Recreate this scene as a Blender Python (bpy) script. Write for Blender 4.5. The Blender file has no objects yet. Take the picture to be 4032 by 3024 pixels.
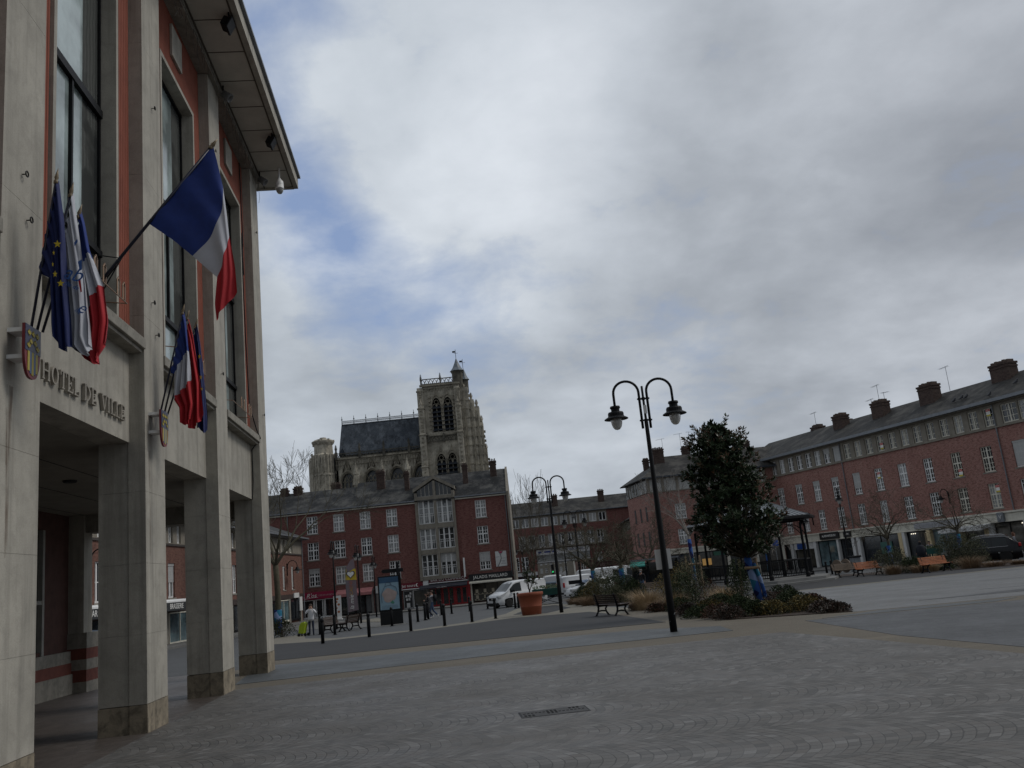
import bpy, bmesh, math, random
from mathutils import Vector, Matrix, Quaternion
from math import sin, cos, pi, radians, sqrt, atan2
random.seed(7)
SC = bpy.context.scene
COL = SC.collection
KG = .0095                                   # the square falls away gently from the town hall

def gz(y): return -KG * y

# ------------------------------------------------------------------ camera
FPX, CXP, CYP = 3450.0, 2016.0, 1512.0
_r = math.atan(.100); _t = math.atan(750 * cos(_r) / FPX)
_u = Vector((-sin(_r) * cos(_t), cos(_r) * cos(_t), -sin(_t)))
_f = Vector((0, 0, -1)); _y = (_f - _f.dot(_u) * _u).normalized(); _x = _y.cross(_u)
RW = Matrix((_x, _y, _u))                    # camera axes -> world
CAM = Vector((0, 0, 1.7))
def ray(px, py): return RW @ Vector(((px - CXP) / FPX, -(py - CYP) / FPX, -1))
def at(px, py, Y):                           # photo pixel + real distance -> a point of the square
    d = ray(px, py); return CAM + d * (Y / d.y)
def gx(px, Y):                               # x of the ground point at distance Y under photo column px
    x = (px - CXP) / FPX * Y
    for _ in range(4):
        v = RW.transposed() @ (Vector((x, Y, gz(Y))) - CAM)
        x += (px - (CXP + FPX * v.x / -v.z)) * Y / FPX
    return x
cam_d = bpy.data.cameras.new('camera'); cam_d.sensor_width = 36; cam_d.lens = FPX / 4032 * 36
cam_d.clip_start = .1; cam_d.clip_end = 6000
SC.render.filter_size = .9
cam = bpy.data.objects.new('camera', cam_d); COL.objects.link(cam)
cam.matrix_world = Matrix.Translation(CAM) @ RW.to_4x4(); SC.camera = cam

# ------------------------------------------------------------------ materials
MATS = {}
class NT:
    def __init__(s, nt): s.nt = nt
    def n(s, t, **k):
        o = s.nt.nodes.new(t)
        for a, b in k.items(): setattr(o, a, b)
        return o
    def l(s, a, b): s.nt.links.new(a, b)
    def m(s, op, a, b=None, c=None):
        o = s.n('ShaderNodeMath', operation=op)
        for i, v in enumerate((a, b, c)):
            if v is None: continue
            if isinstance(v, (int, float)): o.inputs[i].default_value = v
            else: s.l(v, o.inputs[i])
        return o.outputs[0]
    def mix(s, f, a, b, mode='MIX'):
        o = s.n('ShaderNodeMix', data_type='RGBA', blend_type=mode)
        for i, v in ((0, f), (6, a), (7, b)):
            if isinstance(v, (int, float)): o.inputs[i].default_value = v
            elif isinstance(v, tuple): o.inputs[i].default_value = (*v[:3], 1)
            else: s.l(v, o.inputs[i])
        return o.outputs[2]
    def noise(s, vec, scale, detail=4, rough=.55, dist=0):
        o = s.n('ShaderNodeTexNoise'); o.inputs['Scale'].default_value = scale; o.inputs['Detail'].default_value = detail
        o.inputs['Roughness'].default_value = rough; o.inputs['Distortion'].default_value = dist
        if vec is not None: s.l(vec, o.inputs['Vector'])
        return o.outputs['Fac']
    def mapr(s, v, a, b, c=0, d=1):
        o = s.n('ShaderNodeMapRange'); s.l(v, o.inputs[0])
        for i, q in enumerate((a, b, c, d)): o.inputs[i + 1].default_value = q
        return o.outputs[0]
    def scalev(s, vec, sc):
        o = s.n('ShaderNodeMapping'); o.inputs['Scale'].default_value = sc; s.l(vec, o.inputs[0]); return o.outputs[0]

def base(name, rough=.8, metal=0, spec=.5):
    m = bpy.data.materials.new(name); m.use_nodes = True; N = NT(m.node_tree)
    b = m.node_tree.nodes['Principled BSDF']; b.inputs['Roughness'].default_value = rough; b.inputs['Metallic'].default_value = metal
    b.inputs['Specular IOR Level'].default_value = spec
    tc = N.n('ShaderNodeTexCoord')
    MATS[name] = m
    return m, N, b, tc.outputs['Object']
def bump(N, b, h, strength=.3, dist=.02):
    o = N.n('ShaderNodeBump'); o.inputs['Strength'].default_value = strength; o.inputs['Distance'].default_value = dist
    N.l(h, o.inputs['Height']); N.l(o.outputs[0], b.inputs['Normal'])
def M(name, col, rough=.8, var=.18, scale=3., metal=0, bmp=0., streak=0., spec=.5, fine=0., grime=0.):
    """plain surface with cloudy tone variation, optional vertical weather streaks and grain"""
    if name in MATS: return MATS[name]
    m, N, b, co = base(name, rough, metal, spec)
    f = N.noise(co, scale, 6, .6)
    c = N.mix(N.mapr(f, .3, .7), tuple(x * (1 - var) for x in col), tuple(min(1, x * (1 + var)) for x in col))
    if streak:
        g = N.noise(N.scalev(co, (2.2, 2.2, .12)), 1.6, 5, .65)
        c = N.mix(N.m('MULTIPLY', N.mapr(g, .48, .72), streak), c, tuple(x * .45 for x in col))
    if grime:
        g3 = N.noise(co, scale * 3.5, 8, .72, .4); c = N.mix(N.mapr(g3, .47, .62, 0, grime), c, tuple(x * .3 for x in col))
    if fine:
        g2 = N.noise(co, 60, 2); c = N.mix(N.mapr(g2, .35, .65, 0, fine), c, tuple(x * .5 for x in col))
    N.l(c, b.inputs['Base Color'])
    if bmp: bump(N, b, N.noise(co, scale * 12, 5), bmp)
    return m
def brick(name, c1, c2, mortar, ax='xz', bw=.22, bh=.072):
    m, N, b, co = base(name, .88, 0, .3)
    sp = N.n('ShaderNodeSeparateXYZ'); N.l(co, sp.inputs[0]); cb = N.n('ShaderNodeCombineXYZ')
    N.l(N.m('ADD', sp.outputs[0], sp.outputs[1]), cb.inputs[0]); N.l(sp.outputs[2], cb.inputs[1])
    t = N.n('ShaderNodeTexBrick'); t.inputs['Scale'].default_value = 1; t.inputs['Brick Width'].default_value = bw; t.inputs['Row Height'].default_value = bh
    t.inputs['Mortar Size'].default_value = .011; t.inputs['Bias'].default_value = -.1
    t.inputs['Color1'].default_value = (*c1, 1); t.inputs['Color2'].default_value = (*c2, 1); t.inputs['Mortar'].default_value = (*mortar, 1)
    N.l(cb.outputs[0], t.inputs['Vector'])
    f = N.noise(co, .35, 6, .65); c = N.mix(N.mapr(f, .35, .7, 0, .45), t.outputs[0], tuple(x * .55 for x in c1))
    g = N.noise(N.scalev(co, (1, 1, .2)), 1.1, 6, .7); c = N.mix(N.mapr(g, .55, .75, 0, .35), c, tuple(x * 1.5 for x in mortar))
    h = N.noise(N.scalev(co, (1.0, 1.0, 2.4)), 3.2, 5, .75); c = N.mix(N.mapr(h, .5, .6, 0, .6), c, tuple(x * .45 for x in c2)); c = N.mix(N.mapr(h, .47, .38, 0, .55), c, tuple(.5 * x + .5 * y for x, y in zip(c1, mortar)))
    N.l(c, b.inputs['Base Color']); bump(N, b, t.outputs['Fac'], -.25, .01)
    return m
def slate(name, col, pale=(.2, .19, .17)):
    m, N, b, co = base(name, .72, 0, .22)
    sp = N.n('ShaderNodeSeparateXYZ'); N.l(co, sp.inputs[0]); cb = N.n('ShaderNodeCombineXYZ')
    N.l(N.m('ADD', sp.outputs[0], N.m('MULTIPLY', sp.outputs[1], .13)), cb.inputs[0]); N.l(N.m('MULTIPLY', sp.outputs[2], 1.5), cb.inputs[1])
    t = N.n('ShaderNodeTexBrick'); t.inputs['Scale'].default_value = 1; t.inputs['Brick Width'].default_value = .28; t.inputs['Row Height'].default_value = .21
    t.inputs['Mortar Size'].default_value = .012
    t.inputs['Color1'].default_value = (*col, 1); t.inputs['Color2'].default_value = (*[x * .72 for x in col], 1); t.inputs['Mortar'].default_value = (*[x * .4 for x in col], 1)
    N.l(cb.outputs[0], t.inputs['Vector'])
    g = N.noise(N.scalev(co, (1, 1, .3)), .55, 8, .72, .4); c = N.mix(N.mapr(g, .44, .6, 0, .85), t.outputs[0], pale)
    g = N.noise(N.scalev(co, (.8, .8, .25)), .9, 8, .7, .3); c = N.mix(N.mapr(g, .5, .62, 0, .8), c, tuple(x * .35 for x in col))
    f = N.noise(co, 5, 5, .75); c = N.mix(N.mapr(f, .6, .7, 0, .6), c, tuple(x * 2.2 for x in pale))
    N.l(c, b.inputs['Base Color']); bump(N, b, t.outputs['Fac'], -.3, .02)
    return m
def emit(name, col, s):
    m = bpy.data.materials.new(name); m.use_nodes = True; nt = m.node_tree; nt.nodes.clear()
    e = nt.nodes.new('ShaderNodeEmission'); e.inputs[0].default_value = (*col, 1); e.inputs[1].default_value = s
    o = nt.nodes.new('ShaderNodeOutputMaterial'); nt.links.new(e.outputs[0], o.inputs[0]); MATS[name] = m; return m

# ------------------------------------------------------------------ mesh builder
class MB:
    def __init__(s): s.v = []; s.f = []; s.m = []
    def add(s, vs, fs, mi=0):
        k = len(s.v); s.v += [tuple(v) for v in vs]
        for f in fs: s.f.append(tuple(k + i for i in f)); s.m.append(mi)
    def box(s, x0, x1, y0, y1, z0, z1, mi=0, skip=''):
        v = [(x, y, z) for z in (z0, z1) for y in (y0, y1) for x in (x0, x1)]
        F = {'b': (0, 2, 3, 1), 't': (4, 5, 7, 6), 'f': (0, 1, 5, 4), 'k': (2, 6, 7, 3), 'l': (0, 4, 6, 2), 'r': (1, 3, 7, 5)}
        s.add(v, [f for k, f in F.items() if k not in skip], mi); return s
    def quad(s, *p, mi=0): s.add(p, [tuple(range(len(p)))], mi); return s
    def prism(s, poly, d, fn, mi=0):         # 2D polygon, extruded; fn(a, b, t) -> point
        n = len(poly); v = [fn(a, b, 0) for a, b in poly] + [fn(a, b, d) for a, b in poly]
        s.add(v, [tuple(range(n))[::-1], tuple(range(n, 2 * n))] + [(i, (i + 1) % n, n + (i + 1) % n, n + i) for i in range(n)], mi); return s
    def ring(s, pts, rad, n=8, caps=True, mi=0):     # tube along a polyline
        pts = [Vector(p) for p in pts]; R = rad if isinstance(rad, (list, tuple)) else [rad] * len(pts)
        up = None; k = len(s.v)
        for i, p in enumerate(pts):
            t = ((pts[min(i + 1, len(pts) - 1)] - pts[max(i - 1, 0)])).normalized()
            if up is None: up = t.orthogonal().normalized()
            else: up = (up - up.dot(t) * t); up = up.normalized() if up.length > 1e-6 else t.orthogonal().normalized()
            w = t.cross(up)
            for j in range(n):
                a = 2 * pi * j / n; q = p + (up * cos(a) + w * sin(a)) * R[i]; s.v.append(tuple(q))
        for i in range(len(pts) - 1):
            for j in range(n):
                a = k + i * n + j; b = k + i * n + (j + 1) % n; s.f.append((a, b, b + n, a + n)); s.m.append(mi)
        if caps and n > 2:
            s.f.append(tuple(k + j for j in range(n))[::-1]); s.m.append(mi)
            e = k + (len(pts) - 1) * n; s.f.append(tuple(e + j for j in range(n))); s.m.append(mi)
        return s
    def lathe(s, prof, n=16, c=(0, 0, 0), mi=0, ph=0, a1=2 * pi):
        k = len(s.v); full = abs(a1 - 2 * pi) < 1e-6; m = n if full else n + 1
        for r, z in prof:
            for j in range(m):
                a = ph + a1 * j / n; s.v.append((c[0] + r * cos(a), c[1] + r * sin(a), c[2] + z))
        for i in range(len(prof) - 1):
            for j in range(n):
                a = k + i * m + j; b = k + i * m + (j + 1) % m; s.f.append((a, b, b + m, a + m)); s.m.append(mi)
        if full:
            if prof[0][0] > 1e-4: s.f.append(tuple(k + j for j in range(m))[::-1]); s.m.append(mi)
            if prof[-1][0] > 1e-4: s.f.append(tuple(k + (len(prof) - 1) * m + j for j in range(m))); s.m.append(mi)
        return s
    def xf(s, mat, i0=0):
        for i in range(i0, len(s.v)): s.v[i] = tuple(mat @ Vector(s.v[i]))
        return s
    def merge(s, o, mat=None, mi=None):
        k = len(s.v); s.v += [tuple(mat @ Vector(p)) for p in o.v] if mat else o.v
        s.f += [tuple(k + i for i in f) for f in o.f]; s.m += o.m if mi is None else [mi] * len(o.m); return s
    def mesh(s, name, mats, smooth=False):
        me = bpy.data.meshes.new(name); me.from_pydata(s.v, [], s.f); me.update()
        for m in (mats if isinstance(mats, (list, tuple)) else [mats]): me.materials.append(m)
        me.polygons.foreach_set('material_index', s.m)
        if smooth: me.polygons.foreach_set('use_smooth', [True] * len(s.f))
        return me
def obj(name, data, parent=None, loc=(0, 0, 0), rot=None):
    o = bpy.data.objects.new(name, data); COL.objects.link(o); o.location = loc
    if rot is not None: o.rotation_euler = rot
    if parent: o.parent = parent
    return o
def part(name, mb, mats, parent=None, smooth=False, loc=(0, 0, 0), rot=None, bev=0., label=None):
    o = obj(name, mb.mesh(name, mats, smooth), parent, loc, rot)
    if bev:
        b = o.modifiers.new('bevel', 'BEVEL'); b.width = bev; b.segments = 2; b.limit_method = 'ANGLE'
    if label: o['label'] = label
    return o
def tag(o, label=None, cat=None, group=None, kind=None):
    if label: o['label'] = label
    if cat: o['category'] = cat
    if group: o['group'] = group
    if kind: o['kind'] = kind
    return o
def thing(name, label, cat, loc=(0, 0, 0), rz=0., group=None):
    return tag(obj(name, None, None, loc, (0, 0, rz)), label, cat, group)
def kids(o): return [c for c in bpy.data.objects if c.parent == o]
CH = {}
def dup(root, loc, rz, label, group=None, s=None):
    def tree(o, par):
        c = o.copy(); COL.objects.link(c)
        if par: c.parent = par
        for k in CHILDREN(o): tree(k, c)
        return c
    c = tree(root, None); c.location = loc; c.rotation_euler = (0, 0, rz); c['label'] = label
    if group: c['group'] = group
    if s: c.scale = (s, s, s)
    return c
def CHILDREN(o): return list(o.children)
def textmesh(txt, size, ext=.01, shear=0., space=1., align='CENTER', bold=0.):
    c = bpy.data.curves.new('lettering', 'FONT'); c.body = txt; c.size = size; c.extrude = ext; c.shear = shear
    c.space_character = space; c.align_x = align; c.align_y = 'CENTER'; c.offset = bold; c.resolution_u = 3
    o = bpy.data.objects.new('lettering', c); COL.objects.link(o)
    me = bpy.data.meshes.new_from_object(o.evaluated_get(bpy.context.evaluated_depsgraph_get()))
    bpy.data.objects.remove(o); bpy.data.curves.remove(c); return me
def text(txt, size, mat, parent, loc, ext=.01, rz=0., tilt=0., wide=1., name='lettering', **k):
    me = textmesh(txt, size, ext, **k); me.materials.clear(); me.materials.append(mat)
    o = obj(name, me, parent, loc, (pi / 2, tilt, rz)); o.scale = (wide, 1, 1); return o
RX90 = Matrix.Rotation(pi / 2, 4, 'X')
STONE = M('pale_stone', (.40, .375, .322), .85, .2, .9, bmp=.12, streak=.75, fine=.3, grime=.22)
STONE_D = M('weathered_stone', (.28, .262, .225), .9, .25, 1.5, bmp=.1, streak=.5, fine=.2, grime=.4)
STONE_B = M('buff_plinth', (.28, .235, .17), .9, .4, 1.2, bmp=.1, streak=.6, fine=.3, grime=.75)
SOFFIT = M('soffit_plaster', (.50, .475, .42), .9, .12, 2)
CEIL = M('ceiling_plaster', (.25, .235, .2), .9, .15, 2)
ORANGE = M('orange_brick_render', (.26, .074, .044), .85, .15, 2.5, bmp=.1, streak=.2, fine=.25)
REDBAND = M('red_band', (.15, .045, .032), .85, .2, 6)
CREAM = M('cream_paint', (.66, .63, .54), .7, .1, 2, streak=.35)
WHITE = M('white_paint', (.8, .8, .79), .5, .06, 2, streak=.12)
WHITE2 = M('grey_white_render', (.62, .62, .61), .7, .1, 2, streak=.3)
BLACK = M('black_paint', (.007, .0075, .009), .5, .2, 5, spec=.25)
IRON = M('cast_iron_black', (.007, .0075, .009), .55, .25, 8, bmp=.05, spec=.22)
DARK = M('dark_recess', (.02, .02, .022), .8, .3, 2)
GREYM = M('zinc_metal', (.20, .215, .235), .5, .15, 3, metal=.3, streak=.2)
CONC = M('grey_concrete', (.25, .225, .185), .9, .2, 2, streak=.5, fine=.15)
BRICK_C = brick('dark_red_brick', (.215, .075, .064), (.15, .052, .045), (.27, .16, .138))
BRICK_R = brick('rose_red_brick', (.34, .140, .115), (.24, .095, .078), (.42, .30, .255))
BRICK_L = brick('brown_brick', (.20, .085, .062), (.13, .055, .042), (.2, .13, .105))
SLATE = slate('slate_roof', (.022, .023, .025), (.095, .093, .087))
SLATE_R = slate('grey_slate_roof', (.032, .031, .030), (.085, .08, .072))
LEAD = slate('blue_slate_roof', (.056, .068, .085), (.10, .115, .135))
CHURCH = M('limestone_gothic', (.50, .455, .37), .95, .45, .22, bmp=.2, streak=.8, fine=.3, grime=.6)
CHURCH_D = M('blackened_limestone', (.10, .092, .075), .95, .5, .8, bmp=.2, streak=.5)
def glassm(name, col, rough=.06):
    m, N, b, co = base(name, rough, 0, .8)
    f = N.noise(co, .8, 4, .6); N.l(N.mix(N.mapr(f, .35, .65), tuple(x * .5 for x in col), tuple(x * 1.5 for x in col)), b.inputs['Base Color'])
    g = N.noise(co, 2.3, 2); bump(N, b, g, .03, .02); return m
GLASS = glassm('window_glass', (.018, .022, .026))
GLASS_C = glassm('curtained_glass', (.20, .205, .20), .15)
def curtain_glass(name, pale, dark):
    m, N, b, co = base(name, .12, 0, .7)
    sp = N.n('ShaderNodeSeparateXYZ'); N.l(co, sp.inputs[0])
    w = N.m('SINE', N.m('ADD', N.m('MULTIPLY', sp.outputs[0], 46), N.m('MULTIPLY', N.noise(co, 2.2), 9)))
    f = N.noise(co, 1.1, 3)
    c = N.mix(N.mapr(w, -1, 1, 0, .6), pale, dark); N.l(N.mix(N.mapr(f, .52, .6), c, dark), b.inputs['Base Color']); return m
GLASS_N = curtain_glass('net_curtain_glass', (.40, .41, .41), (.06, .065, .07))
GLASS_B = glassm('blue_glass', (.10, .15, .165), .04)
SHUT = M('roller_shutter', (.46, .46, .45), .6, .06, 2, streak=.15)
NAVY = M('navy_enamel', (.008, .012, .05), .4, .2, 4)
def lamp_glass():
    m, N, b, co = base('lamp_glass', .12, 0, .5)
    b.inputs['Base Color'].default_value = (.62, .62, .6, 1); b.inputs['Transmission Weight'].default_value = .4; b.inputs['Roughness'].default_value = .3; return m
LAMPG = lamp_glass()
def mk_wood(name, c):
    m, N, b, co = base(name, .55, 0, .4)
    f = N.noise(N.scalev(co, (1.2, 14, 14)), 3, 5, .6); N.l(N.mix(N.mapr(f, .3, .7), tuple(x * .55 for x in c), tuple(x * 1.25 for x in c)), b.inputs['Base Color']); return m
WOOD_O = mk_wood('varnished_orange_wood', (.40, .13, .045)); WOOD_D = mk_wood('dark_bench_wood', (.045, .026, .018)); WOOD_G = mk_wood('weathered_wood', (.17, .125, .09)); WOOD_P = mk_wood('pale_stake_wood', (.30, .21, .13))
TERRA = M('terracotta', (.27, .07, .033), .75, .12, 2.5, bmp=.05, streak=.15)

# paving ------------------------------------------------------------
def cobble(name, tones, joint, pitch=.115, ln=.145, lane=1.75, jw=.05, wear=.5, rough=.6, rot=0.):
    """segmental-arc setts: lanes of stones laid in fans"""
    m, N, b, co0 = base(name, rough, 0, .45)
    mp = N.n('ShaderNodeMapping'); mp.inputs['Rotation'].default_value = (0, 0, rot); N.l(co0, mp.inputs[0]); co = mp.outputs[0]
    w = N.n('ShaderNodeTexNoise'); w.inputs['Scale'].default_value = 2.5; w.inputs['Detail'].default_value = 3; N.l(co, w.inputs['Vector'])
    ad = N.n('ShaderNodeVectorMath', operation='MULTIPLY_ADD'); N.l(w.outputs['Color'], ad.inputs[0]); ad.inputs[1].default_value = (.05, .05, 0); N.l(co, ad.inputs[2])
    sp = N.n('ShaderNodeSeparateXYZ'); N.l(ad.outputs[0], sp.inputs[0]); X, Y = sp.outputs[0], sp.outputs[1]
    ly = N.m('DIVIDE', Y, lane); li = N.m('FLOOR', ly); v = N.m('SUBTRACT', N.m('SUBTRACT', ly, li), .5)      # -.5 .. .5 in the lane
    arc = N.m('MULTIPLY', N.m('POWER', N.m('ABSOLUTE', v), 2), N.mapr(N.noise(co0, .35, 2), .3, .7, lane * .55, lane * 1.2))
    u = N.m('DIVIDE', N.m('ADD', N.m('ADD', X, arc), N.m('MULTIPLY', li, .037)), pitch); ui = N.m('FLOOR', u); uf = N.m('SUBTRACT', u, ui)
    wn = N.n('ShaderNodeTexWhiteNoise', noise_dimensions='2D'); cb = N.n('ShaderNodeCombineXYZ'); N.l(ui, cb.inputs[0]); N.l(li, cb.inputs[1]); N.l(cb.outputs[0], wn.inputs['Vector'])
    s = N.m('ADD', N.m('DIVIDE', Y, ln), wn.outputs['Value']); si = N.m('FLOOR', s); sf = N.m('SUBTRACT', s, si)
    c2 = N.n('ShaderNodeCombineXYZ'); N.l(ui, c2.inputs[0]); N.l(si, c2.inputs[1]); N.l(li, c2.inputs[2])
    wn2 = N.n('ShaderNodeTexWhiteNoise', noise_dimensions='3D'); N.l(c2.outputs[0], wn2.inputs['Vector'])
    eu = N.m('MULTIPLY', N.m('SUBTRACT', .5, N.m('ABSOLUTE', N.m('SUBTRACT', uf, .5))), pitch)
    es = N.m('MULTIPLY', N.m('SUBTRACT', .5, N.m('ABSOLUTE', N.m('SUBTRACT', sf, .5))), ln)
    e = N.m('MINIMUM', eu, es); jn = N.m('MULTIPLY', N.mapr(N.noise(co, 3.5, 3), .3, .7, .25, 1.6), N.mapr(N.noise(co, .55, 4, .6), .38, .62, .3, 1.35))
    jf = N.n('ShaderNodeMapRange'); N.l(e, jf.inputs[0]); jf.inputs[1].default_value = 0; N.l(N.m('MULTIPLY', jn, jw * .17), jf.inputs[2])
    cr = N.n('ShaderNodeValToRGB'); el = cr.color_ramp; el.interpolation = 'CONSTANT' if False else 'LINEAR'
    n = len(tones)
    el.elements[0].position = 0; el.elements[0].color = (*tones[0], 1); el.elements[1].position = 1; el.elements[1].color = (*tones[-1], 1)
    for i in range(1, n - 1): q = el.elements.new(i / (n - 1)); q.color = (*tones[i], 1)
    N.l(wn2.outputs['Value'], cr.inputs[0])
    big = N.noise(co, .45, 5, .65); c = N.mix(N.mapr(big, .3, .7, 0, wear), cr.outputs[0], tuple(x * .62 for x in tones[n // 2]))
    gr = N.noise(co, 45, 3, .7); c = N.mix(N.mapr(gr, .4, .7, 0, .35), c, tuple(x * .6 for x in tones[0]))
    st = N.noise(co, 1.7, 6, .75); c = N.mix(N.mapr(st, .64, .72, 0, .5), c, tuple(x * .45 for x in tones[0]))
    c = N.mix(jf.outputs[0], joint, c); N.l(c, b.inputs['Base Color'])
    h = N.m('ADD', jf.outputs[0], N.m('MULTIPLY', gr, .25)); bump(N, b, h, .32, .012)
    N.l(N.mapr(big, .3, .7, rough - .12, rough + .12), b.inputs['Roughness'])
    return m
def asphalt(name, col, agg=.3, patch=.35, rough=.85):
    m, N, b, co = base(name, rough, 0, .35)
    g = N.noise(co, 55, 4, .8); f = N.noise(co, .5, 7, .7, .3); k = N.noise(N.scalev(co, (.25, 1.6, 1)), 1.0, 5, .7)
    c = N.mix(N.mapr(g, .35, .7), tuple(x * (1 - agg) for x in col), tuple(x * (1 + agg) for x in col))
    c = N.mix(N.mapr(f, .4, .68, 0, patch), c, tuple(x * .55 for x in col)); c = N.mix(N.mapr(k, .55, .7, 0, patch), c, tuple(x * 1.45 for x in col))
    N.l(c, b.inputs['Base Color']); bump(N, b, g, .3, .008); return m
COB = cobble('grey_granite_setts', [(.070, .067, .062), (.118, .113, .106), (.142, .136, .128), (.122, .110, .099), (.20, .195, .187)], (.036, .034, .031), pitch=.118, ln=.14, lane=1.6, jw=.06)
COB_B = cobble('blue_slate_setts', [(.060, .068, .072), (.080, .088, .092), (.098, .105, .108), (.074, .08, .085)], (.036, .039, .041), wear=.35)
COB_D = cobble('dark_grey_setts', [(.055, .058, .062), (.074, .077, .081), (.092, .095, .099)], (.032, .034, .036), wear=.4)
COB_P = cobble('pale_grey_setts', [(.135, .139, .144), (.16, .163, .166), (.145, .142, .136), (.185, .189, .194)], (.085, .085, .084), wear=.4)
BROWNP = cobble('brown_arcade_bricks', [(.075, .062, .055), (.095, .08, .07), (.12, .10, .088)], (.04, .035, .03), lane=60, pitch=.11, ln=.22, wear=.4, rough=.5)
TAN = asphalt('tan_resin_gravel', (.145, .125, .095), .6, .4, .8)
TAN_L = asphalt('pale_tan_gravel', (.20, .184, .148), .4, .25, .8)
ASPH = asphalt('dark_asphalt', (.043, .043, .045), .35, .35)
ROADM = asphalt('road_asphalt', (.09, .093, .096), .3, .3)
PAVE = asphalt('grey_pavement', (.15, .147, .14), .25, .3)
SOILM = asphalt('bark_mulch', (.045, .03, .022), .5, .4)
# ------------------------------------------------------------------ sky and light
SUN_EL, SUN_AZ = radians(46), radians(84)         # azimuth from +Y towards +X: high on the right, behind cloud
w = bpy.data.worlds.new("World"); SC.world = w; w.use_nodes = True
N = NT(w.node_tree); bg = w.node_tree.nodes['Background']
sky = N.n('ShaderNodeTexSky'); sky.sky_type = 'NISHITA'; sky.sun_disc = False; sky.sun_elevation = SUN_EL; sky.sun_rotation = SUN_AZ
sky.air_density = 1.2; sky.dust_density = .6
tc = N.n('ShaderNodeTexCoord'); D3 = tc.outputs['Generated']
sp = N.n('ShaderNodeSeparateXYZ'); N.l(D3, sp.inputs[0])
den = N.m('ADD', N.m('MAXIMUM', sp.outputs[2], 0), .30)
cb = N.n('ShaderNodeCombineXYZ'); N.l(N.m('DIVIDE', sp.outputs[0], den), cb.inputs[0]); N.l(N.m('DIVIDE', sp.outputs[1], den), cb.inputs[1])
P2 = cb.outputs[0]
def blob(d, wid):                                   # a soft patch of the dome round direction d
    o = N.n('ShaderNodeVectorMath', operation='DISTANCE'); N.l(D3, o.inputs[0]); o.inputs[1].default_value = Vector(d).normalized()
    return N.mapr(o.outputs['Value'], 0, wid, 1, 0)
def addv(*a):
    r = a[0]
    for q in a[1:]: r = N.m('ADD', r, q)
    return r
n1 = N.noise(P2, 2.9, 8, .55, .2); n2 = N.noise(P2, 1.25, 5, .5, .2); n3 = N.noise(P2, 8, 5, .6, .2)
gap = addv(N.m('MULTIPLY', blob((-.23, .79, .57), .1), .42), N.m('MULTIPLY', blob((-.225, .85, .48), .09), .36), N.m('MULTIPLY', blob((-.215, .885, .41), .1), .42),
           N.m('MULTIPLY', blob((-.165, .912, .378), .085), .36), N.m('MULTIPLY', blob((-.135, .945, .30), .12), .40), N.m('MULTIPLY', blob((-.02, .955, .29), .12), .26), N.m('MULTIPLY', blob((-.15, .78, .6), .1), .24), N.m('MULTIPLY', blob((.17, .955, .21), .12), .2), N.m('MULTIPLY', blob((-.55, .65, .52), .4), .3))
cov = N.m('SUBTRACT', N.m('ADD', N.m('MULTIPLY', n1, .75), N.m('MULTIPLY', n3, .55)), N.m('MULTIPLY', gap, 1.0))      # low where blue shows
bl = N.mapr(cov, .10, .56)
lit = addv(N.m('MULTIPLY', n2, .75), N.m('MULTIPLY', n1, .5), N.m('MULTIPLY', n3, .14), N.m('MULTIPLY', blob((-.08, .86, .50), .32), .16), N.m('MULTIPLY', blob((.04, .915, .40), .18), .10), N.m('MULTIPLY', blob((-.217, .905, .36), .07), .18),
           N.m('MULTIPLY', blob((.42, .87, .27), .45), -.12), N.m('MULTIPLY', blob((-.16, .95, .26), .10), -.12))
tone = N.n('ShaderNodeValToRGB'); e = tone.color_ramp.elements
e[0].position = .42; e[0].color = (.28, .312, .355, 1); e[1].position = 1.02 if False else 1.0; e[1].color = (.74, .79, .85, 1)
q = e.new(.58); q.color = (.38, .42, .47, 1); q = e.new(.76); q.color = (.53, .58, .64, 1)
N.l(lit, tone.inputs[0])
warm = N.mix(N.m('MULTIPLY', blob((.6, .72, .34), .75), .8), tone.outputs[0], (1.05, 1.0, .985), 'MULTIPLY')
blue = N.mix(1.0, sky.outputs[0], (.085, .088, .098), 'MULTIPLY')
blue = N.mix(.6, blue, (.31, .405, .63))
skyc = N.mix(bl, blue, warm)
skyc = N.mix(1.0, skyc, N.mapr(sp.outputs[1], -.55, .35, .56, 1), 'MULTIPLY')    # dimming added to the unseen sky behind the viewer, darkening faces turned that way
N.l(skyc, bg.inputs[0]); bg.inputs[1].default_value = 1.0
sun_d = bpy.data.lights.new('sun', 'SUN'); sun_d.energy = 1.1; sun_d.angle = radians(20); sun_d.color = (1, .96, .9)
sun = bpy.data.objects.new('sun', sun_d); COL.objects.link(sun)
sdir = Vector((cos(SUN_EL) * sin(SUN_AZ), cos(SUN_EL) * cos(SUN_AZ), sin(SUN_EL)))
sun.rotation_euler = sdir.to_track_quat('Z', 'Y').to_euler()
SC.view_settings.view_transform = 'Standard'; SC.view_settings.look = 'None'; SC.view_settings.exposure = 0; SC.view_settings.gamma = 1

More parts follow.
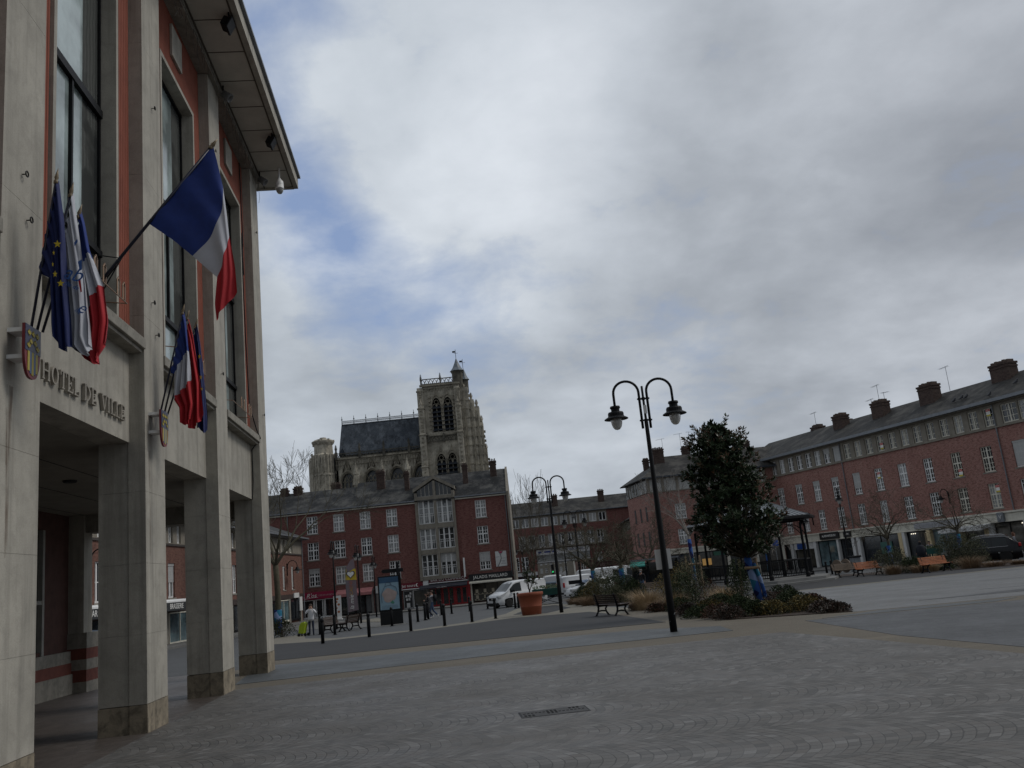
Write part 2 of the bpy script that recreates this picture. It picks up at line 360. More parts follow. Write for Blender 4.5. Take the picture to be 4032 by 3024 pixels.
# ------------------------------------------------------------------ ground sheets
def sheet(name, poly, mat, lift, thick=0.):
    mb = MB(); n = len(poly); thick = thick or lift + .01
    top = [(x, y, gz(y) + lift) for x, y in poly]
    if thick:
        mb.add(top + [(x, y, gz(y) + lift - thick) for x, y in poly], [tuple(range(n))] + [(i, i + n, (i + 1) % n + n, (i + 1) % n) for i in range(n)])
    else: mb.add(top, [tuple(range(n))])
    me = mb.mesh(name, mat)
    bm = bmesh.new(); bm.from_mesh(me); bmesh.ops.recalc_face_normals(bm, faces=bm.faces)
    top_f = max(bm.faces, key=lambda f: f.calc_area())
    if top_f.normal.z < 0: bmesh.ops.reverse_faces(bm, faces=bm.faces)
    bm.to_mesh(me); bm.free()
    return tag(obj(name, me), kind='structure')
mb = MB(); ys = [-120, 420, 900, 4000]; zz = [gz(-120), gz(420), gz(420), gz(420)]
for i in range(3): mb.quad((-3000, ys[i], zz[i]), (3000, ys[i], zz[i]), (3000, ys[i + 1], zz[i + 1]), (-3000, ys[i + 1], zz[i + 1]))
tag(part('ground', mb, ROADM), kind='structure')
# granite setts of the square, framed with tan gravel bands and a slate strip
sheet('tan_gravel_band', [(-8.7, 29.6), (-8.9, 26), (-7.6, 20.5), (-6.6, 19), (0, 4), (46, 4), (46, 46), (10.2, 43.5), (4.8, 40.8), (3.0, 38.6), (3.6, 31), (3.5, 30), (-.9, 30), (-8, 30)], TAN, .008)
sheet('cobbled_square', [(-30, -60), (60, -60), (60, 13), (6.9, 13.2), (6.2, 17.6), (5.6, 20.9), (-3.8, 20.45), (-6.75, 20.1), (-6.16, 15.2), (-4.5, .9), (-2.4, -18), (-30, -18)], COB, .016)
sheet('slate_setts_strip', [(-7.2, 21.5), (-4.1, 22.1), (-.7, 22.7), (2.7, 22.8), (4.9, 22.9), (5.0, 24.9), (3.0, 26.7), (-.8, 27.0), (-4.7, 27.0), (-8.4, 27.3)], COB_B, .016)
sheet('pale_gravel_band', [(-12.6, 42.6), (-11.2, 41.2), (-9.2, 39.4), (-5.3, 40.2), (-2.3, 42.6), (-.9, 44.0), (1.0, 42.9), (1.9, 42.4), (2.6, 38), (3.3, 37.9), (4.9, 40.6), (3.9, 47.5), (2.3, 58.5), (.9, 66), (-.9, 64.5), (-1.7, 52.5), (-3.1, 46.2), (-5.6, 43.0), (-9.3, 42.3), (-11.6, 45.5), (-13.2, 51.5), (-14.6, 51), (-13.6, 45)], TAN_L, .012)
sheet('asphalt_terrace', [(-8.6, 29.5), (-.9, 29.4), (4.15, 29.2), (3.3, 38.4), (2.6, 43.4), (1.3, 43.9), (-1.1, 45.2), (-2.6, 43.7), (-5.6, 41.3), (-9.5, 40.4), (-12.2, 42.2), (-10.5, 34)], ASPH, .018)
sheet('pot_apron', [(-1.2, 49.6), (.6, 47.2), (2.1, 52), (1.4, 60), (-.2, 60)], ASPH, .017)
sheet('dark_setts_panel', [(6.9, 17.6), (7.4, 13.35), (9.6, 7), (60, 4), (60, 20.6), (45, 21.5), (20, 23.2), (7.0, 23.8)], COB_D, .013)
sheet('pale_setts_field', [(8.7, 25.4), (10.3, 25.1), (18, 25.2), (45, 24.3), (60, 24), (60, 46.3), (25.2, 45.3), (15.8, 43.9), (10.3, 43.3), (9.6, 39), (9.9, 31)], COB_P, .012)
sheet('dark_setts_wedge', [(7.5, 24.0), (12, 23.85), (13, 24.6), (9.3, 24.9)], COB_B, .014)
sheet('dark_setts_strip', [(11.5, 27.3), (18, 26.4), (45, 25.6), (45, 28.8), (20, 28.9)], COB_D, .018)
sheet('bandstand_forecourt', [(10.2, 43.4), (15.8, 44.0), (25.2, 45.4), (60, 46.4), (60, 52.5), (28, 52), (23, 62), (22, 76), (6, 76), (9, 56)], ASPH, .010)
sheet('tan_edge_line', [(10.3, 43.0), (15.8, 43.6), (25.2, 45.0), (60, 46), (60, 46.6), (25.2, 45.7), (15.8, 44.3), (10.2, 43.7)], TAN_L, .018)
sheet('cafe_pavement', [(-25, 30), (-20, 30), (-20, 94), (-25, 94)], PAVE, .12, .14)
sheet('shop_pavement', [(-19.9, 86.8), (-3, 85), (-1.2, 86), (-1.2, 94), (-19.9, 94)], PAVE, .115, .14)
sheet('footway', [(-19.9, 66), (-12, 56), (-9.2, 52), (-7.4, 52.5), (-9, 58), (-13, 66), (-17, 78), (-19.9, 80)], PAVE, .02)
sheet('tan_footway_band', [(-14.6, 70), (-12.9, 66.5), (-10.2, 61), (-8.7, 60), (-10.6, 66), (-12.8, 73)], TAN_L, .026)
sheet('shop_pavement_right', [(19, 88), (34, 80), (44, 58), (60, 52), (60, 72), (44, 72), (30, 105), (12, 105), (12, 88)], PAVE, .115, .14)
sheet('arcade_floor', [(-14.4, 26.3), (-10, -20), (-1.8, -20), (-4.2, 4), (-5.4, 13.6), (-6.0, 18), (-6.4, 20.2), (-7.1, 20.4), (-7.4, 21.9), (-8.2, 26.9)], BROWNP, .006)
# ------------------------------------------------------------------ the town hall (local x along the front, y into the building)
HZ = radians(96.3)
hall = thing('town_hall', 'pale stone town hall on square pillars with ribbed orange panels and tall windows', 'town hall', (-6.23, 15.26, 0), HZ)
ENDS = [-25.3 + 5.06 * i for i in range(8)]            # right edges of the pilasters; the last one is 10.12
PW = 1.08; TOP = 14.35; SOF = 4.42; WY = .25
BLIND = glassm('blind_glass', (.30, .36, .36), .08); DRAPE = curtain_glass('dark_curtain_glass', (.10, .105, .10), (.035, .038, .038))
for e in ENDS:
    mb = MB(); g = -.27
    for a, b in ((.30, 1.35), (1.354, 2.45), (2.454, 3.6), (3.604, 6.6), (6.604, 9.2), (9.204, 11.8), (11.804, TOP)):
        mb.box(e - PW, e, 0, WY + .02, a, b)
        if b < SOF or a < SOF:
            mb.box(e - PW + .015, e - .015, WY + .02, .74, a, min(b, SOF + .001))
    mb.box(e - PW + .006, e - .006, .006, WY, .3, TOP - .01)
    if True: mb.box(e - PW + .03, e - .03, WY, .73, .3, SOF)
    p = part('pilaster', mb, STONE, hall)
    pb = MB(); pb.box(e - PW - .004, e + .004, -.004, WY + .018, g - .2, .292); pb.box(e - PW + .011, e - .011, WY + .022, .744, g - .2, .288)
    part('plinth', pb, STONE_B, p)
    hk = MB()
    for z in ((6.42, 6.95, 10.8) if e < 2 else (6.9, 12.5)):
        x = e - .55 + .12 * sin(z * 7 + e); hk = MB()
        hk.ring([(x, 0, z), (x, -.05, z)], .008, 5)
        hk.ring([(x + .035 * cos(a), -.06, z + .035 * sin(a)) for a in [i * 2 * pi / 10 for i in range(11)]], .009, 5)
        part('ring_hook', hk, IRON, p)
RIBP = (.085, .03)
for i in range(7):
    a, b = ENDS[i], ENDS[i + 1] - PW; c = (a + b) / 2
    sp_ = MB(); sp_.box(a - .02, b + .02, WY, .72, SOF, 5.93); part('spandrel', sp_, STONE, hall)
    sl = MB(); sl.box(a + .002, b - .002, -.03, .3, 5.99, 6.17); sl.box(a + .02, b - .02, .03, .3, 5.93, 5.99)
    part('window_ledge', sl, STONE_D, hall, bev=.012)
    # ribbed orange panel round the opening
    wl, wr, wb, wt = c - 1.2, c + 1.2, 6.17, 12.78
    rb = MB()
    def ribs(x0, x1, z0, z1):
        n = max(1, int(round((x1 - x0) / RIBP[0]))); d = (x1 - x0) / n
        for k in range(n):
            X = x0 + k * d
            rb.add([(X, WY + .012, z0), (X + d * .2, WY - .018, z0), (X + d * .8, WY - .018, z0), (X + d, WY + .012, z0), (X, WY + .012, z1), (X + d * .2, WY - .018, z1), (X + d * .8, WY - .018, z1), (X + d, WY + .012, z1)],
                   [(0, 1, 5, 4), (1, 2, 6, 5), (2, 3, 7, 6)])
    ribs(a, wl - .1, 6.17, 14.36); ribs(wr + .1, b, 6.17, 14.36); ribs(wl - .1, wr + .1, wt + .1, 14.36)
    rb.box(a, wl - .1, WY + .013, .7, 6.17, 14.36, skip='tb'); rb.box(wr + .1, b, WY + .013, .7, 6.17, 14.36, skip='tb'); rb.box(wl - .1, wr + .1, WY + .013, .7, wt + .1, 14.36)
    part('ribbed_panel', rb, ORANGE, hall)
    fr = MB()
    for x0, x1, z0, z1 in ((wl - .1, wl, wb, wt + .1), (wr, wr + .1, wb, wt + .1), (wl, wr, wt, wt + .1)): fr.box(x0, x1, WY - .07, .46, z0, z1)
    wn = part('window_surround', fr, STONE, hall)
    pl = MB(); pl.box(c - .4, c + .36, WY - .075, WY - .02, 13.32, 14.08); part('stone_panel', pl, STONE, hall, bev=.006)
    ws = MB()
    for z0, z1, d in ((9.84, 9.98, .05), (7.36, 7.46, .05), (6.17, 6.25, .03), (wt - .06, wt, .03)): ws.box(wl, wr, .45 - d, .5, z0, z1)
    ws.box(c - .03, c + .03, .42, .5, 7.46, 9.84)
    for x in (wl, wr - .05): ws.box(x, x + .05, .43, .5, 6.25, wt - .06)
    wf = part('window', ws, IRON, hall)
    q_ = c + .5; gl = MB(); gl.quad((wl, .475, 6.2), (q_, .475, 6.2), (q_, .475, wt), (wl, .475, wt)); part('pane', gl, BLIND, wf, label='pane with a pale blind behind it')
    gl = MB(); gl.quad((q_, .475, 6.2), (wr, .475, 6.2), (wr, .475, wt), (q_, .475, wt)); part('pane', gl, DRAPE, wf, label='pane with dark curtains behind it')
    rl = MB(); y = .02
    rl.ring([(c - 1.2, y, 6.55), (c + 1.2, y, 6.55)], .012, 6); rl.ring([(c + 1.2, y, 6.55), (c + 1.2, .5, 6.62)], .01, 5); rl.ring([(c - 1.2, y, 6.55), (c - 1.2, .5, 6.62)], .01, 5)
    for x in (c - .2, c + .15, c + .75, c + 1.0):
        rl.ring([(x, y, 6.56), (x, y, 6.80), (x + .05, y, 6.86), (x + .10, y, 6.80), (x + .1, y, 6.56)], .014, 5)
    part('window_guard', rl, M('copper_rail', (.30, .2, .14), .45, .2, 4, metal=.6), hall)
# cornice, soffit with its panel joints, stone fascia and gutter
X0, X1 = -25.3, 11.0
mb = MB(); mb.box(X0, 10.13, -.1, .9, TOP + .012, 14.6); part('cornice', mb, STONE_D, hall)
mb = MB(); n = 29; d = (X1 - X0) / n
for k in range(n): mb.box(X0 + k * d + .012, X0 + (k + 1) * d - .012, -1.02, .9, 14.602, 14.7)
mb.box(X0, X1 - .03, -1.03, 1, 14.64, 14.72)
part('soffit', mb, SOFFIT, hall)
mb = MB()
for k in range(1, n): mb.box(X0 + k * d - .012, X0 + k * d + .012, -.98, -.1, 14.592, 14.6)
mb.box(X0, X1 - .05, -.135, -.105, 14.56, 14.6); mb.box(X0, X1 - .05, -1.03, -.985, 14.58, 14.6)
part('soffit_battens', mb, M('dark_batten', (.10, .085, .07), .9), hall)
mb = MB(); mb.box(X0, X1, -1.17, -1.035, 14.55, 14.92); mb.box(X1 - .1, X1 + .03, -1.035, 12, 14.55, 14.92); part('fascia', mb, STONE, hall)
mb = MB(); mb.box(X0, X1 + .06, -1.25, -1.0, 14.93, 15.0); mb.box(X1 - .06, X1 + .07, -1, 12, 14.93, 15.0); part('gutter', mb, GREYM, hall)
mb = MB(); mb.prism([(-1.2, 15.0), (12.2, 15.0), (5.5, 17.6)], X1 + 25.3, lambda a, b, t: (X0 + t, a, b)); part('roof', mb, LEAD, hall)
# body above the arcade, arcade ceiling, rear wall, far pier
mb = MB(); mb.box(X0, 10.1, .72, 12, SOF + .1, 14.6); part('upper_body', mb, STONE, hall)
mb = MB(); mb.box(X0, 10.1, .73, 6.2, SOF + .0, SOF + .09)
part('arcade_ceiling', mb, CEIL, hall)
mb = MB()
for y in (2.0, 3.4, 4.8): mb.box(X0, 9.6, y, y + .02, SOF - .006, SOF)
for x in (-2.5, 2.6, 7.7): mb.lathe([(.12, 0), (.14, .03), (.14, .04)], 12, (x, 2.6, SOF - .045))
part('ceiling_lights', mb, DARK, hall)
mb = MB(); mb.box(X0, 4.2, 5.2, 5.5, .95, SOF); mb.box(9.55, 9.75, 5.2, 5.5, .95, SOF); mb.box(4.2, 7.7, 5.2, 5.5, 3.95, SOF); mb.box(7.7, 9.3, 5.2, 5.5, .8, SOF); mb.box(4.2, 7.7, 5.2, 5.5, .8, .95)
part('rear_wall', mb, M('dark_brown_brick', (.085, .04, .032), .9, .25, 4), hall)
mb = MB(); mb.box(X0, 9.24, 5.05, 5.5, -.5, .28); mb.box(X0, 9.24, 5.1, 5.5, .56, .86); part('rear_plinth', mb, STONE_D, hall)
mb = MB(); mb.box(X0, 9.24, 5.08, 5.5, .28, .56); part('plinth_band', mb, REDBAND, hall)
mb = MB()
for x in [4.3 + 1.12 * k for k in range(4)]: mb.box(x - .06, x + .06, 5.16, 5.3, .86, 3.95)
mb.box(4.2, 7.7, 5.17, 5.3, 2.1, 2.2); rw = part('rear_window', mb, M('painted_frame', (.32, .31, .28), .6), hall)
mb = MB(); mb.quad((4.2, 5.28, .86), (7.7, 5.28, .86), (7.7, 5.28, 3.95), (4.2, 5.28, 3.95)); part('pane', mb, glassm('hall_glass', (.03, .04, .04)), rw)
mb = MB(); mb.box(9.3, 9.9, 4.8, 5.55, 1.3, SOF)
pr = part('end_pier', mb, STONE, hall)
mb = MB(); mb.box(9.25, 10.08, 4.7, 5.6, .9, 1.3); mb.box(9.25, 10.08, 4.7, 5.6, .35, .62); mb.box(9.25, 10.08, 4.7, 5.6, -.5, .05); part('pier_base', mb, STONE_D, pr)
mb = MB(); mb.box(9.25, 10.075, 4.705, 5.6, .62, .9); mb.box(9.25, 10.075, 4.705, 5.6, .05, .35); part('pier_band', mb, REDBAND, pr)
mb = MB(); mb.box(9.4, 10.08, .75, 4.79, 3.95, SOF); part('end_beam', mb, STONE_D, hall)
mb = MB(); mb.box(X0, X0 + .3, .3, 12, -.5, SOF); mb.box(X0, 9.7, 11.7, 12, -.5, SOF); mb.box(9.5, 10.1, 5.6, 12, -.5, SOF); part('ground_floor_body', mb, STONE_D, hall)
# raised serif lettering, built stroke by stroke
def serif(ch, H):
    mb = MB(); t = H * .17; s = H * .075; W = {'H': .8, 'O': .86, 'T': .74, 'E': .66, 'L': .62, 'D': .82, 'V': .82, 'I': .3}[ch] * H
    B = lambda x0, x1, z0, z1: mb.box(x0, x1, -.045, 0, z0, z1)
    def stem(x, z0=0, z1=H, w=t): B(x, x + w, z0 + s, z1 - s); B(x - s * .8, x + w + s * .8, z0, z0 + s); B(x - s * .8, x + w + s * .8, z1 - s, z1)
    if ch == 'H': stem(0); stem(W - t); B(t, W - t, H * .47, H * .55)
    elif ch == 'I': stem(0)
    elif ch == 'T': B(W / 2 - t / 2, W / 2 + t / 2, s, H - s); B(W / 2 - t, W / 2 + t, 0, s); B(0, W, H - s, H); B(0, s, H * .72, H - s); B(W - s, W, H * .72, H - s)
    elif ch in 'EL':
        stem(0); B(t, W, 0, s); B(W - s, W, s, H * .28)
        if ch == 'E': B(t, W * .95, H - s, H); B(W * .95 - s, W * .95, H * .74, H - s); B(t, W * .7, H * .47, H * .54); B(W * .7 - s, W * .7, H * .38, H * .64)
    elif ch == 'V':
        for x0, x1, w in ((0, W / 2 - t * .4, t), (W - s * 1.3, W / 2 - t * .1, s * 1.3)):
            mb.prism([(x0, H), (x0 + w, H), (x1 + w * .9, 0), (x1, 0)], .045, lambda a, b, q: (a, -.045 + q, b))
        B(-s, t + s, H - s, H); B(W - t, W + s, H - s, H)
    else:
        n = 20; lo, hi = (-pi / 2, pi / 2) if ch == 'D' else (0, 2 * pi)
        cx, rx = (t * .6, W - t * .6) if ch == 'D' else (W / 2, W / 2)
        for k in range(n):
            q = []
            for a in (lo + (hi - lo) * k / n, lo + (hi - lo) * (k + 1) / n):
                q.append(((cx + rx * cos(a), H / 2 + H / 2 * sin(a)), (cx + (rx - t) * cos(a), H / 2 + (H / 2 - s) * sin(a))))
            mb.prism([q[0][0], q[1][0], q[1][1], q[0][1]], .045, lambda a, b, w_: (a, -.045 + w_, b))
        if ch == 'D': stem(0)
    return mb, W
LETM = M('tarnished_letters', (.27, .245, .205), .6, .25, 6)
word = MB(); x = -4.52; Hh = .245
words = []
for wd in ('HOTEL', 'DE', 'VILLE'):
    word = MB()
    for ch in wd: g_, W = serif(ch, Hh); word.merge(g_, Matrix.Translation((x, WY - .012, 4.71))); x += W + .058
    x += .14; words.append(word)
kx = 3.13 / (x - .14 + 4.52)
for word in words: word.v = [(-4.52 + (v[0] + 4.52) * kx, v[1], v[2]) for v in word.v]; part('lettering', word, LETM, hall)
# rust runs are stains of the stone; the black cable down the corner pilaster; netting of fairy lights
mb = MB(); mb.ring([(8.55, .2, 14.3), (8.6, .18, 12), (8.5, .2, 11.3), (8.62, .2, 9), (8.72, .18, 7), (8.86, .02, 6.3), (8.95, -.05, 6.1), (8.98, .2, 5.8), (8.98, .2, 4.9), (8.9, .22, 4.4)], .016, 6); part('cable', mb, IRON, hall)
mb = MB()
for k in range(5): mb.ring([(8.55 + .05 * random.uniform(-1, 1), .2 + .04 * random.uniform(-1, 1), 11.9 - .5 * q + random.uniform(-.2, .2)) for q in range(3)], .014, 5)
part('cable_coil', mb, IRON, hall)
mb = MB()
for k in range(150):
    x = random.uniform(-20, 9.9); z0 = 14.33; L = random.uniform(.15, .75) * (1.3 if random.random() < .3 else .8); y0 = -.12 - .04 * random.random()
    mb.ring([(x + random.uniform(-.03, .03) * q, y0 + random.uniform(-.02, .02), z0 - L * q / 4) for q in range(5)], .006, 3, caps=False)
mb.ring([(x, -.14, 14.33 + .02 * sin(x * 5)) for x in [-20 + .25 * q for q in range(120)]], .008, 4)
tag(part('fairy_light_string', mb, M('light_wire', (.12, .115, .11), .7), loc=hall.location, rot=(0, 0, HZ)), 'tangled icicle fairy light wires hanging along the top of the town hall wall', 'fairy lights')
# floodlights and dome camera under the eaves
def hallpt(x, y, z): return Matrix.Translation(hall.location) @ Matrix.Rotation(HZ, 4, 'Z') @ Vector((x, y, z))
FLL = ['black floodlight under the eaves nearest the camera end', 'black floodlight under the outer eaves above the big tricolour', 'black floodlight under the eaves close to the white dome camera']
def flood(x, y, z, label, face):
    t = thing('floodlight', label, 'floodlight', hallpt(x, y, z), HZ, 'floodlights under the town hall eaves')
    a = MB(); a.box(-.16, .16, -.07, .07, -.30, -.08); a.box(-.19, .19, -.1 * face - .03, -.1 * face + .03, -.33, -.05); part('lamp_body', a, IRON, t, bev=.015, rot=(.5 * face, 0, 0))
    b = MB(); b.ring([(-.18, 0, -.18), (-.18, 0, .0), (.18, 0, .0), (.18, 0, -.18)], .014, 6); part('bracket', b, IRON, t)
flood(2.15, -.95, 14.58, 'black floodlight at the outer edge of the eaves higher up in the photo', 1)
flood(7.6, -.95, 14.58, 'black floodlight at the outer edge of the eaves above the roof corner', 1)
def spot(x, label):
    t = thing('spotlight', label, 'spotlight', hallpt(x, -.22, 14.58), HZ, 'spotlights beside the town hall wall')
    a = MB(); a.lathe([(.0, -.12), (.09, -.1), (.11, .06), (.12, .14), (.1, .14), (.085, .05)], 14); part('lamp_body', a, M('grey_metal', (.16, .16, .16), .5), t, True, (0, -.02, -.28), (2.3, 0, 0))
    b = MB(); b.ring([(0, .05, 0), (0, .05, -.16), (0, -.02, -.25)], .02, 6); part('bracket', b, IRON, t)
spot(4.9, 'small grey spotlight on the wall under the eaves above the second window'); spot(9.75, 'small grey spotlight under the eaves beside the corner pilaster')
t = thing('dome_camera', 'white dome security camera hanging from the roof corner of the town hall', 'security camera', hallpt(9.5, -.8, 14.55), HZ)
a = MB(); a.lathe([(.03, 0), (.03, -.33), (.045, -.35), (.07, -.4), (.115, -.45), (.125, -.56), (.12, -.66), (.13, -.66), (.13, -.7)][::-1], 18); part('housing', a, WHITE, t, True)
b = MB(); b.lathe([(.0, -.86), (.06, -.84), (.1, -.78), (.118, -.70), (.118, -.68)], 18); part('dome', b, M('smoked_dome', (.35, .35, .34), .1), t, True)
# ------------------------------------------------------------------ flags
FRB = M('flag_blue', (.012, .036, .20), .75, .15, 4); FRW = M('flag_white', (.50, .51, .56), .75, .06, 4); FRR = M('flag_red', (.42, .012, .02), .75, .12, 4)
EUB = M('flag_royal_blue', (.004, .013, .095), .7, .15, 4); GOLD = M('flag_gold', (.62, .47, .03), .7, .1, 5); POLEM = M('navy_pole', (.01, .012, .03), .35, .2, 4)
FIN = M('dull_brass', (.22, .17, .11), .4, .2, 5, metal=.4); LOGOB = M('logo_blue', (.03, .10, .33), .7)
def flag(stations, Y, band, mats, amp=.06, nf=3, n=26, m=22, ph=0., thick=.004, taper=True):
    """cloth spanned through stations (v, points across in photo units at distance Y), with hanging folds; returns mesh builder + point function"""
    vs = [s[0] for s in stations]
    def across(pts, u):
        q = u * (len(pts) - 1); i = min(int(q), len(pts) - 2); f = q - i; P0, P1 = pts[i], pts[i + 1]
        if len(pts) == 3:                              # quadratic through three points
            a, b, c = pts; l0, l1, l2 = (u - .5) * (u - 1) * 2, -4 * u * (u - 1), 2 * u * (u - .5)
            return (a[0] * l0 + b[0] * l1 + c[0] * l2, a[1] * l0 + b[1] * l1 + c[1] * l2)
        return (P0[0] * (1 - f) + P1[0] * f, P0[1] * (1 - f) + P1[1] * f)
    def P(u, v):
        i = 0
        while i < len(vs) - 2 and v > vs[i + 1]: i += 1
        f = (v - vs[i]) / (vs[i + 1] - vs[i]); A, B = across(stations[i][1], u), across(stations[i + 1][1], u)
        x, y = A[0] * (1 - f) + B[0] * f, A[1] * (1 - f) + B[1] * f
        d = amp * sin(2 * pi * nf * u + ph + 1.3 * v) * (min(1, v * 1.8) if taper else 1) + amp * .5 * sin(2 * pi * (nf * 2.3) * u + 2.1 + 3 * v)
        p = at(x * 1.8228, y * 1.8228, Y); p.y += d; return p
    mb = MB()
    for s_ in (0, 1):
        for i in range(n + 1):
            for j in range(m + 1):
                p = P(j / m, i / n); mb.v.append((p.x, p.y + s_ * thick, p.z))
    N1 = (n + 1) * (m + 1)
    for i in range(n):
        for j in range(m):
            a = i * (m + 1) + j; k = band((j + .5) / m, (i + .5) / n)
            mb.f.append((a, a + 1, a + m + 2, a + m + 1)); mb.m.append(k)
            mb.f.append((N1 + a, N1 + a + m + 1, N1 + a + m + 2, N1 + a + 1)); mb.m.append(k)
    return mb, P
def on_cloth(P, u, v, pts, su, sv, off=-.012):          # flat 2D pattern laid on the cloth
    return [P(min(1, max(0, u + a * su)), min(1, max(0, v + b * sv))) + Vector((0, off, 0)) for a, b in pts]
def starpts(): return [((1 if k % 2 == 0 else .42) * sin(k * pi / 5), -(1 if k % 2 == 0 else .42) * cos(k * pi / 5)) for k in range(10)]
def flagthing(label, base_px, tip_px, Y, r=.016, group=None, Yb=None):
    b, t_ = at(base_px[0] * 1.8228, base_px[1] * 1.8228, Yb or Y), at(tip_px[0] * 1.8228, tip_px[1] * 1.8228, Y)
    t = thing('flag', label, 'flag', b, 0, group); d = t_ - b; L = d.length; u = d.normalized()
    p = MB(); p.ring([(0, 0, 0), tuple(d - u * .16)], r, 8); part('flagpole', p, POLEM, t, True)
    q = MB(); q.lathe([(r * 1.5, 0), (r * 1.7, .03), (r, .05), (r * 1.6, .07), (r * .9, .13), (.001, .2)], 8)
    o = part('finial', q, FIN, t, True, tuple(d - u * .17)); o.rotation_euler = u.to_track_quat('Z', 'Y').to_euler()
    return t, b
def cloth(t, b, mb, mats, label=None):
    mb.v = [tuple(Vector(v) - b) for v in mb.v]; return part('cloth', mb, mats, t, True)
def marks(t, b, polys, mat, name):
    k = MB()
    for p in polys: k.add([q - b for q in p], [tuple(range(len(p)))])
    return part(name, k, mat, t)
# the big tricolour on its long slanting pole
t, b = flagthing('large French tricolour on a long black pole slanting out from the first-floor window', (213, 614), (468, 303), 12.4, .024)
b3 = lambda u, v: 0 if v < 1 / 3 else (1 if v < 2 / 3 else 2)
mb, P = flag([(0, [(322, 483), (391, 398), (460, 313)]), (.18, [(374, 518), (428, 440), (470, 356)]), (1 / 3, [(415, 552), (470, 482), (480, 402)]), (2 / 3, [(468, 598), (487, 545), (493, 505)]), (.85, [(463, 655), (488, 610), (506, 575)]), (1, [(467, 692), (482, 668), (511, 630)])], 12.4, b3, 0, .035, 1.15, 30, 26, ph=.4)
cloth(t, b, mb, [FRB, FRW, FRR])
k = MB(); k.ring([(0, 0, 0), (0, .1, -.1), (.3, .1, .42), (-.12, .2, .55), (-.3, .3, .4), (-.1, .3, .1), (.25, .05, .3)], .012, 5); part('bracket', k, IRON, t)
# left group: European, town and French flags in a shield holder
GL = 'flags fanned from the left shield'
t, b = flagthing('dark blue European flag with yellow stars, left of the three in the left shield', (67, 712), (125, 368), 9.55, group=GL)
mb, P = flag([(0, [(84, 588), (104, 480), (125, 388)]), (.12, [(90, 592), (112, 500), (128, 420)]), (.35, [(108, 600), (122, 560), (134, 470)]), (.62, [(112, 660), (126, 640), (141, 590)]), (.85, [(113, 700), (130, 700), (150, 690)]), (1, [(116, 712), (133, 755), (153, 742)])], 9.55, lambda u, v: 0, 0, .05, 3, ph=.6)
P_ = P; cloth(t, b, mb, [EUB])
def star_at(px, py, r, Y, dx=1.): return [at((px + a * r * dx) * 1.8228, (py + c * r) * 1.8228, Y) for a, c in starpts()]
marks(t, b, [star_at(124, 527, 9, 9.44), star_at(116, 546, 6, 9.44, .5), star_at(114, 571, 6, 9.44, .4), star_at(119, 592, 8, 9.44, .7), star_at(131, 612, 8.5, 9.44)], GOLD, 'stars')
t, b = flagthing('white town flag with blue script letters, middle of the three in the left shield', (80, 715), (158, 398), 9.68, group=GL)
mb, P = flag([(0, [(124, 590), (142, 500), (157, 416)]), (.1, [(128, 600), (146, 520), (160, 450)]), (.4, [(136, 640), (160, 600), (176, 570)]), (.7, [(148, 700), (170, 690), (187, 670)]), (.85, [(152, 745), (168, 745), (192, 700)]), (1, [(160, 752), (186, 768), (194, 745)])], 9.68, lambda u, v: 0, 0, .05, 3, ph=2)
cloth(t, b, mb, [FRW])
tm = MATS['logo_blue']
def tflag(s, px, py, Y, size, lean, sh=.25, mat=tm, name='script_letters'):
    me = textmesh(s, size, .001, sh); me.materials.clear(); me.materials.append(mat)
    o = obj(name, me, t, at(px * 1.8228, py * 1.8228, Y) - b, (pi / 2, lean, 0)); return o
tflag('ab', 158, 592, 9.55, .25, .35); tflag('ville de', 152, 616, 9.55, .075, .5); tflag('e', 178, 665, 9.55, .2, .6); tflag('ille', 168, 672, 9.55, .07, .7)
def pxpoly(pts, Y): return [at(x * 1.8228, y * 1.8228, Y) for x, y in pts]
marks(t, b, [pxpoly([(160, 524), (167, 516), (168, 522), (161, 532)], 9.55), pxpoly([(168, 565), (177, 560), (177, 582), (172, 585)], 9.55)], LOGOB, 'blue_strokes')
marks(t, b, [pxpoly([(169, 606), (174, 604), (177, 630), (174, 632)], 9.55)], FRR, 'red_stroke')
t, b = flagthing('French tricolour, rightmost of the three in the left shield', (92, 718), (176, 445), 9.82, group=GL)
mb, P = flag([(0, [(152, 560), (164, 505), (174, 456)]), (.1, [(158, 600), (172, 520), (180, 480)]), (.28, [(166, 640), (180, 560), (190, 540)]), (.58, [(182, 690), (200, 640), (220, 615)]), (.8, [(186, 730), (208, 700), (230, 690)]), (.92, [(176, 765), (200, 770), (225, 738)]), (1, [(180, 768), (206, 787), (208, 760)])], 9.82,
             lambda u, v: 0 if v < .3 + .06 * (u - .5) else (1 if v < .56 + .02 * u else 2), 0, .05, 3, ph=1)
cloth(t, b, mb, [FRB, FRW, FRR])
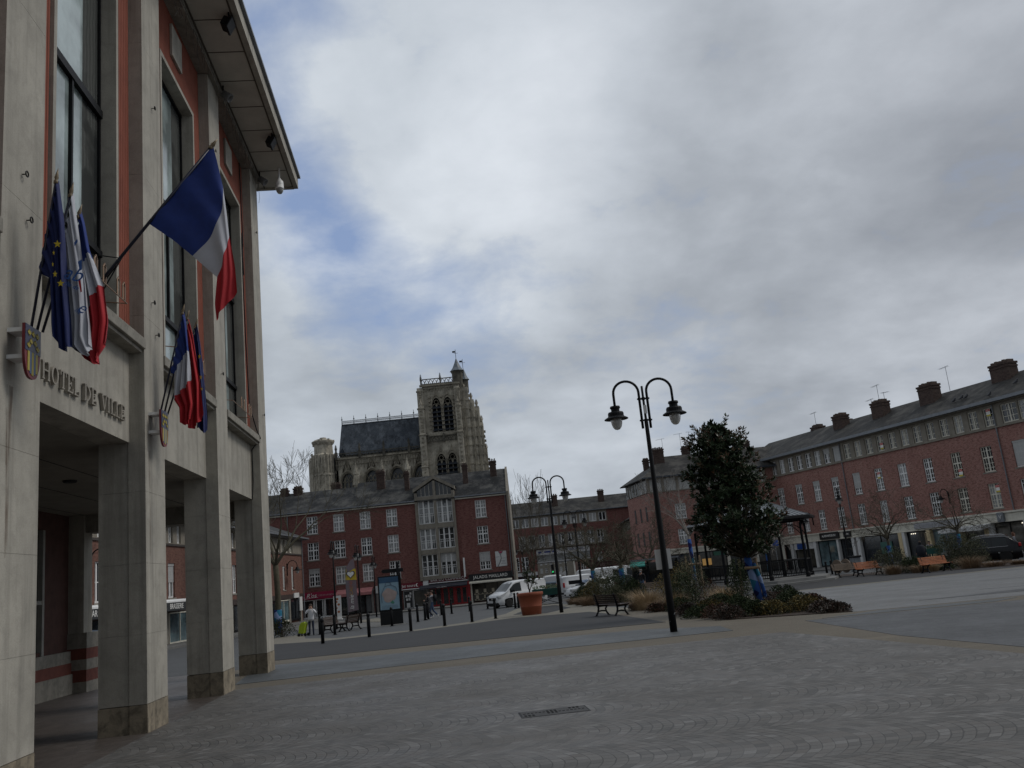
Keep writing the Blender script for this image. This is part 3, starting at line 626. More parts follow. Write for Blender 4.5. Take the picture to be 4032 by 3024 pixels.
# right group
GR = 'flags fanned from the right shield'
t, b = flagthing('French tricolour in front of the red flag on the right shield', (347, 890), (398, 660), 14.75, group=GR)
mb, P = flag([(0, [(368, 805), (384, 735), (396, 672)]), (.12, [(371, 806), (390, 745), (400, 690)]), (.3, [(374, 806), (397, 762), (405, 752)]), (.36, [(376, 806), (398, 770), (406, 760)]), (.66, [(374, 862), (392, 845), (412, 820)]), (.85, [(386, 880), (404, 880), (416, 870)]), (1, [(387, 908), (402, 918), (410, 900)])], 14.75,
             lambda u, v: 0 if v < .34 else (1 if v < .66 else 2), 0, .05, 3, ph=.5)
cloth(t, b, mb, [FRB, FRW, FRR])
t, b = flagthing('red flag hanging between the tricolour and the blue flag on the right shield', (355, 893), (408, 672), 14.88, group=GR)
mb, P = flag([(0, [(392, 770), (402, 720), (408, 690)]), (.3, [(402, 790), (412, 760), (415, 720)]), (.7, [(410, 880), (425, 840), (430, 820)]), (1, [(408, 925), (424, 920), (440, 890)])], 14.88, lambda u, v: 0, 0, .05, 2, ph=2.4)
cloth(t, b, mb, [FRR])
t, b = flagthing('blue European flag with yellow stars and frayed hem on the right shield', (362, 896), (427, 690), 15.0, group=GR)
mb, P = flag([(0, [(414, 750), (421, 715), (426, 700)]), (.3, [(420, 800), (428, 760), (431, 740)]), (.7, [(428, 880), (436, 850), (440, 830)]), (.92, [(425, 925), (438, 915), (447, 900)]), (1, [(430, 918), (440, 936), (446, 925)])], 15.0, lambda u, v: 0, 0, .04, 2, ph=1.4)
cloth(t, b, mb, [EUB]); marks(t, b, [star_at(431, 770, 6, 14.9, .6), star_at(434, 815, 6, 14.9, .5), star_at(436, 840, 5, 14.9, .5)], GOLD, 'stars')
# painted shields holding the poles
def shield(x, label):
    t = thing('shield_holder', label, 'shield', hallpt(x, -.2, 4.36), HZ, 'painted shields on the town hall pilasters')
    t.scale = (.8, 1, .78); W, H = .5, .8; n = 12
    def edge(k):
        out = [(-W / 2 * k, H * .97), (W / 2 * k, H * .97)]
        for i in range(n + 1): a = i / n; out.append((W / 2 * k * cos(a * pi / 2) ** .7 if i < n else 0, H * .5 * (1 - sin(a * pi / 2) ** 1.1) + H * .02 * (1 - a)))
        for i in range(n - 1, -1, -1): a = i / n; out.append((-W / 2 * k * cos(a * pi / 2) ** .7, H * .5 * (1 - sin(a * pi / 2) ** 1.1) + H * .02 * (1 - a)))
        return out
    s = MB(); s.prism(edge(1), .03, lambda a, b, q: (a, -.03 + q, b)); part('shield_board', s, M('shield_red', (.17, .02, .026), .5), t)
    f = MB(); f.prism([(-.245, .39), (.245, .39), (.245, .775), (-.245, .775)], .006, lambda a, b, q: (a, -.036 + q, b)); part('blue_field', f, NAVY, t)
    g = MB()
    for cx, cz in ((-.13, .66), (0, .66), (.13, .66), (-.065, .54), (.065, .54), (-.14, .47), (.14, .47)):
        g.prism([(cx, cz + .055), (cx + .018, cz + .01), (cx, cz - .05), (cx - .018, cz + .01)], .005, lambda a, b, q: (a, -.042 + q, b))
        for sx in (-1, 1): g.prism([(cx + sx * .01, cz - .015), (cx + sx * .04, cz + .03), (cx + sx * .05, cz - .005), (cx + sx * .03, cz - .02)], .005, lambda a, b, q: (a, -.042 + q, b))
        g.prism([(cx - .035, cz - .025), (cx + .035, cz - .025), (cx + .035, cz - .012), (cx - .035, cz - .012)], .005, lambda a, b, q: (a, -.0425 + q, b))
    part('lily_emblems', g, M('dull_gold', (.42, .34, .06), .6), t)
    g = MB()
    for k_, x_ in enumerate((-.125, -.0, .125)): g.prism([(x_ - .032, .10 - .05 * (k_ == 1)), (x_ + .032, .10 - .05 * (k_ == 1)), (x_ + .032, .395), (x_ - .032, .395)], .006, lambda a, b, q: (a, -.036 + q, b))
    part('gold_bars', g, M('dull_gold', (.42, .34, .06), .6), t)
    g = MB()
    for x_ in (-.0625, .0625): g.prism([(x_ - .03, .07), (x_ + .03, .07), (x_ + .03, .395), (x_ - .03, .395)], .006, lambda a, b, q: (a, -.0355 + q, b))
    part('blue_bars', g, M('shield_blue', (.05, .10, .22), .5), t)
    k = MB()
    for z in (.32, .72): k.box(-.14, .14, 0, .2, z - .03, z + .03)
    part('bracket', k, WHITE, t)
shield(-5.82, 'painted shield with blue lilies and gold bars beside the letters, nearest the camera')
shield(-.78, 'painted shield with blue lilies and gold bars on the second pillar, right of the letters')

# rust runs below the shield brackets: a broken, see-through stain on the stone
RUST, N_, b_, co_ = base('rust_run', .9, 0, .2)
b_.inputs['Base Color'].default_value = (.11, .055, .03, 1)
N_.l(N_.mapr(N_.noise(N_.scalev(co_, (26, 26, 1.3)), 1.0, 6, .7), .42, .72, 0, .75), b_.inputs['Alpha'])
for x_, z0, s_ in ((-5.84, 4.3, 1.0), (-.86, 4.3, .7)):
    mb = MB()
    for a_, b_, w_ in ((0, .35, .07), (.35, .9, .05), (.9, 1.9, .032)): mb.quad((x_ - w_ * s_, -.004, z0 - b_), (x_ + w_ * .8 * s_, -.004, z0 - b_), (x_ + w_ * 1.2 * s_, -.004, z0 - a_), (x_ - w_ * 1.3 * s_, -.004, z0 - a_))
    part('rust_stain', mb, RUST, hall)
# ------------------------------------------------------------------ brick buildings round the square
WCACHE = {}
def wall_mb(x0, x1, z0, z1, holes, dep=.2, y=0.):
    mb = MB(); xs = sorted({x0, x1, *[h[0] for h in holes], *[h[1] for h in holes]}); zs = sorted({z0, z1, *[h[2] for h in holes], *[h[3] for h in holes]})
    xs = [q for q in xs if x0 <= q <= x1]; zs = [q for q in zs if z0 <= q <= z1]
    for i in range(len(xs) - 1):
        for j in range(len(zs) - 1):
            cx, cz = (xs[i] + xs[i + 1]) / 2, (zs[j] + zs[j + 1]) / 2
            if any(h[0] < cx < h[1] and h[2] < cz < h[3] for h in holes): continue
            mb.quad((xs[i], y, zs[j]), (xs[i + 1], y, zs[j]), (xs[i + 1], y, zs[j + 1]), (xs[i], y, zs[j + 1]))
    for a, b, c, d in holes:
        mb.quad((a, y, c), (a, y, d), (a, y + dep, d), (a, y + dep, c)); mb.quad((b, y, c), (b, y + dep, c), (b, y + dep, d), (b, y, d))
        mb.quad((a, y, d), (b, y, d), (b, y + dep, d), (a, y + dep, d)); mb.quad((a, y, c), (a, y + dep, c), (b, y + dep, c), (b, y, c))
    return mb
def frame_mesh(w, h, cols, rows, cross, mat):
    k = ('f', round(w, 2), round(h, 2), cols, rows, cross, mat.name)
    if k not in WCACHE:
        mb = MB(); e = .095
        mb.box(0, w, .09, .17, 0, e); mb.box(0, w, .09, .17, h - e * .8, h); mb.box(0, e, .092, .168, e, h - e * .8); mb.box(w - e, w, .092, .168, e, h - e * .8)
        if 'v' in cross: mb.box(w / 2 - .07, w / 2 + .07, .088, .169, e, h - e * .8)
        if 'h' in cross: mb.box(e, w - e, .087, .1685, h * .56 - .06, h * .56 + .06)
        for c in range(1, cols):
            x = w * c / cols
            if 'v' in cross and abs(x - w / 2) < .03: continue
            mb.box(x - .026, x + .026, .105, .15, e, h - e)
        for r_ in range(1, rows):
            z = h * r_ / rows
            if 'h' in cross and abs(z - h * .56) < h * .12: continue
            mb.box(e, w - e, .106, .149, z - .024, z + .024)
        WCACHE[k] = mb.mesh('window', mat)
    return WCACHE[k]
def cached(key, fn):
    if key not in WCACHE: WCACHE[key] = fn()
    return WCACHE[key]
def window(par, x0, x1, z0, z1, cols=4, rows=4, cross='vh', glass=None, sill=True, shut=0., fmat=None, y=0., sillm=None, bars=False):
    w, h = x1 - x0, z1 - z0; fmat = fmat or WHITE
    o = obj('window', frame_mesh(w, h, cols, rows, cross, fmat), par, (x0, y + .03, z0))
    g = glass or random.choice([GLASS, GLASS, GLASS_N, GLASS_N, GLASS_C])
    obj('pane', cached(('g', round(w, 2), round(h, 2), g.name), lambda: MB().quad((.02, .135, .02), (w - .02, .135, .02), (w - .02, .135, h - .02), (.02, .135, h - .02)).mesh('pane', g)), o)
    if sill: obj('sill', cached(('s', round(w, 2), (sillm or STONE_D).name), lambda: MB().box(-.12, w + .12, -.07, .09, -.11, -.003).mesh('sill', sillm or STONE_D)), o)
    if shut: obj('roller_shutter', cached(('r', round(w, 2), round(h * shut, 2)), lambda: shutter_mesh(w, h, shut)), o)
    if bars:
        def bm_():
            b = MB(); b.box(.03, w - .03, -.03, .01, h * .42, h * .42 + .04)
            for i in range(9): xx = .05 + (w - .1) * i / 8; b.box(xx - .014, xx + .014, -.02, .0, .03, h * .42)
            return b.mesh('balcony_rail', WHITE)
        obj('balcony_rail', cached(('b', round(w, 2), round(h, 2)), bm_), o)
    return o
def shutter_mesh(w, h, s):
    b = MB(); b.box(.0, w, .02, .088, h - max(.16, .1), h)
    n = max(1, int(h * s / .09))
    for i in range(n): z = h - (i + 1) * h * s / n; b.box(.02, w - .02, .05, .085 - .006 * (i % 2), z + .004, z + h * s / n - .004)
    return b.mesh('roller_shutter', SHUT)
def gable_roof(par, x0, x1, ye, ze, yr, zr, yb, mat, over=.35, zs=None, thick=.14):
    mb = MB()
    pr = [(ye - over, ze), (yr, zr), (yb + over, ze), (yb + over, ze - thick), (yr, zr - thick), (ye - over, ze - thick)]
    mb.prism(pr, x1 - x0, lambda a, b, t: (x0 + t, a, b)); return part('roof', mb, mat, par)
def chimney(roof, x, y, w, d, zb, zt, mat, pots=4, label=None):
    mb = MB(); h = zt - zb
    mb.box(x - w / 2, x + w / 2, y - d / 2, y + d / 2, zb, zt - .55); mb.box(x - w / 2 - .05, x + w / 2 + .05, y - d / 2 - .05, y + d / 2 + .05, zt - .55, zt - .42)
    mb.box(x - w / 2, x + w / 2, y - d / 2, y + d / 2, zt - .42, zt - .28); mb.box(x - w / 2 - .07, x + w / 2 + .07, y - d / 2 - .07, y + d / 2 + .07, zt - .28, zt - .1)
    c = part('chimney', mb, mat, roof)
    p = MB(); n = pots
    for i in range(n):
        xx = x - w / 2 + w * (i + .5) / n; p.box(xx - w / n * .3, xx + w / n * .3, y - d * .32, y + d * .32, zt - .1, zt + .12 + .05 * (i % 2))
    part('chimney_pots', p, M('sooty_pots', (.10, .07, .055), .9, .3, 4), c)
    return c
def antenna(roof, x, y, z, h, flip=1):
    mb = MB(); mb.ring([(x, y, z), (x, y, z + h)], .022, 4); mb.ring([(x - .75 * flip, y, z + h - .12), (x + .35 * flip, y, z + h)], .015, 4)
    for i in range(6): q = -.7 + .19 * i; mb.ring([(x + q * flip, y - .25, z + h - .08 + .05 * q), (x + q * flip, y + .25, z + h - .08 + .05 * q)], .009, 3)
    return part('antenna', mb, GREYM, roof)
def gutter(par, x0, x1, z, mat=GREYM, y=-.42):
    mb = MB(); mb.box(x0, x1, y, y + .16, z - .1, z + .03); mb.box(x0, x1, y + .16, 0, z - .16, z - .1); return part('gutter', mb, mat, par)
def pipe(par, x, z0, z1, mat=GREYM, y=-.09):
    mb = MB(); mb.ring([(x, y, z0), (x, y, z1)], .05, 8)
    for k in range(5): z = z0 + (z1 - z0) * (k + .5) / 5; mb.ring([(x, y, z - .03), (x, y, z + .03)], .065, 8)
    return part('downpipe', mb, mat, par)

# ============ 1. the dark red apartment house straight ahead (local x = world x, front at y 94)
YB = 94.0; gB = gz(94)
cen = thing('apartment_house', 'long dark red brick apartment house with shops and a glazed gable bay, below the church', 'apartment house', (0, YB, 0))
winsT = [(-23.3, -22.12), (-20.45, -19.28), (-17.6, -16.45), (-14.76, -13.6), (-5.23, -4.07)]
rowsC = [(7.93, 9.78), (5.18, 7.02), (2.48, 4.32)]
holes = [(a, b, c, d) for a, b in winsT for c, d in rowsC]
for (a, b) in ((-32, -11.56), (-7.36, -1.62)):
    part('wall', wall_mb(a, b, 1.7, 10.2, [h for h in holes if a < h[0] < b]), BRICK_C, cen)
mb = MB(); mb.box(-32, -11.6, .17, 9.3, gB - .3, 10.15); mb.box(-7.3, -1.62, .17, 11, gB - .3, 10.15); mb.box(-11.6, -7.3, .6, 11, gB - .3, 11); part('body', mb, BRICK_C, cen)
gl3 = {0: [GLASS, GLASS_N, GLASS_N, GLASS_C, GLASS_N], 1: [GLASS, GLASS, GLASS, GLASS_N, GLASS], 2: [GLASS, GLASS_N, GLASS_N, GLASS, GLASS]}
for i, (a, b) in enumerate(winsT):
    for j, (c, d) in enumerate(rowsC):
        window(cen, a, b, c, d, glass=gl3[j][i], shut={(0, 2): .3, (4, 2): .55, (1, 0): .14, (2, 2): .08, (1, 2): .06}.get((i, j), 0))
rfC = gable_roof(cen, -32.5, -18.4, 0, 10.32, 4.6, 12.98, 9.4, SLATE); rfC2 = gable_roof(cen, -18.4, -1.75, 0, 10.32, 4.9, 13.45, 9.8, SLATE)
gutter(cen, -32, -11.6, 10.34); gutter(cen, -7.3, -1.7, 10.34)
mb = MB(); mb.box(-32, -11.6, -.26, .01, 10.06, 10.2); mb.box(-7.3, -1.7, -.26, .01, 10.06, 10.2); part('eaves_board', mb, CREAM, cen)
mb = MB(); mb.box(-1.78, -1.55, -.5, 11, gB - .3, 10.4); mb.prism([(-.5, 10.4), (4.9, 13.65), (10.3, 10.4)], .23, lambda a, b, t: (-1.78 + t, a, b)); part('party_wall', mb, CONC, cen)
pipe(cen, -1.95, 1.6, 10.2); pipe(cen, -25.3, 1.8, 10.2)
BRCH = brick('chimney_brick', (.085, .05, .042), (.055, .036, .032), (.12, .095, .08))
for x, w, zb, zt, rf, y in ((-15.58, .95, 11.3, 14.2, rfC2, 3.2), (-12.6, .55, 11, 13.7, rfC2, 2.4), (-6.15, .6, 11.2, 13.95, rfC2, 2.6), (-3.05, .75, 11.8, 14.2, rfC2, 3.6), (-21.0, 1.1, 11.6, 13.5, rfC, 5.2), (-25.1, 1.0, 11.6, 13.4, rfC, 4.2), (-26.6, .9, 11.6, 13.3, rfC, 4.2)):
    chimney(rf, x, y, w * .92, .6, zb, zt + .15, BRCH, 4)
# glazed bay of concrete
bay = MB(); L, R, Mx = -11.58, -7.34, -9.44
for x in (L, R - .28): bay.box(x, x + .28, -.35, .6, 1.95, 11.1)
bay.box(Mx - .14, Mx + .14, -.33, .6, 1.95, 12.3)
for z0, z1 in ((1.98, 2.36), (4.6, 5.1), (7.28, 7.78), (10.3, 10.68)): bay.box(L + .28, Mx - .14, -.3, .6, z0, z1); bay.box(Mx + .14, R - .28, -.3, .6, z0, z1)
for s_ in (-1, 1):
    xe = L - .12 if s_ < 0 else R + .12
    bay.prism([(Mx, 12.85), (xe, 11.55), (xe, 11.2), (Mx, 12.5)][::s_], 1.05, lambda a, b, t: (a, -.42 + t, b))
part('bay_frame', bay, CONC, cen)
mb = MB(); mb.prism([(L - .2, 11.55), (Mx, 12.88), (R + .2, 11.55), (Mx, 12.78)], 5, lambda a, b, t: (a, .4 + t, b)); part('bay_roof', mb, LEAD, cen)
for k, (x0, x1) in enumerate(((L + .28, Mx - .14), (Mx + .14, R - .28))):
    for j, (z0, z1) in enumerate(((7.78, 10.3), (5.1, 7.28), (2.36, 4.6))):
        window(cen, x0, x1, z0, z1, 3, 3, '', glass=[[GLASS_N, GLASS_N], [GLASS_N, GLASS], [GLASS, GLASS]][j][k], sill=False, shut=.42 if (k, j) == (1, 2) else 0, y=-.12, bars=True)
        mb = MB(); 
        for q in (1 / 3, 2 / 3): xx = x0 + (x1 - x0) * q; mb.box(xx - .075, xx + .075, -.04, .04, z0, z1)
        part('window_posts', mb, WHITE, cen)
for s_ in (-1, 1):
    a, b = (L + .28, Mx - .14) if s_ < 0 else (R - .28, Mx + .14)
    mb = MB(); mb.add([(a, .02, 10.7), (b, .02, 10.7), (b, .02, 12.3), (a, .02, 11.35)], [(0, 1, 2, 3)]); g = part('gable_pane', mb, GLASS, cen)
    mb = MB()
    for q in (.25, .5, .75): xx = a + (b - a) * q; mb.box(xx - .045, xx + .045, -.05, .03, 10.7, 11.35 + .95 * q)
    mb.box(min(a, b), max(a, b), -.04, .03, 10.68, 10.76); part('mullions', mb, M('grey_joinery', (.34, .33, .3), .7), g)
mb = MB(); mb.box(-3.55, -2.38, -.08, -.01, 2.66, 4.22); sg = part('advert_board', mb, WHITE2, cen)
mb = MB(); mb.prism([(-3.2, 4.2), (-2.72, 4.2), (-2.96, 3.95)], .01, lambda a, b, t: (a, -.095 + t, b)); part('pink_corner', mb, M('magenta_print', (.35, .02, .08), .5), sg)
mb = MB(); mb.ring([(-3.2, -.09, 4.2), (-2.98, -.09, 3.85), (-2.95, -.09, 3.5), (-3.1, -.09, 3.1), (-3.35, -.09, 2.7)], .025, 5); mb.ring([(-2.72, -.09, 4.2), (-2.92, -.09, 3.95)], .02, 5); part('black_curve', mb, BLACK, sg)
GREYT = M('grey_print', (.3, .3, .31), .6)
mb = MB()
for x, z, w_ in ((-3.5, 3.62, .35), (-2.95, 3.45, .45), (-2.98, 3.2, .42), (-2.9, 3.05, .3), (-3.0, 2.9, .5)): mb.box(x, x + w_, -.086, -.08, z, z + .05)
part('grey_print', mb, GREYT, sg)
mb = MB(); mb.box(-6.95, -6.8, -.5, -.02, 1.95, 3.9); part('blade_sign', mb, WHITE, cen)
# ground floor: shopfronts set into a dark base
def front(par, x0, x1, z0, z1, y=.05, glass=GLASS, fm=None, posts=(), door=None, fw=.07, transom=None):
    fm = fm or BLACK; mb = MB()
    mb.box(x0, x0 + fw, y - .06, y + .05, z0, z1); mb.box(x1 - fw, x1, y - .06, y + .05, z0, z1); mb.box(x0 + fw, x1 - fw, y - .06, y + .05, z1 - fw, z1); mb.box(x0 + fw, x1 - fw, y - .06, y + .05, z0, z0 + .16)
    for p in posts: mb.box(p - fw / 2, p + fw / 2, y - .058, y + .05, z0 + .16, z1 - fw)
    if transom: mb.box(x0 + fw, x1 - fw, y - .055, y + .045, transom - .03, transom + .03)
    o = part('shop_window', mb, fm, par); g = MB().quad((x0 + .02, y, z0 + .1), (x1 - .02, y, z0 + .1), (x1 - .02, y, z1 - .03), (x0 + .02, y, z1 - .03)); part('pane', g, glass, o); return o
zp = gB + .115
mb = MB()
for x in (-24.4, -24.15, -20.2, -16.75, -16.2, -13.85, -10.85, -6.55, -2.2, -1.7): mb.box(x - .12, x + .12, -.05, .2, zp - .1, 1.75)
mb.box(-26.9, -1.62, .02, .3, 1.5, 1.75); mb.box(-26.9, -1.6, .3, 1, zp - .2, 1.7); part('shop_base', mb, M('shop_trim', (.2, .19, .18), .7), cen)
RASP = M('raspberry_sign', (.30, .012, .055), .5, .1); PINK = M('faded_pink_awning', (.42, .17, .17), .8, .15, 3, streak=.3); BORD = M('bordeaux_sign', (.10, .008, .014), .45); LETW = M('white_letters', (.85, .84, .8), .5, .03)
def fascia(par, x0, x1, z0, z1, mat, txt=None, size=.4, tm=LETW, y=-.1, dep=.12, wide=1., dx=0, name='shop_sign', **k):
    mb = MB(); mb.box(x0, x1, y - dep, y + .12, z0, z1); o = part(name, mb, mat, par)
    if txt: text(txt, size, tm, o, ((x0 + x1) / 2 + dx, y - dep - .006, (z0 + z1) / 2), .006, wide=wide, **k)
    return o
o = fascia(cen, -24.1, -20.42, 1.18, 1.9, RASP); text("R'os", .62, LETW, o, (-23.1, -.23, 1.55), .006, shear=.35); text('COIFFURE & ESTHETIQUE', .2, M('pink_letters', (.55, .35, .38), .5), o, (-21.45, -.23, 1.52), .006, wide=.82)
mb = MB(); mb.ring([(-23.9, -.225, 1.25), (-23.2, -.228, 1.33), (-22.4, -.228, 1.36)], .016, 4); part('flourish', mb, LETW, o)
mb = MB(); mb.prism([(-.05, 1.86), (-1.0, 1.42), (-1.0, 1.36), (-.05, 1.8)], 3.75, lambda a, b, t: (-20.38 + t, a, b)); mb.box(-20.38, -16.63, -1.02, -.99, 1.14, 1.40)
o = part('awning', mb, PINK, cen); text('Art Design', .26, M('brown_script', (.08, .02, .02), .6), o, (-18.4, -1.03, 1.26), .004, shear=.4)
LITSHOP = glassm('lit_shop_glass', (.06, .055, .045))
front(cen, -24.1, -22.9, zp, 1.12, fm=WHITE, glass=GLASS); front(cen, -22.85, -21.8, zp, 1.12, fm=WHITE, posts=(-22.65, -22.0)); front(cen, -21.75, -20.35, zp, 1.15, fm=WHITE)
front(cen, -20.05, -18.6, zp, 1.1); front(cen, -18.55, -17.55, zp, 1.1, posts=(-18.1,)); front(cen, -17.5, -16.85, zp, 1.1, glass=M('steel_grille', (.12, .125, .13), .5))
front(cen, -16.1, -13.95, zp, 1.2, glass=LITSHOP, fm=CREAM)
fascia(cen, -16.45, -16.1, 1.15, 1.9, WHITE2, name='sign_box'); 
o = fascia(cen, -13.78, -11.36, 1.3, 1.88, RASP if False else M('wine_sign', (.16, .006, .02), .4), 'Jet tours', .4, dx=-.3)
mb = MB(); mb.prism([(-11.95 + .17 * cos(a), 1.6 + .17 * sin(a)) for a in [radians(60 + 24 * i) for i in range(11)]] + [(-11.87 + .13 * cos(a), 1.6 + .14 * sin(a)) for a in [radians(290 - 22 * i) for i in range(11)]], .01, lambda a, b, t: (a, -.23 + t, b)); part('crescent_logo', mb, LETW, o)
mb = MB(); mb.box(-13.85, -11.3, -.25, .05, 1.2, 1.28); mb.box(-11.34, -10.78, -.2, .05, 1.28, 1.98); part('sign_frame', mb, WHITE, cen)
d_ = front(cen, -13.5, -12.52, zp, 1.12, glass=M('door_black', (.02, .022, .025), .4), fm=M('grey_frame', (.3, .3, .3), .5)); front(cen, -12.48, -10.95, zp, 1.12, glass=LITSHOP, fm=WHITE2)
mb = MB(); 
for x, z in ((-13.2, .55), (-12.95, .58), (-12.8, .5), (-13.15, .2), (-12.9, .22), (-12.75, .8)): mb.box(x - .09, x + .09, -.03, -.02, z - .12, z + .12)
mb.box(-13.2, -12.85, -.03, -.02, -.6, -.15); part('posters', mb, WHITE2, d_)
o = fascia(cen, -10.7, -6.68, 1.66, 2.12, BORD, 'BAR DU COMMERCE', .37, wide=1.02, space=1.08)
text('7', .13, LETW, o, (-10.35, -.23, 1.88), .005); text('7', .13, LETW, o, (-6.95, -.23, 1.88), .005)
mb = MB(); mb.box(-10.7, -6.68, -.24, -.1, 1.58, 1.655); part('white_strip', mb, WHITE, o)
mb = MB(); mb.prism([(-.1, 1.5), (-1.5, 1.2), (-1.5, 1.08), (-.1, 1.42)], 4.95, lambda a, b, t: (-11.65 + t, a, b)); o = part('awning', mb, M('dark_blue_awning', (.022, .024, .036), .8, .2, 3), cen)
text('BAR DU COMMERCE', .11, LETW, o, (-9.3, -1.51, 1.145), .003)
RED = M('red_joinery', (.33, .012, .016), .45, .1, 3)
front(cen, -10.7, -9.5, zp, 1.1, fm=RED, posts=(-10.1,)); front(cen, -9.45, -8.15, zp, 1.1, fm=RED, fw=.14, posts=(-8.75,)); front(cen, -8.1, -6.7, zp, 1.1, fm=RED, fw=.2, posts=(-7.4,))
for a_, b_, c_ in ((-8.24, -8.05, 1.1), (-6.72, -6.45, 1.5)): mb = MB(); mb.box(a_, b_, -.1, -.015, zp, c_); part('red_panel', mb, RED, cen)
fascia(cen, -6.5, -2.0, 1.4, 2.12, M('black_sign', (.008, .008, .009), .35), 'JALADIS MAILLARD', .44, wide=.92, space=1.05)
mb = MB(); mb.prism([(-.1, 1.42), (-.75, 1.28), (-.75, 1.16), (-.1, 1.3)], 4.5, lambda a, b, t: (-6.5 + t, a, b)); part('awning', mb, CREAM, cen)
jw = front(cen, -6.25, -2.3, zp + .1, 1.22, glass=LITSHOP, fm=BLACK, posts=(-4.9, -3.6))
mb = MB()
for z in (-.45, .15):
    mb.box(-6.1, -2.5, -.025, .02, z - .16, z - .12)
    for i in range(9): x = -6.0 + .4 * i + .06 * sin(i * 5); mb.lathe([(.0, 0), (.09, .01), (.1, .06), (.05, .1), (.0, .12)], 8, (x, -.03, z - .12))
    for i in range(4): x = -5.8 + .85 * i; mb.box(x - .14, x + .14, -.03, -.015, z + .02, z + .38)
part('displayed_goods', mb, M('goods_cream', (.42, .37, .28), .6), jw)
mb = MB(); mb.box(-6.42, -6.27, -.1, .1, zp, 1.25); part('white_jamb', mb, CREAM, cen)

# ============ 2. lower cafe row on the left, seen through the arcade (faces +X)
LZ = radians(90)
row = thing('cafe_row', 'brown brick terrace with shallow roof and cafe front, seen behind the town hall pillars', 'terrace house', (-22.5, 94, 0), LZ)
up = []
for k in range(22):
    x = -50.4 + 1.33 * k - (0 if k < 14 else 0)
    if x > -21: break
    up.append((x, x + .62))
up += [(-14.2 + 1.38 * k, -14.2 + 1.38 * k + .95) for k in range(4)]
lo = [(-50.3, -49.1), (-48.0, -47.2)] + [(-41.6 + 3.0 * k, -41.6 + 3.0 * k + 1.05) for k in range(7)] + [(-12.8, -12.0), (-9.85, -9.05)]
part('wall', wall_mb(-60, -5.6, 1.9, 5.55, [(a, b, 2.35, 4.47) for a, b in lo]), BRICK_L, row)
part('upper_band', wall_mb(-60, -5.6, 5.55, 7.15, [(a, b, 5.74, 6.9) for a, b in up]), CONC, row)
mb = MB(); mb.box(-60, -5.6, .17, 9, -1.1, 7.1); part('body', mb, BRICK_L, row)
mb = MB(); mb.box(-60, -5.6, -.09, .02, 5.55, 5.68); part('string_course', mb, M('dark_course', (.06, .05, .045), .8), row)
for a, b in up: window(row, a, b, 5.74, 6.9, 2, 2, 'v', sill=False, fmat=WHITE if a < -20 else CREAM)
for a, b in lo: window(row, a, b, 2.35, 4.47, 1, 2, 'v', glass=GLASS_C if a > -39 and a < -20 else None, shut=.55 if a < -36.5 and a > -40 else (.9 if a > -13 else 0))
rf = gable_roof(row, -60, -5.2, 0, 7.2, 4.5, 9.4, 9, SLATE, .6)
gutter(row, -60, -5.4, 7.2, y=-.75)
pipe(row, -5.9, -.6, 7.1)
mb = MB(); mb.box(-60, -5.6, -.02, .16, 1.5, 1.9); part('shop_lintel', mb, M('dark_timber', (.05, .035, .03), .7), row)
AWN = M('dark_awning', (.03, .032, .034), .7)
for x0, x1, s_ in ((-51.9, -47.5, 'BAR'), (-46.6, -36.8, 'BRASSERIE')):
    mb = MB(); mb.prism([(-.02, 2.25), (-1.25, 2.22), (-1.3, 2.12), (-1.3, 2.04), (-.02, 2.04)], x1 - x0, lambda a, b, t: (x0 + t, a, b)); o = part('white_canopy', mb, WHITE, row)
    mb = MB(); mb.box(x0 + .02, x1 - .02, -1.285, -1.24, 1.56, 2.038); part('canopy_valance', mb, AWN, o)
    text(s_, .44, LETW, o, (-50.75 if s_ == 'BAR' else -40.55, -1.292, 1.8), .006)
for i in range(13): front(row, -58.5 + 4 * i, -58.5 + 4 * i + 3.4, -.5, 1.45, fm=CREAM if i % 2 else BLACK, posts=(-58.5 + 4 * i + 1.7,), glass=[GLASS, GLASS_B][i % 2])
mb = MB()
for i in range(14): x = -59 + 4 * i; mb = MB(); mb.box(x - .22, x + .22, -.06, .2, -1, 1.5); part('shop_pier', mb, STONE_D, row)
mb = MB(); mb.box(-7.6, -6.6, -.1, .0, .3, 1.6); mb.box(-9.6, -7.8, -.12, 0, 1.55, 2.0); part('shop_sign', mb, WHITE2, row)

# ============ 3. the range with the street arch further back
far = thing('arch_range', 'long brick range with white shuttered windows bridging the street beyond', 'apartment house', (0, 145, 0))
gF = gz(145)
topw = [(-2.3 + 1.585 * k, -2.3 + 1.585 * k + 1.16) for k in range(10)]
part('upper_band', wall_mb(-3, 13.3, 8.78, 10.7, [(a, b, 8.9, 10.3) for a, b in topw]), CONC, far)
part('wall', wall_mb(-3, 13.3, 5.4, 8.78, [(-1.4 + 1.6 * k, -1.4 + 1.6 * k + 1.0, 5.5, 7.48) for k in range(9)]), BRICK_C, far)
mb = MB(); mb.box(13.3, 24, 0, 10, -2, 10.7); mb.box(-3, 13.3, .17, 10, 5.0, 10.6); mb.box(-3, 1.2, 0.02, 10, -2, 5.4); mb.box(9.9, 13.3, 0.02, 10, -2, 5.4); part('body', mb, BRICK_C, far)
for k, (a, b) in enumerate(topw): window(far, a, b, 8.9, 10.3, 2, 1, 'v', sill=False, glass=[GLASS_C, GLASS_N, SHUT, GLASS_N, GLASS_N, SHUT, SHUT, GLASS_N, SHUT, GLASS][k])
for k in range(9): window(far, -1.4 + 1.6 * k, -.4 + 1.6 * k, 5.5, 7.48, 2, 1, 'v', sill=False, bars=True, glass=GLASS_N if k % 3 == 0 else GLASS)
mb = MB()
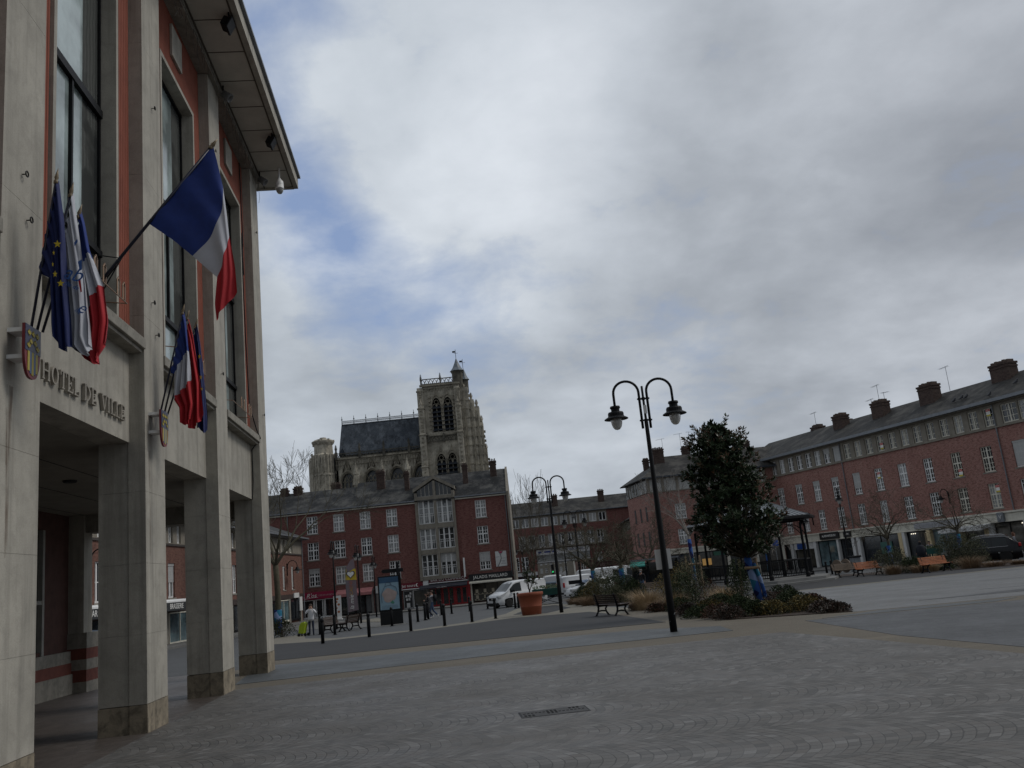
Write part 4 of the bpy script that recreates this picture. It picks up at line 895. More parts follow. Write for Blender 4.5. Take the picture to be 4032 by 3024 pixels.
for k in range(9):
    x = -1.4 + 1.6 * k
    for xx in (x - .1, x + 1.0): mb.box(xx, xx + .1, -.08, .05, 5.45, 7.58)
    mb.box(x - .1, x + 1.1, -.09, .05, 7.48, 7.6)
    mb.box(x + 1.1, x + 1.5, -.06, .02, 5.5, 7.3)
part('concrete_panels', mb, CONC, far)
mb = MB(); mb.box(-2.2, 12.6, -.5, .05, 5.28, 5.46); part('balcony_slab', mb, CONC, far)
rf = gable_roof(far, -3, 24, 0, 10.75, 4.8, 13.3, 9.8, SLATE_R, .4); gutter(far, -3, 24, 10.78)
for x, w, zt in ((-2.35, .45, 13.7), (5.1, 1.0, 13.75), (12.9, 1.0, 13.8)): chimney(rf, x, 2.6, w, .7, 11.2, zt + .25, BRCH, 3)
mb = MB()
for x in (14.75, 16.5): mb.add([(x - .25, 1.7, 11.55), (x + .25, 1.7, 11.55), (x + .25, 2.3, 11.83), (x - .25, 2.3, 11.83)], [(0, 1, 2, 3)])
part('skylight', mb, GLASS_C, rf)
mb = MB(); mb.box(1.2, 9.9, -.1, .1, 4.28, 5.12); mb.box(1.2, 9.9, .1, 6, 4.2, 4.3); o = part('bridge_parapet', mb, WHITE2, far)
text('VOS PLAISIRS', .5, M('blue_letters', (.03, .05, .22), .6), o, (7.4, -.12, 4.72), .006)
mb = MB()
for x, w_ in ((1.5, .5), (2.5, 1.0), (3.8, .6)): mb.box(x, x + w_, -.12, -.1, 4.58, 4.84)
part('blue_print', mb, MATS['blue_letters'], o)
mb = MB()
for k in range(8): mb.box(1.3 + 1.07 * k, 1.34 + 1.07 * k, .0, .1, 3.0, 4.28)
mb.box(1.2, 9.9, 0, .1, 3.05, 3.2); mb.box(1.2, 9.9, 0.4, .6, 2.9, 4.25); part('bridge_gallery', mb, WHITE2, far)
mb = MB()
for k in range(8): mb.quad((1.36 + 1.07 * k, .05, 3.2), (2.35 + 1.07 * k, .05, 3.2), (2.35 + 1.07 * k, .05, 4.27), (1.36 + 1.07 * k, .05, 4.27))
part('gallery_pane', mb, GLASS_C, far)
for a, b, c, d in ((-1.3, -.2, 2.0, 4.2), (-2.6, -1.7, 2.0, 4.2), (10.6, 11.8, 2.1, 3.9)): window(far, a, b, c, d, 2, 3, 'v', y=-.16)
mb = MB(); mb.box(-2.9, 1.1, -.3, .0, 1.2, 1.75); part('shop_sign', mb, WHITE2, far)
o = fascia(far, 9.95, 13.2, 1.3, 2.4, M('dark_maroon', (.05, .012, .012), .5), 'titi', .8, M('dim_letters', (.35, .25, .22), .5), shear=.3)
mb = MB(); mb.box(-2.8, 1.0, -.05, .03, -1.4, 1.1); mb.box(10.1, 13.2, -.05, .03, -1.4, 1.2); part('shop_window', mb, GLASS, far)
# houses of the street beyond the arch
for i, (x, y, w, h, c) in enumerate(((-1.5, 172, 6, 11, 'dark'), (-2.5, 200, 6, 13, 'pale'), (13, 178, 7, 11, 'brick'), (14.5, 215, 7, 12, 'pale'), (5, 330, 22, 10, 'dark'))):
    t = thing('street_house', ['dim house just past the arch on the left side of the street', 'pale house further along the left of the street behind the arch', 'brick house past the arch on the right side of the street', 'pale house further along the right of the street behind the arch', 'distant house closing the street seen through the arch'][i], 'house', (x, y, 0), 0, 'houses of the street beyond the arch')
    hs = [(-w / 2 + .6 + 1.8 * k, -w / 2 + 1.5 + 1.8 * k, 1 + 2.9 * j, 2.7 + 2.9 * j) for k in range(int(w / 1.9)) for j in range(3)]
    part('wall', wall_mb(-w / 2, w / 2, -4, h - 3, hs), {'dark': CONC, 'pale': CREAM, 'brick': BRICK_L}[c], t)
    mb = MB(); mb.box(-w / 2, w / 2, .17, 12, -4, h - 3); part('body', mb, {'dark': CONC, 'pale': CREAM, 'brick': BRICK_L}[c], t)
    for q in hs: window(t, *q, cols=2, rows=2, cross='v')
    gable_roof(t, -w / 2, w / 2, 0, h - 3, 5, h, 10, SLATE_R)

# ============ 4. corner block (front at y 105) and the long right-hand block
cor = thing('corner_block', 'brick corner block with a hipped grey roof and white panel storey, behind the bandstand', 'apartment house', (0, 105, 0))
wt_ = [(17.76, 19.05), (22.2, 23.5), (26.6, 27.9)]
hs = [(a, b, c, d) for a, b in wt_ for c, d in ((6.2, 7.98), (3.25, 5.0))]
part('wall', wall_mb(14.9, 30.2, 2.75, 9.55, hs), BRICK_R, cor)
for k, q in enumerate(hs): window(cor, *q, shut=.12 if k % 2 == 0 else 0, glass=GLASS_N)
mb = MB(); mb.box(14.92, 36, .17, 9, -1.4, 9.5); mb.box(14.92, 36, .3, 9, 9.5, 11.2); mb.add([(14.9, 0, -1.4), (14.9, 0, 9.55), (13.3, 9, 9.55), (13.3, 9, -1.4)], [(0, 1, 2, 3)]); part('body', mb, BRICK_R, cor)
mb = MB()
for x in [14.95 + 1.73 * k for k in range(9)]: mb.box(x - .16, x + .16, -.06, .3, 9.55, 11.2)
mb.box(14.9, 30.2, -.1, .3, 9.5, 9.62); mb.box(14.9, 30.2, -.1, .3, 11.12, 11.3)
for k in range(7): q = .12 + k * .125; x = 14.9 - 1.6 * q; y = 9 * q; mb.box(x - .12, x + .1, y - .1, y + .1, 9.55, 11.2)
part('attic_posts', mb, CONC, cor)
mb = MB(); 
for k in range(8): x = 15.11 + 1.73 * k; mb.box(x, x + 1.41, .06, .2, 9.63, 11.1)
part('attic_panels', mb, M('white_panels', (.5, .5, .48), .6, .08, 1.5, streak=.2), cor)
mb = MB(); mb.quad((14.75, .1, 9.6), (14.75, .1, 11.15), (13.25, 8.9, 11.15), (13.25, 8.9, 9.6)); part('side_glazing', mb, GLASS_N, cor)
for k in range(3):
    mb = MB(); q = .2 + k * .25; x, y = 14.9 - 1.6 * q, 9 * q; mb.box(x - .07, x + .1, y - .35, y + .35, 6.3, 8.0); part('side_window', mb, GLASS, cor); mb = MB(); mb.box(x - .07, x + .1, y - .35, y + .35, 3.4, 5.1); part('side_window', mb, GLASS, cor)
mb = MB(); A, B_, C_, D_ = (14.3, -.6, 11.3), (30.6, -.6, 11.3), (36, 9.6, 11.3), (12.6, 9.6, 11.3); r1, r2 = (17.9, 4.5, 14.2), (31.5, 4.5, 14.2)
mb.add([A, B_, r2, r1, D_, C_, (14.3, -.6, 11.2), (30.6, -.6, 11.2), (36, 9.6, 11.2), (12.6, 9.6, 11.2)], [(0, 1, 2, 3), (4, 0, 3), (1, 5, 2), (5, 4, 3, 2), (6, 9, 8, 7), (0, 6, 7, 1), (4, 9, 6, 0)]); rfK = part('roof', mb, SLATE_R, cor)
mb = MB(); mb.box(14.2, 30.6, -.75, -.58, 11.2, 11.36); part('gutter', mb, LEAD, cor)
for x, y, w, zb, zt in ((17.1, 3.2, 1.3, 12.2, 15.1), (15.8, 5.5, .7, 11.8, 14.2), (20.9, 5, 1.0, 13, 15.2), (28.5, 5, .8, 13.2, 15.2)): chimney(rfK, x, y, w, .8, zb, zt, BRCH, 5)
antenna(rfK, 17.8, 3.2, 15.0, 1.3); antenna(rfK, 20.4, 5, 15.0, 2.0); antenna(rfK, 21.6, 5.1, 14.1, 3.0, -1)
mb = MB(); mb.box(15, 30.5, -.35, .15, 2.15, 2.6); mb.box(14.95, 30.5, -.45, .15, 2.6, 2.8); part('shop_cornice', mb, CREAM, cor)
for x in (15.2, 19.0, 23.2, 26.5, 29.6): mb = MB(); mb.box(x - .18, x + .18, -.25, .2, -1, 2.15); part('shop_column', mb, CREAM, cor)
for k, (a, b) in enumerate(((15.4, 18.8), (19.2, 23.0), (23.4, 26.3), (26.7, 29.4))): front(cor, a, b, -.85, 2.1, glass=[GLASS, LITSHOP, GLASS, LITSHOP][k], posts=((a + b) / 2,))
mb = MB(); mb.box(20.1, 21.15, -.08, -.02, .55, 1.3); part('lit_poster', mb, emit('amber_light', (.55, .33, .12), .35), cor)
o = fascia(cor, 23.3, 24.9, 1.3, 2.1, BLACK, 'M', .4, dx=.1); o2 = fascia(cor, 21.5, 23.1, 1.55, 2.0, M('green_sign', (.03, .12, .08), .5))
# long right-hand block: local x runs from the inner corner towards the camera side
RZ = radians(-70.1)
lng = thing('brick_terrace', 'long rose brick block with attic windows and shops along the right of the square', 'apartment house', (30, 105, 0), RZ)
PADL = .2
att = [(-.2, .65), (1.4, 2.25)] + [(3.0 + 1.6 * k, 3.95 + 1.6 * k) for k in range(6)] + [(12.7 + 1.66 * k, 13.62 + 1.66 * k) for k in range(12)] + [(32.8 + 1.75 * k, 34.3 + 1.75 * k) for k in range(10)]
w2 = [(.35, 1.35), (3.75, 4.75), (6.9, 7.85), (10.05, 11.0), (13.45, 14.35), (16.7, 17.6), (19.95, 20.9), (23.3, 24.2), (26.65, 27.55), (29.98, 30.95)] + [(33.3, 35.0), (37, 38.7), (41, 42), (45, 46)]
w1 = [(1.05, 2.0), (4.1, 5.0), (7.0, 7.9), (10.2, 11.1), (13.4, 14.3), (16.65, 17.5), (20.0, 20.95), (23.3, 24.25), (26.65, 27.55), (30.0, 30.95), (33.3, 34.25), (37, 38), (41, 42), (45, 46)]
att = [(a - .1, b) for a, b in att]; H2 = [(a - .22, b + .03, 6.3, 8.52) for a, b in w2]; H1 = [(a - .22, b + .03, 3.17, 5.3) for a, b in w1]
part('wall', wall_mb(-3, 50, 2.85, 9.95, H1 + H2), BRICK_R, lng)
part('attic_band', wall_mb(-3, 50, 9.95, 12.0, [(a, b, 10.12, 11.72) for a, b in att]), CONC, lng)
mb = MB(); mb.box(-3, 50, .17, 10, -1.2, 11.9); part('body', mb, BRICK_R, lng)
sh_a = {6: .35, 7: 1.0, 2: 0}
for k, (a, b) in enumerate(att): window(lng, a, b, 10.12, 11.72, 3, 3, 'v', sill=False, fmat=WHITE if k < 8 else CREAM, shut=sh_a.get(k, 0), glass=[GLASS, GLASS_N, GLASS, GLASS][k % 4])
sh2 = {0: .12, 1: .14, 2: .26, 3: .22, 4: .72, 10: .95, 11: .95}
for k, q in enumerate(H2): window(lng, *q, cols=4 if q[1] - q[0] < 1.5 else 6, rows=6, cross='vh', shut=sh2.get(k, 0), glass=[GLASS, GLASS, GLASS_N, GLASS][k % 4], fmat=WHITE if k not in (8, 9) else CREAM)
for k, q in enumerate(H1): window(lng, *q, cols=4, rows=6, cross='vh', glass=[GLASS, GLASS_N, GLASS, GLASS][k % 4], fmat=WHITE if k not in (8, 9) else CREAM)
NOT_R = M('notice_red', (.5, .05, .04), .5); NOT_Y = M('notice_yellow', (.55, .45, .05), .5)
for x, z in ((16.85, 7.5), (27.0, 6.35), (30.55, 4.5), (18.0, 10.3), (31.2, 11.0), (29.75 + 1.4, 11.0)):
    if (x, z) == (29.75 + 1.4, 11.0): continue
    mb = MB(); mb.box(x, x + .42, .05, .07, z, z + .62); o = part('sale_notice', mb, LETW, lng)
    mb = MB(); mb.box(x, x + .42, .04, .05, z + .42, z + .62); part('red_band', mb, NOT_R, o); mb = MB(); mb.box(x, x + .42, .04, .05, z, z + .14); part('yellow_band', mb, NOT_Y, o)
    text('VENDU' if z != 7.5 else 'A VENDRE', .1, LETW, o, (x + .21, .036, z + .52), .002)
mb = MB(); mb.box(-3, 50, -.14, .1, 9.88, 10.0); mb.box(-3, 50, -.5, .05, 11.95, 12.05); part('string_course', mb, CONC, lng)
rfL = gable_roof(lng, -6, 50, 0, 12.2, 4.3, 14.85, 9, SLATE_R, .6, thick=.2)
mb = MB(); mb.box(-3, 50, -.78, -.56, 12.03, 12.3); mb.box(-3, 50, -.6, .0, 12.0, 12.05); part('gutter', mb, GREYM, lng)
for x, w, y, zb, zt in ((9.5, 1.2, 3.0, 13, 15.5), (15.8, 1.3, 3.0, 13, 15.65), (22.6, 1.45, 3.0, 13, 15.85), (30.8, 1.6, 3.6, 13, 15.9), (7.2, .7, 6, 13, 15.2), (3.0, 1.0, 5, 13, 15.4), (36.4, 1.5, 3.0, 13, 16.1), (42, 1.6, 3.0, 13, 16.4)): chimney(rfL, x, y, w * 1.25, 1.1, zb, zt, BRCH, 5)
for x, h, f in ((12.9, 1.9, 1), (14.1, 3.2, 1), (14.9, 2.2, -1), (3.3, 2.4, 1), (23.6, 2.8, 1), (34.6, 2.6, 1)): antenna(rfL, x, 4.6, 14.6, h, f)
for x in (12.15, 32.0): pipe(lng, x, 2.7, 11.9)
mb = MB(); mb.box(-3, 50, -.42, .1, 2.72, 2.86); mb.box(-3, 50, -.28, .1, 2.05, 2.72); mb.box(-3, 50, -.34, .1, 1.98, 2.06); part('shop_cornice', mb, CREAM, lng)
for x, w in ((5.7, .4), (9.5, .3), (11.95, .42), (12.75, .5), (19.1, .5), (29.4, .4), (33, .4), (38, .4), (44, .4), (1.5, .4)): mb = MB(); mb.box(x - w / 2, x + w / 2, -.3, .2, -1, 2.0); part('shop_pier', mb, WHITE2, lng)
mb = MB()
for x in (18.75, 22.4, 26.1, 29.0): mb = MB(); mb.box(x - .22, x + .22, -.34, .1, -1, 1.98); part('sandstone_pier', mb, M('sand_stone', (.60, .48, .29), .85, .12, 3), lng)
zq = -.65
INT = emit('shop_glow', (.30, .26, .19), .12)
for k, (a, b, g) in enumerate(((-2.5, 1.2, GLASS), (1.8, 5.4, LITSHOP), (5.95, 9.3, GLASS_B), (9.7, 11.7, GLASS), (13.05, 18.4, GLASS), (19.4, 22.1, GLASS), (22.7, 25.8, GLASS_B), (26.4, 28.7, LITSHOP), (29.7, 32.7, LITSHOP), (33.3, 37.7, GLASS), (38.3, 43.7, GLASS))):
    front(lng, a, b, zq - .2, 1.95, glass=g, posts=((a + b) / 2,) if b - a > 3 else (), fm=BLACK if k != 6 else GREYM)
fascia(lng, 6.95, 10.05, 2.08, 2.8, M('black_sign2', (.01, .01, .011), .35), 'ALAIN AFFLELOU', .32, y=-.35, wide=.92); fascia(lng, 10.85, 11.9, 2.1, 2.72, MATS['black_sign2'], 'ALAIN', .24, y=-.35)
fascia(lng, 1.9, 5.4, 1.25, 1.98, WHITE2); fascia(lng, 2.6, 4.0, 1.3, 1.9, M('bank_blue', (.012, .06, .26), .4), None, y=-.24)
o = fascia(lng, 20.9, 26.35, 2.15, 2.66, M('silver_sign', (.34, .34, .36), .5), 'ARMAND THIERY', .42, GREYT, y=-.3, wide=1.15)
mb = MB(); mb.prism([(-.35, 1.98), (-1.5, 1.82), (-1.5, 1.5), (-.35, 1.7)], 4.8, lambda a, b, t: (24.8 + t, a, b)); o = part('awning', mb, WHITE2, lng); text('ARMAND THIERY', .24, GREYT, o, (27.2, -1.51, 1.66), .004)
for s_, z in (('ARMAND', .95), ('THIERY', .55)):
    e_ = text(s_, .34, M('window_letters', (.02, .02, .022), .5), lng, (23.9 if s_ == 'ARMAND' else 24.5, -.02, .45), .004); e_.rotation_euler = (pi / 2, -pi / 2, 0)
fascia(lng, 30.5, 31.15, 2.0, 2.78, GREYM, 'V', .42, y=-.36)
mb = MB(); mb.lathe([(.0, 0), (.07, .0), (.07, .02)], 8); 
mb = MB()
for x in (19.9, 20.15, 20.4, 21.8, 32.4): mb.box(x, x + .1, -.0, .03, 1.72, 1.79)
part('spot_lamps', mb, emit('spot_glow', (1, .92, .75), 1.6), lng)
mb = MB(); mb.box(15.6, 17.2, -.03, .02, .1, 1.25); o = part('green_poster', mb, M('teal_poster', (.04, .13, .11), .5), lng)
mb = MB(); mb.lathe([(.0, 0), (.18, .06), (.2, .25), (.12, .4), (0, .45)], 8, (16.4, -.05, .4)); part('poster_figure', mb, BLACK, o)
mb = MB(); mb.box(21.6, 22.1, -.02, .03, -.6, 1.7); part('lit_wall', mb, INT, lng)
# low wing stepping back along the side street, left of the corner block
wg = thing('side_wing', 'lower slate-roofed brick wing running back beside the corner block', 'house', (15.6, 147, 0), radians(-90))
part('wall', wall_mb(0, 34, 2.4, 6.6, [(1 + 2.2 * k, 1.9 + 2.2 * k, 3.2, 5.3) for k in range(14)]), BRICK_L, wg)
for k in range(14): window(wg, 1 + 2.2 * k, 1.9 + 2.2 * k, 3.2, 5.3, 2, 3, 'v', fmat=CREAM)
part('attic_band', wall_mb(0, 34, 6.6, 8.0, [(.6 + 1.5 * k, 1.5 + 1.5 * k, 6.75, 7.85) for k in range(22)]), CONC, wg)
for k in range(22): window(wg, .6 + 1.5 * k, 1.5 + 1.5 * k, 6.75, 7.85, 2, 1, 'v', sill=False, fmat=CREAM)
mb = MB(); mb.box(0, 34, .17, 8, -2, 7.9); mb.box(0, 34, -.2, .2, 1.8, 2.45); part('body', mb, BRICK_L, wg)
mb = MB(); mb.box(.3, 33.7, -.02, .1, -1.6, 1.8); part('shop_window', mb, GLASS, wg)
rf = gable_roof(wg, -.2, 34, 0, 8.05, 4, 10.2, 8, SLATE_R, .5); chimney(rf, 7, 3.6, 1.6, .8, 9.2, 11.4, BRCH, 4)
# wall lanterns on the facades
def wall_lamp(loc, rz, label):
    t = thing('wall_lantern', label, 'wall lamp', loc, rz, 'curved wall lanterns on the brick fronts')
    a = MB(); a.box(-.05, .05, -.06, 0, -.5, .62); a.ring([(0, -.06, .1)] + [(0, -.06 - .45 + .45 * cos(q), .35 + .5 * sin(q)) for q in [pi * i / 10 for i in range(11)]] + [(0, -.96, .2)], .035, 7); part('bracket', a, IRON, t)
    b = MB(); b.lathe([(.05, .24), (.13, .2), (.14, .1), (.22, .02), (.42, -.06), (.42, -.09), (.2, -.06)], 14, (0, -.96, 0)); part('lamp_shade', b, IRON, t, True)
    c = MB(); c.lathe([(.19, -.07), (.17, -.22), (.09, -.36), (.001, -.4)], 12, (0, -.96, 0)); part('lamp_glass', c, LAMPG, t, True)
def fpt(o, rz, x, y, z): return Matrix.Translation(o) @ Matrix.Rotation(rz, 4, 'Z') @ Vector((x, y, z))
wall_lamp(fpt((30, 105, 0), RZ, 25.4, -.02, 4.6), RZ, 'curved black wall lantern between first-floor windows of the right-hand block'); wall_lamp(fpt((30, 105, 0), RZ, 5.75, -.02, 4.3), RZ, 'curved black wall lantern just right of the bandstand roof')
wall_lamp(fpt((-22.5, 94, 0), LZ, -48.55, -.02, 4.2), LZ, 'curved black wall lantern seen through the first arch'); wall_lamp(fpt((-22.5, 94, 0), LZ, -11.4, -.02, 4.1), LZ, 'curved black wall lantern behind the bare tree left of the red house')
# pigeons on the right roof
for k, (x, y) in enumerate(((27.2, 1.0), (27.9, 1.2), (28.5, 1.1), (33.6, 1.4), (31.8, .2))):
    z = 12.2 + (y + .6) / 4.9 * 2.65
    t = thing('pigeon', ['pigeon on the right roof, lowest left of the group of three', 'middle pigeon of three on the right roof', 'pigeon at the right of the group of three on the slates', 'dark pigeon higher on the slates near the photo edge', 'pigeon perched by the gutter above the shuttered windows'][k], 'bird', fpt((30, 105, 0), RZ, x, y, z), RZ, 'pigeons on the right-hand roof')
    mb = MB(); mb.ring([(-.24, 0, .1), (-.1, 0, .13), (.03, 0, .17), (.1, 0, .24), (.13, 0, .3), (.2, 0, .29)], [.02, .06, .085, .06, .045, .012], 8); mb.ring([(0, .02, .1), (0, .03, 0)], .01, 4); mb.ring([(0, -.02, .1), (0, -.03, 0)], .01, 4)
    mb.v = [tuple(Vector(v) * 1.4) for v in mb.v]; part('body', mb, M('pigeon_grey', (.09, .09, .10), .8), t, True)
# ------------------------------------------------------------------ the Gothic church above the roofs (front plane at y 240)
YC = 240.0
ch = thing('gothic_church', 'large weathered Gothic church with square belfry tower and steep slate roof above the houses', 'church', (0, YC, 0))
def gothic(cx, w, zs, zt, n=9):              # pointed-arch outline from springing zs to tip zt
    out = []
    for k in range(n + 1): a = k / n; out.append((cx - w / 2 * (1 - a ** 1.7), zs + (zt - zs) * (1 - (1 - a) ** 1.75)))
    for k in range(n - 1, -1, -1): a = k / n; out.append((cx + w / 2 * (1 - a ** 1.7), zs + (zt - zs) * (1 - (1 - a) ** 1.75)))
    return out
def lancet(cx, w, z0, zs, zt): return [(cx - w / 2, z0)] + gothic(cx, w, zs, zt) + [(cx + w / 2, z0)]
def face_with_arches(x0, x1, z0, z1, arcs, y, dep=1.0):
    """wall strip with pointed openings; arcs: (cx, w, zbase, zspring, ztip)"""
    mb = MB(); arcs = sorted(arcs); xe = x0
    for cx, w, a, s_, t_ in arcs:
        mb.quad((xe, y, z0), (cx - w / 2, y, z0), (cx - w / 2, y, z1), (xe, y, z1)); xe = cx + w / 2
        if a > z0: mb.quad((cx - w / 2, y, z0), (cx + w / 2, y, z0), (cx + w / 2, y, a), (cx - w / 2, y, a))
        o = gothic(cx, w, s_, t_)
        for i in range(len(o) - 1): mb.quad((o[i][0], y, o[i][1]), (o[i + 1][0], y, o[i + 1][1]), (o[i + 1][0], y, z1), (o[i][0], y, z1))
        L = lancet(cx, w, a, s_, t_)
        for i in range(len(L) - 1): p, q = L[i], L[i + 1]; mb.quad((p[0], y, p[1]), (q[0], y, q[1]), (q[0], y + dep, q[1]), (p[0], y + dep, p[1]))
    mb.quad((xe, y, z0), (x1, y, z0), (x1, y, z1), (xe, y, z1)); return mb
def archmould(mb, cx, w, z0, zs, zt, y, t=.28, d=.3):
    o = gothic(cx, w, zs, zt); i_ = gothic(cx, w - 2 * t, zs, zt - t * 1.3)
    for k in range(len(o) - 1): mb.prism([o[k], o[k + 1], i_[k + 1], i_[k]][::-1], d, lambda a, b, q: (a, y - d + q, b))
    for s_ in (-1, 1): xa = cx + s_ * w / 2; mb.box(min(xa, xa - s_ * t), max(xa, xa - s_ * t), y - d, y, z0, zs)
def pinnacle(mb, x, y, z, h, r=.35):
    mb.lathe([(r, 0), (r, h * .35), (r * 1.35, h * .37), (r * 1.3, h * .42), (r * .55, h * .7), (.05, h)], 6, (x, y, z), 0, .4)
    for k in range(4):
        zz = z + h * (.5 + .12 * k); rr = r * (1.15 - .24 * k)
        mb.box(x - rr - .12, x + rr + .12, y - .08, y + .08, zz - .07, zz + .07); mb.box(x - .08, x + .08, y - rr - .12, y + rr + .12, zz - .07, zz + .07)
def crockets(mb, x, y0, y1, z0, z1, n, mi=0):
    for k in range(n): z = z0 + (z1 - z0) * k / n; mb.box(x - .3, x + .3, y0 - .1, y1, z, z + .42, mi)
YT = 0.0
tower = MB()
xL, xR = -25.3, -15.4
tw1 = face_with_arches(xL, xR, 41.3, 55.6, [(-21.6, 2.7, 42.2, 49.4, 52.0), (-18.4, 2.7, 42.2, 49.4, 52.0)], YT); tw2 = face_with_arches(xL, xR, 4, 41.3, [(-21.4, 2.7, 27.5, 33.7, 36.2), (-18.35, 2.7, 27.5, 33.7, 36.2)], YT)
tower.merge(tw1); tower.merge(tw2)
tower.box(xL, xR, 1.01, 12, 4, 55.6); tower.box(xL + .001, xL + .6, .001, 1.01, 4, 55.59); tower.box(xR - .6, xR - .001, .001, 1.01, 4, 55.59)
part('tower', tower, CHURCH, ch)
mb = MB()
for (z0, zs, zt, cs) in ((42.2, 49.4, 52.0, (-21.6, -18.4)), (27.5, 33.7, 36.2, (-21.4, -18.35))):
    for cx in cs:
        archmould(mb, cx, 3.3, z0, zs, zt + .9, YT - .002, .3, .35); archmould(mb, cx, 2.72, z0, zs, zt, YT - .2, .16, .15)
        mb.box(cx - .12, cx + .12, YT + .05, YT + .4, z0, zs + .6)
        for s_ in (-1, 1): archmould(mb, cx + s_ * .62, 1.2, zs - 1, zs - .4, zs + .75, YT + .4, .12, .3)
        mb.lathe([(.5, 0), (.62, .0), (.62, .3), (.5, .3), (.5, 0)], 12, (0, 0, 0)); 
        k0 = len(mb.v) - 12 * 5
        for i in range(k0, len(mb.v)): x, y, z = mb.v[i]; mb.v[i] = (cx + x, YT + .1 + z, zs + 1.25 + y)
        mb.prism([(cx, zt + 2.3), (cx - .35, zt + .8), (cx + .35, zt + .8)], .3, lambda a, b, q: (a, YT - .36 + q, b))
for x in (-20, -23.5, -16.6):
    crockets(mb, x, YT - .45, YT, 43, 53, 9)
mb.box(xL - .6, xR + .8, -.75, .0, 55.2, 55.75); mb.box(xL - .2, xR + .3, -.35, 0, 54.5, 54.75); mb.box(xL - .3, xR + .4, -.4, 0, 41.1, 41.5)
for k in range(12): x = xL + .8 + .8 * k; mb.prism([(x, 54.5), (x + .3, 53.6), (x + .6, 54.5)][::-1], .2, lambda a, b, q: (a, YT - .22 + q, b))
part('tower_mouldings', mb, M('limestone_mid', (.33, .295, .23), .95, .45, .4, streak=.7, grime=.6), ch)
for (z0, zs, zt, cs) in ((42.2, 49.4, 52.0, (-21.6, -18.4)), (27.5, 33.7, 36.2, (-21.4, -18.35))):
    for cx in cs:
        lv = MB()
        for k in range(6 if z0 > 40 else 5):
            z = z0 + .3 + 1.25 * k; lv.prism([(-.5, z), (-.5, z + .16), (.55, z + .95), (.55, z + .8)], 2.9, lambda a, b, q: (cx - 1.45 + q, YT + a, b))
        part('belfry_louvres', lv, M('slate_louvre', (.022, .026, .034), .6), ch)
for (z0, zt, cs) in ((42.2, 52.1, (-21.6, -18.4)), (27.5, 36.3, (-21.4, -18.35))):
    for cx in cs: mb = MB(); mb.box(cx - 1.4, cx + 1.4, YT + .95, YT + 1.0, z0, zt); part('belfry_dark', mb, DARK, ch)
# corner buttresses, stepping back on the right where the west front shows in profile
bt = MB()
for x, w in ((-25.9, 1.7), (-15.6, 1.5)):
    for z0, z1, d in ((4, 33, 2.4), (33, 42, 1.7), (42, 49.5, 1.1), (49.5, 54.5, .6)):
        bt.box(x - w / 2, x + w / 2, -d, .02, z0, z1 - .4); bt.add([(x - w / 2, -d, z1 - .4), (x + w / 2, -d, z1 - .4), (x + w / 2, 0, z1 + .6), (x - w / 2, 0, z1 + .6)], [(0, 1, 2, 3)])
        crockets(bt, x, -d - .14, -d, max(z0, 26) + .3, z1 - .5, 7, 1); bt.box(x - w / 2 - .2, x + w / 2 + .2, -d - .2, 0, z1 - .75, z1 - .4, 1)
    for z, h in ((32.6, 4.5), (41.4, 4), (49, 3)): pinnacle(bt, x, -1.3 if z < 40 else -.8, z, h, .42)
for i, (x0, x1, zt) in enumerate(((-14.85, -12.6, 54.2), (-12.6, -11.2, 50.6), (-11.2, -9.9, 48.6), (-9.9, -9.2, 44), (-9.2, -8.7, 36))):
    bt.box(x0, x1, .4 + .5 * i, 5, 4, zt)
    for z in [27 + 2.6 * k for k in range(int((zt - 28) / 2.6))]: bt.box(x0 - .05, x1 + .28, .25 + .5 * i, 5.1, z, z + .38, 1); bt.box(x1 - .05, x1 + .5, 1 + .5 * i, 1.6 + .5 * i, z + 1.1, z + 1.75, 1)
    bt.box((x0 + x1) / 2 - .25, (x0 + x1) / 2 + .25, .1 + .5 * i, .5 + .5 * i, 28, zt - 1, 1)
    pinnacle(bt, (x0 + x1) / 2, 1.2 + .5 * i, zt, 2.2 if i else 1.2, .35)
part('buttresses', bt, [CHURCH, MATS['limestone_mid']], ch)
def pierced(mb, x0, x1, z0, z1, y, step, d=.25):
    mb.box(x0, x1, y, y + d, z0, z0 + .22); mb.box(x0, x1, y, y + d, z1 - .22, z1); n = int((x1 - x0) / step)
    for k in range(n):
        a = x0 + (x1 - x0) * k / n; b = x0 + (x1 - x0) * (k + 1) / n; m = (a + b) / 2
        mb.ring([(a, y + d / 2, z0 + .2), (a + .1 * (b - a), y + d / 2, (z0 + z1) / 2), (m, y + d / 2, z1 - .2), (b - .1 * (b - a), y + d / 2, (z0 + z1) / 2), (b, y + d / 2, z0 + .2)], .09, 4)
        mb.ring([(m, y + d / 2, z0 + .2), (m - .3 * step, y + d / 2, (z0 + z1) / 2), (m, y + d / 2, z1 - .2)], .07, 4)
mb = MB(); pierced(mb, xL - .2, -19.9, 55.8, 57.4, -.5, .95); pierced(mb, -19.9, -16.6, 55.75, 57.3, -.5, .95)
for x in (-25.4, -19.95): pinnacle(mb, x, -.4, 55.8, 3.1, .24)
part('tower_parapet', mb, CHURCH_D, ch)
mb = MB(); pierced(mb, -24.4, -20.4, 39.5, 41.1, -.7, .85); pierced(mb, -20, -16.0, 39.5, 41.1, -.7, .85)
for x in (-24.5, -20.2, -15.9): mb.box(x - .2, x + .2, -.9, -.3, 39.2, 41.6)
part('gallery_parapet', mb, CHURCH_D, ch)
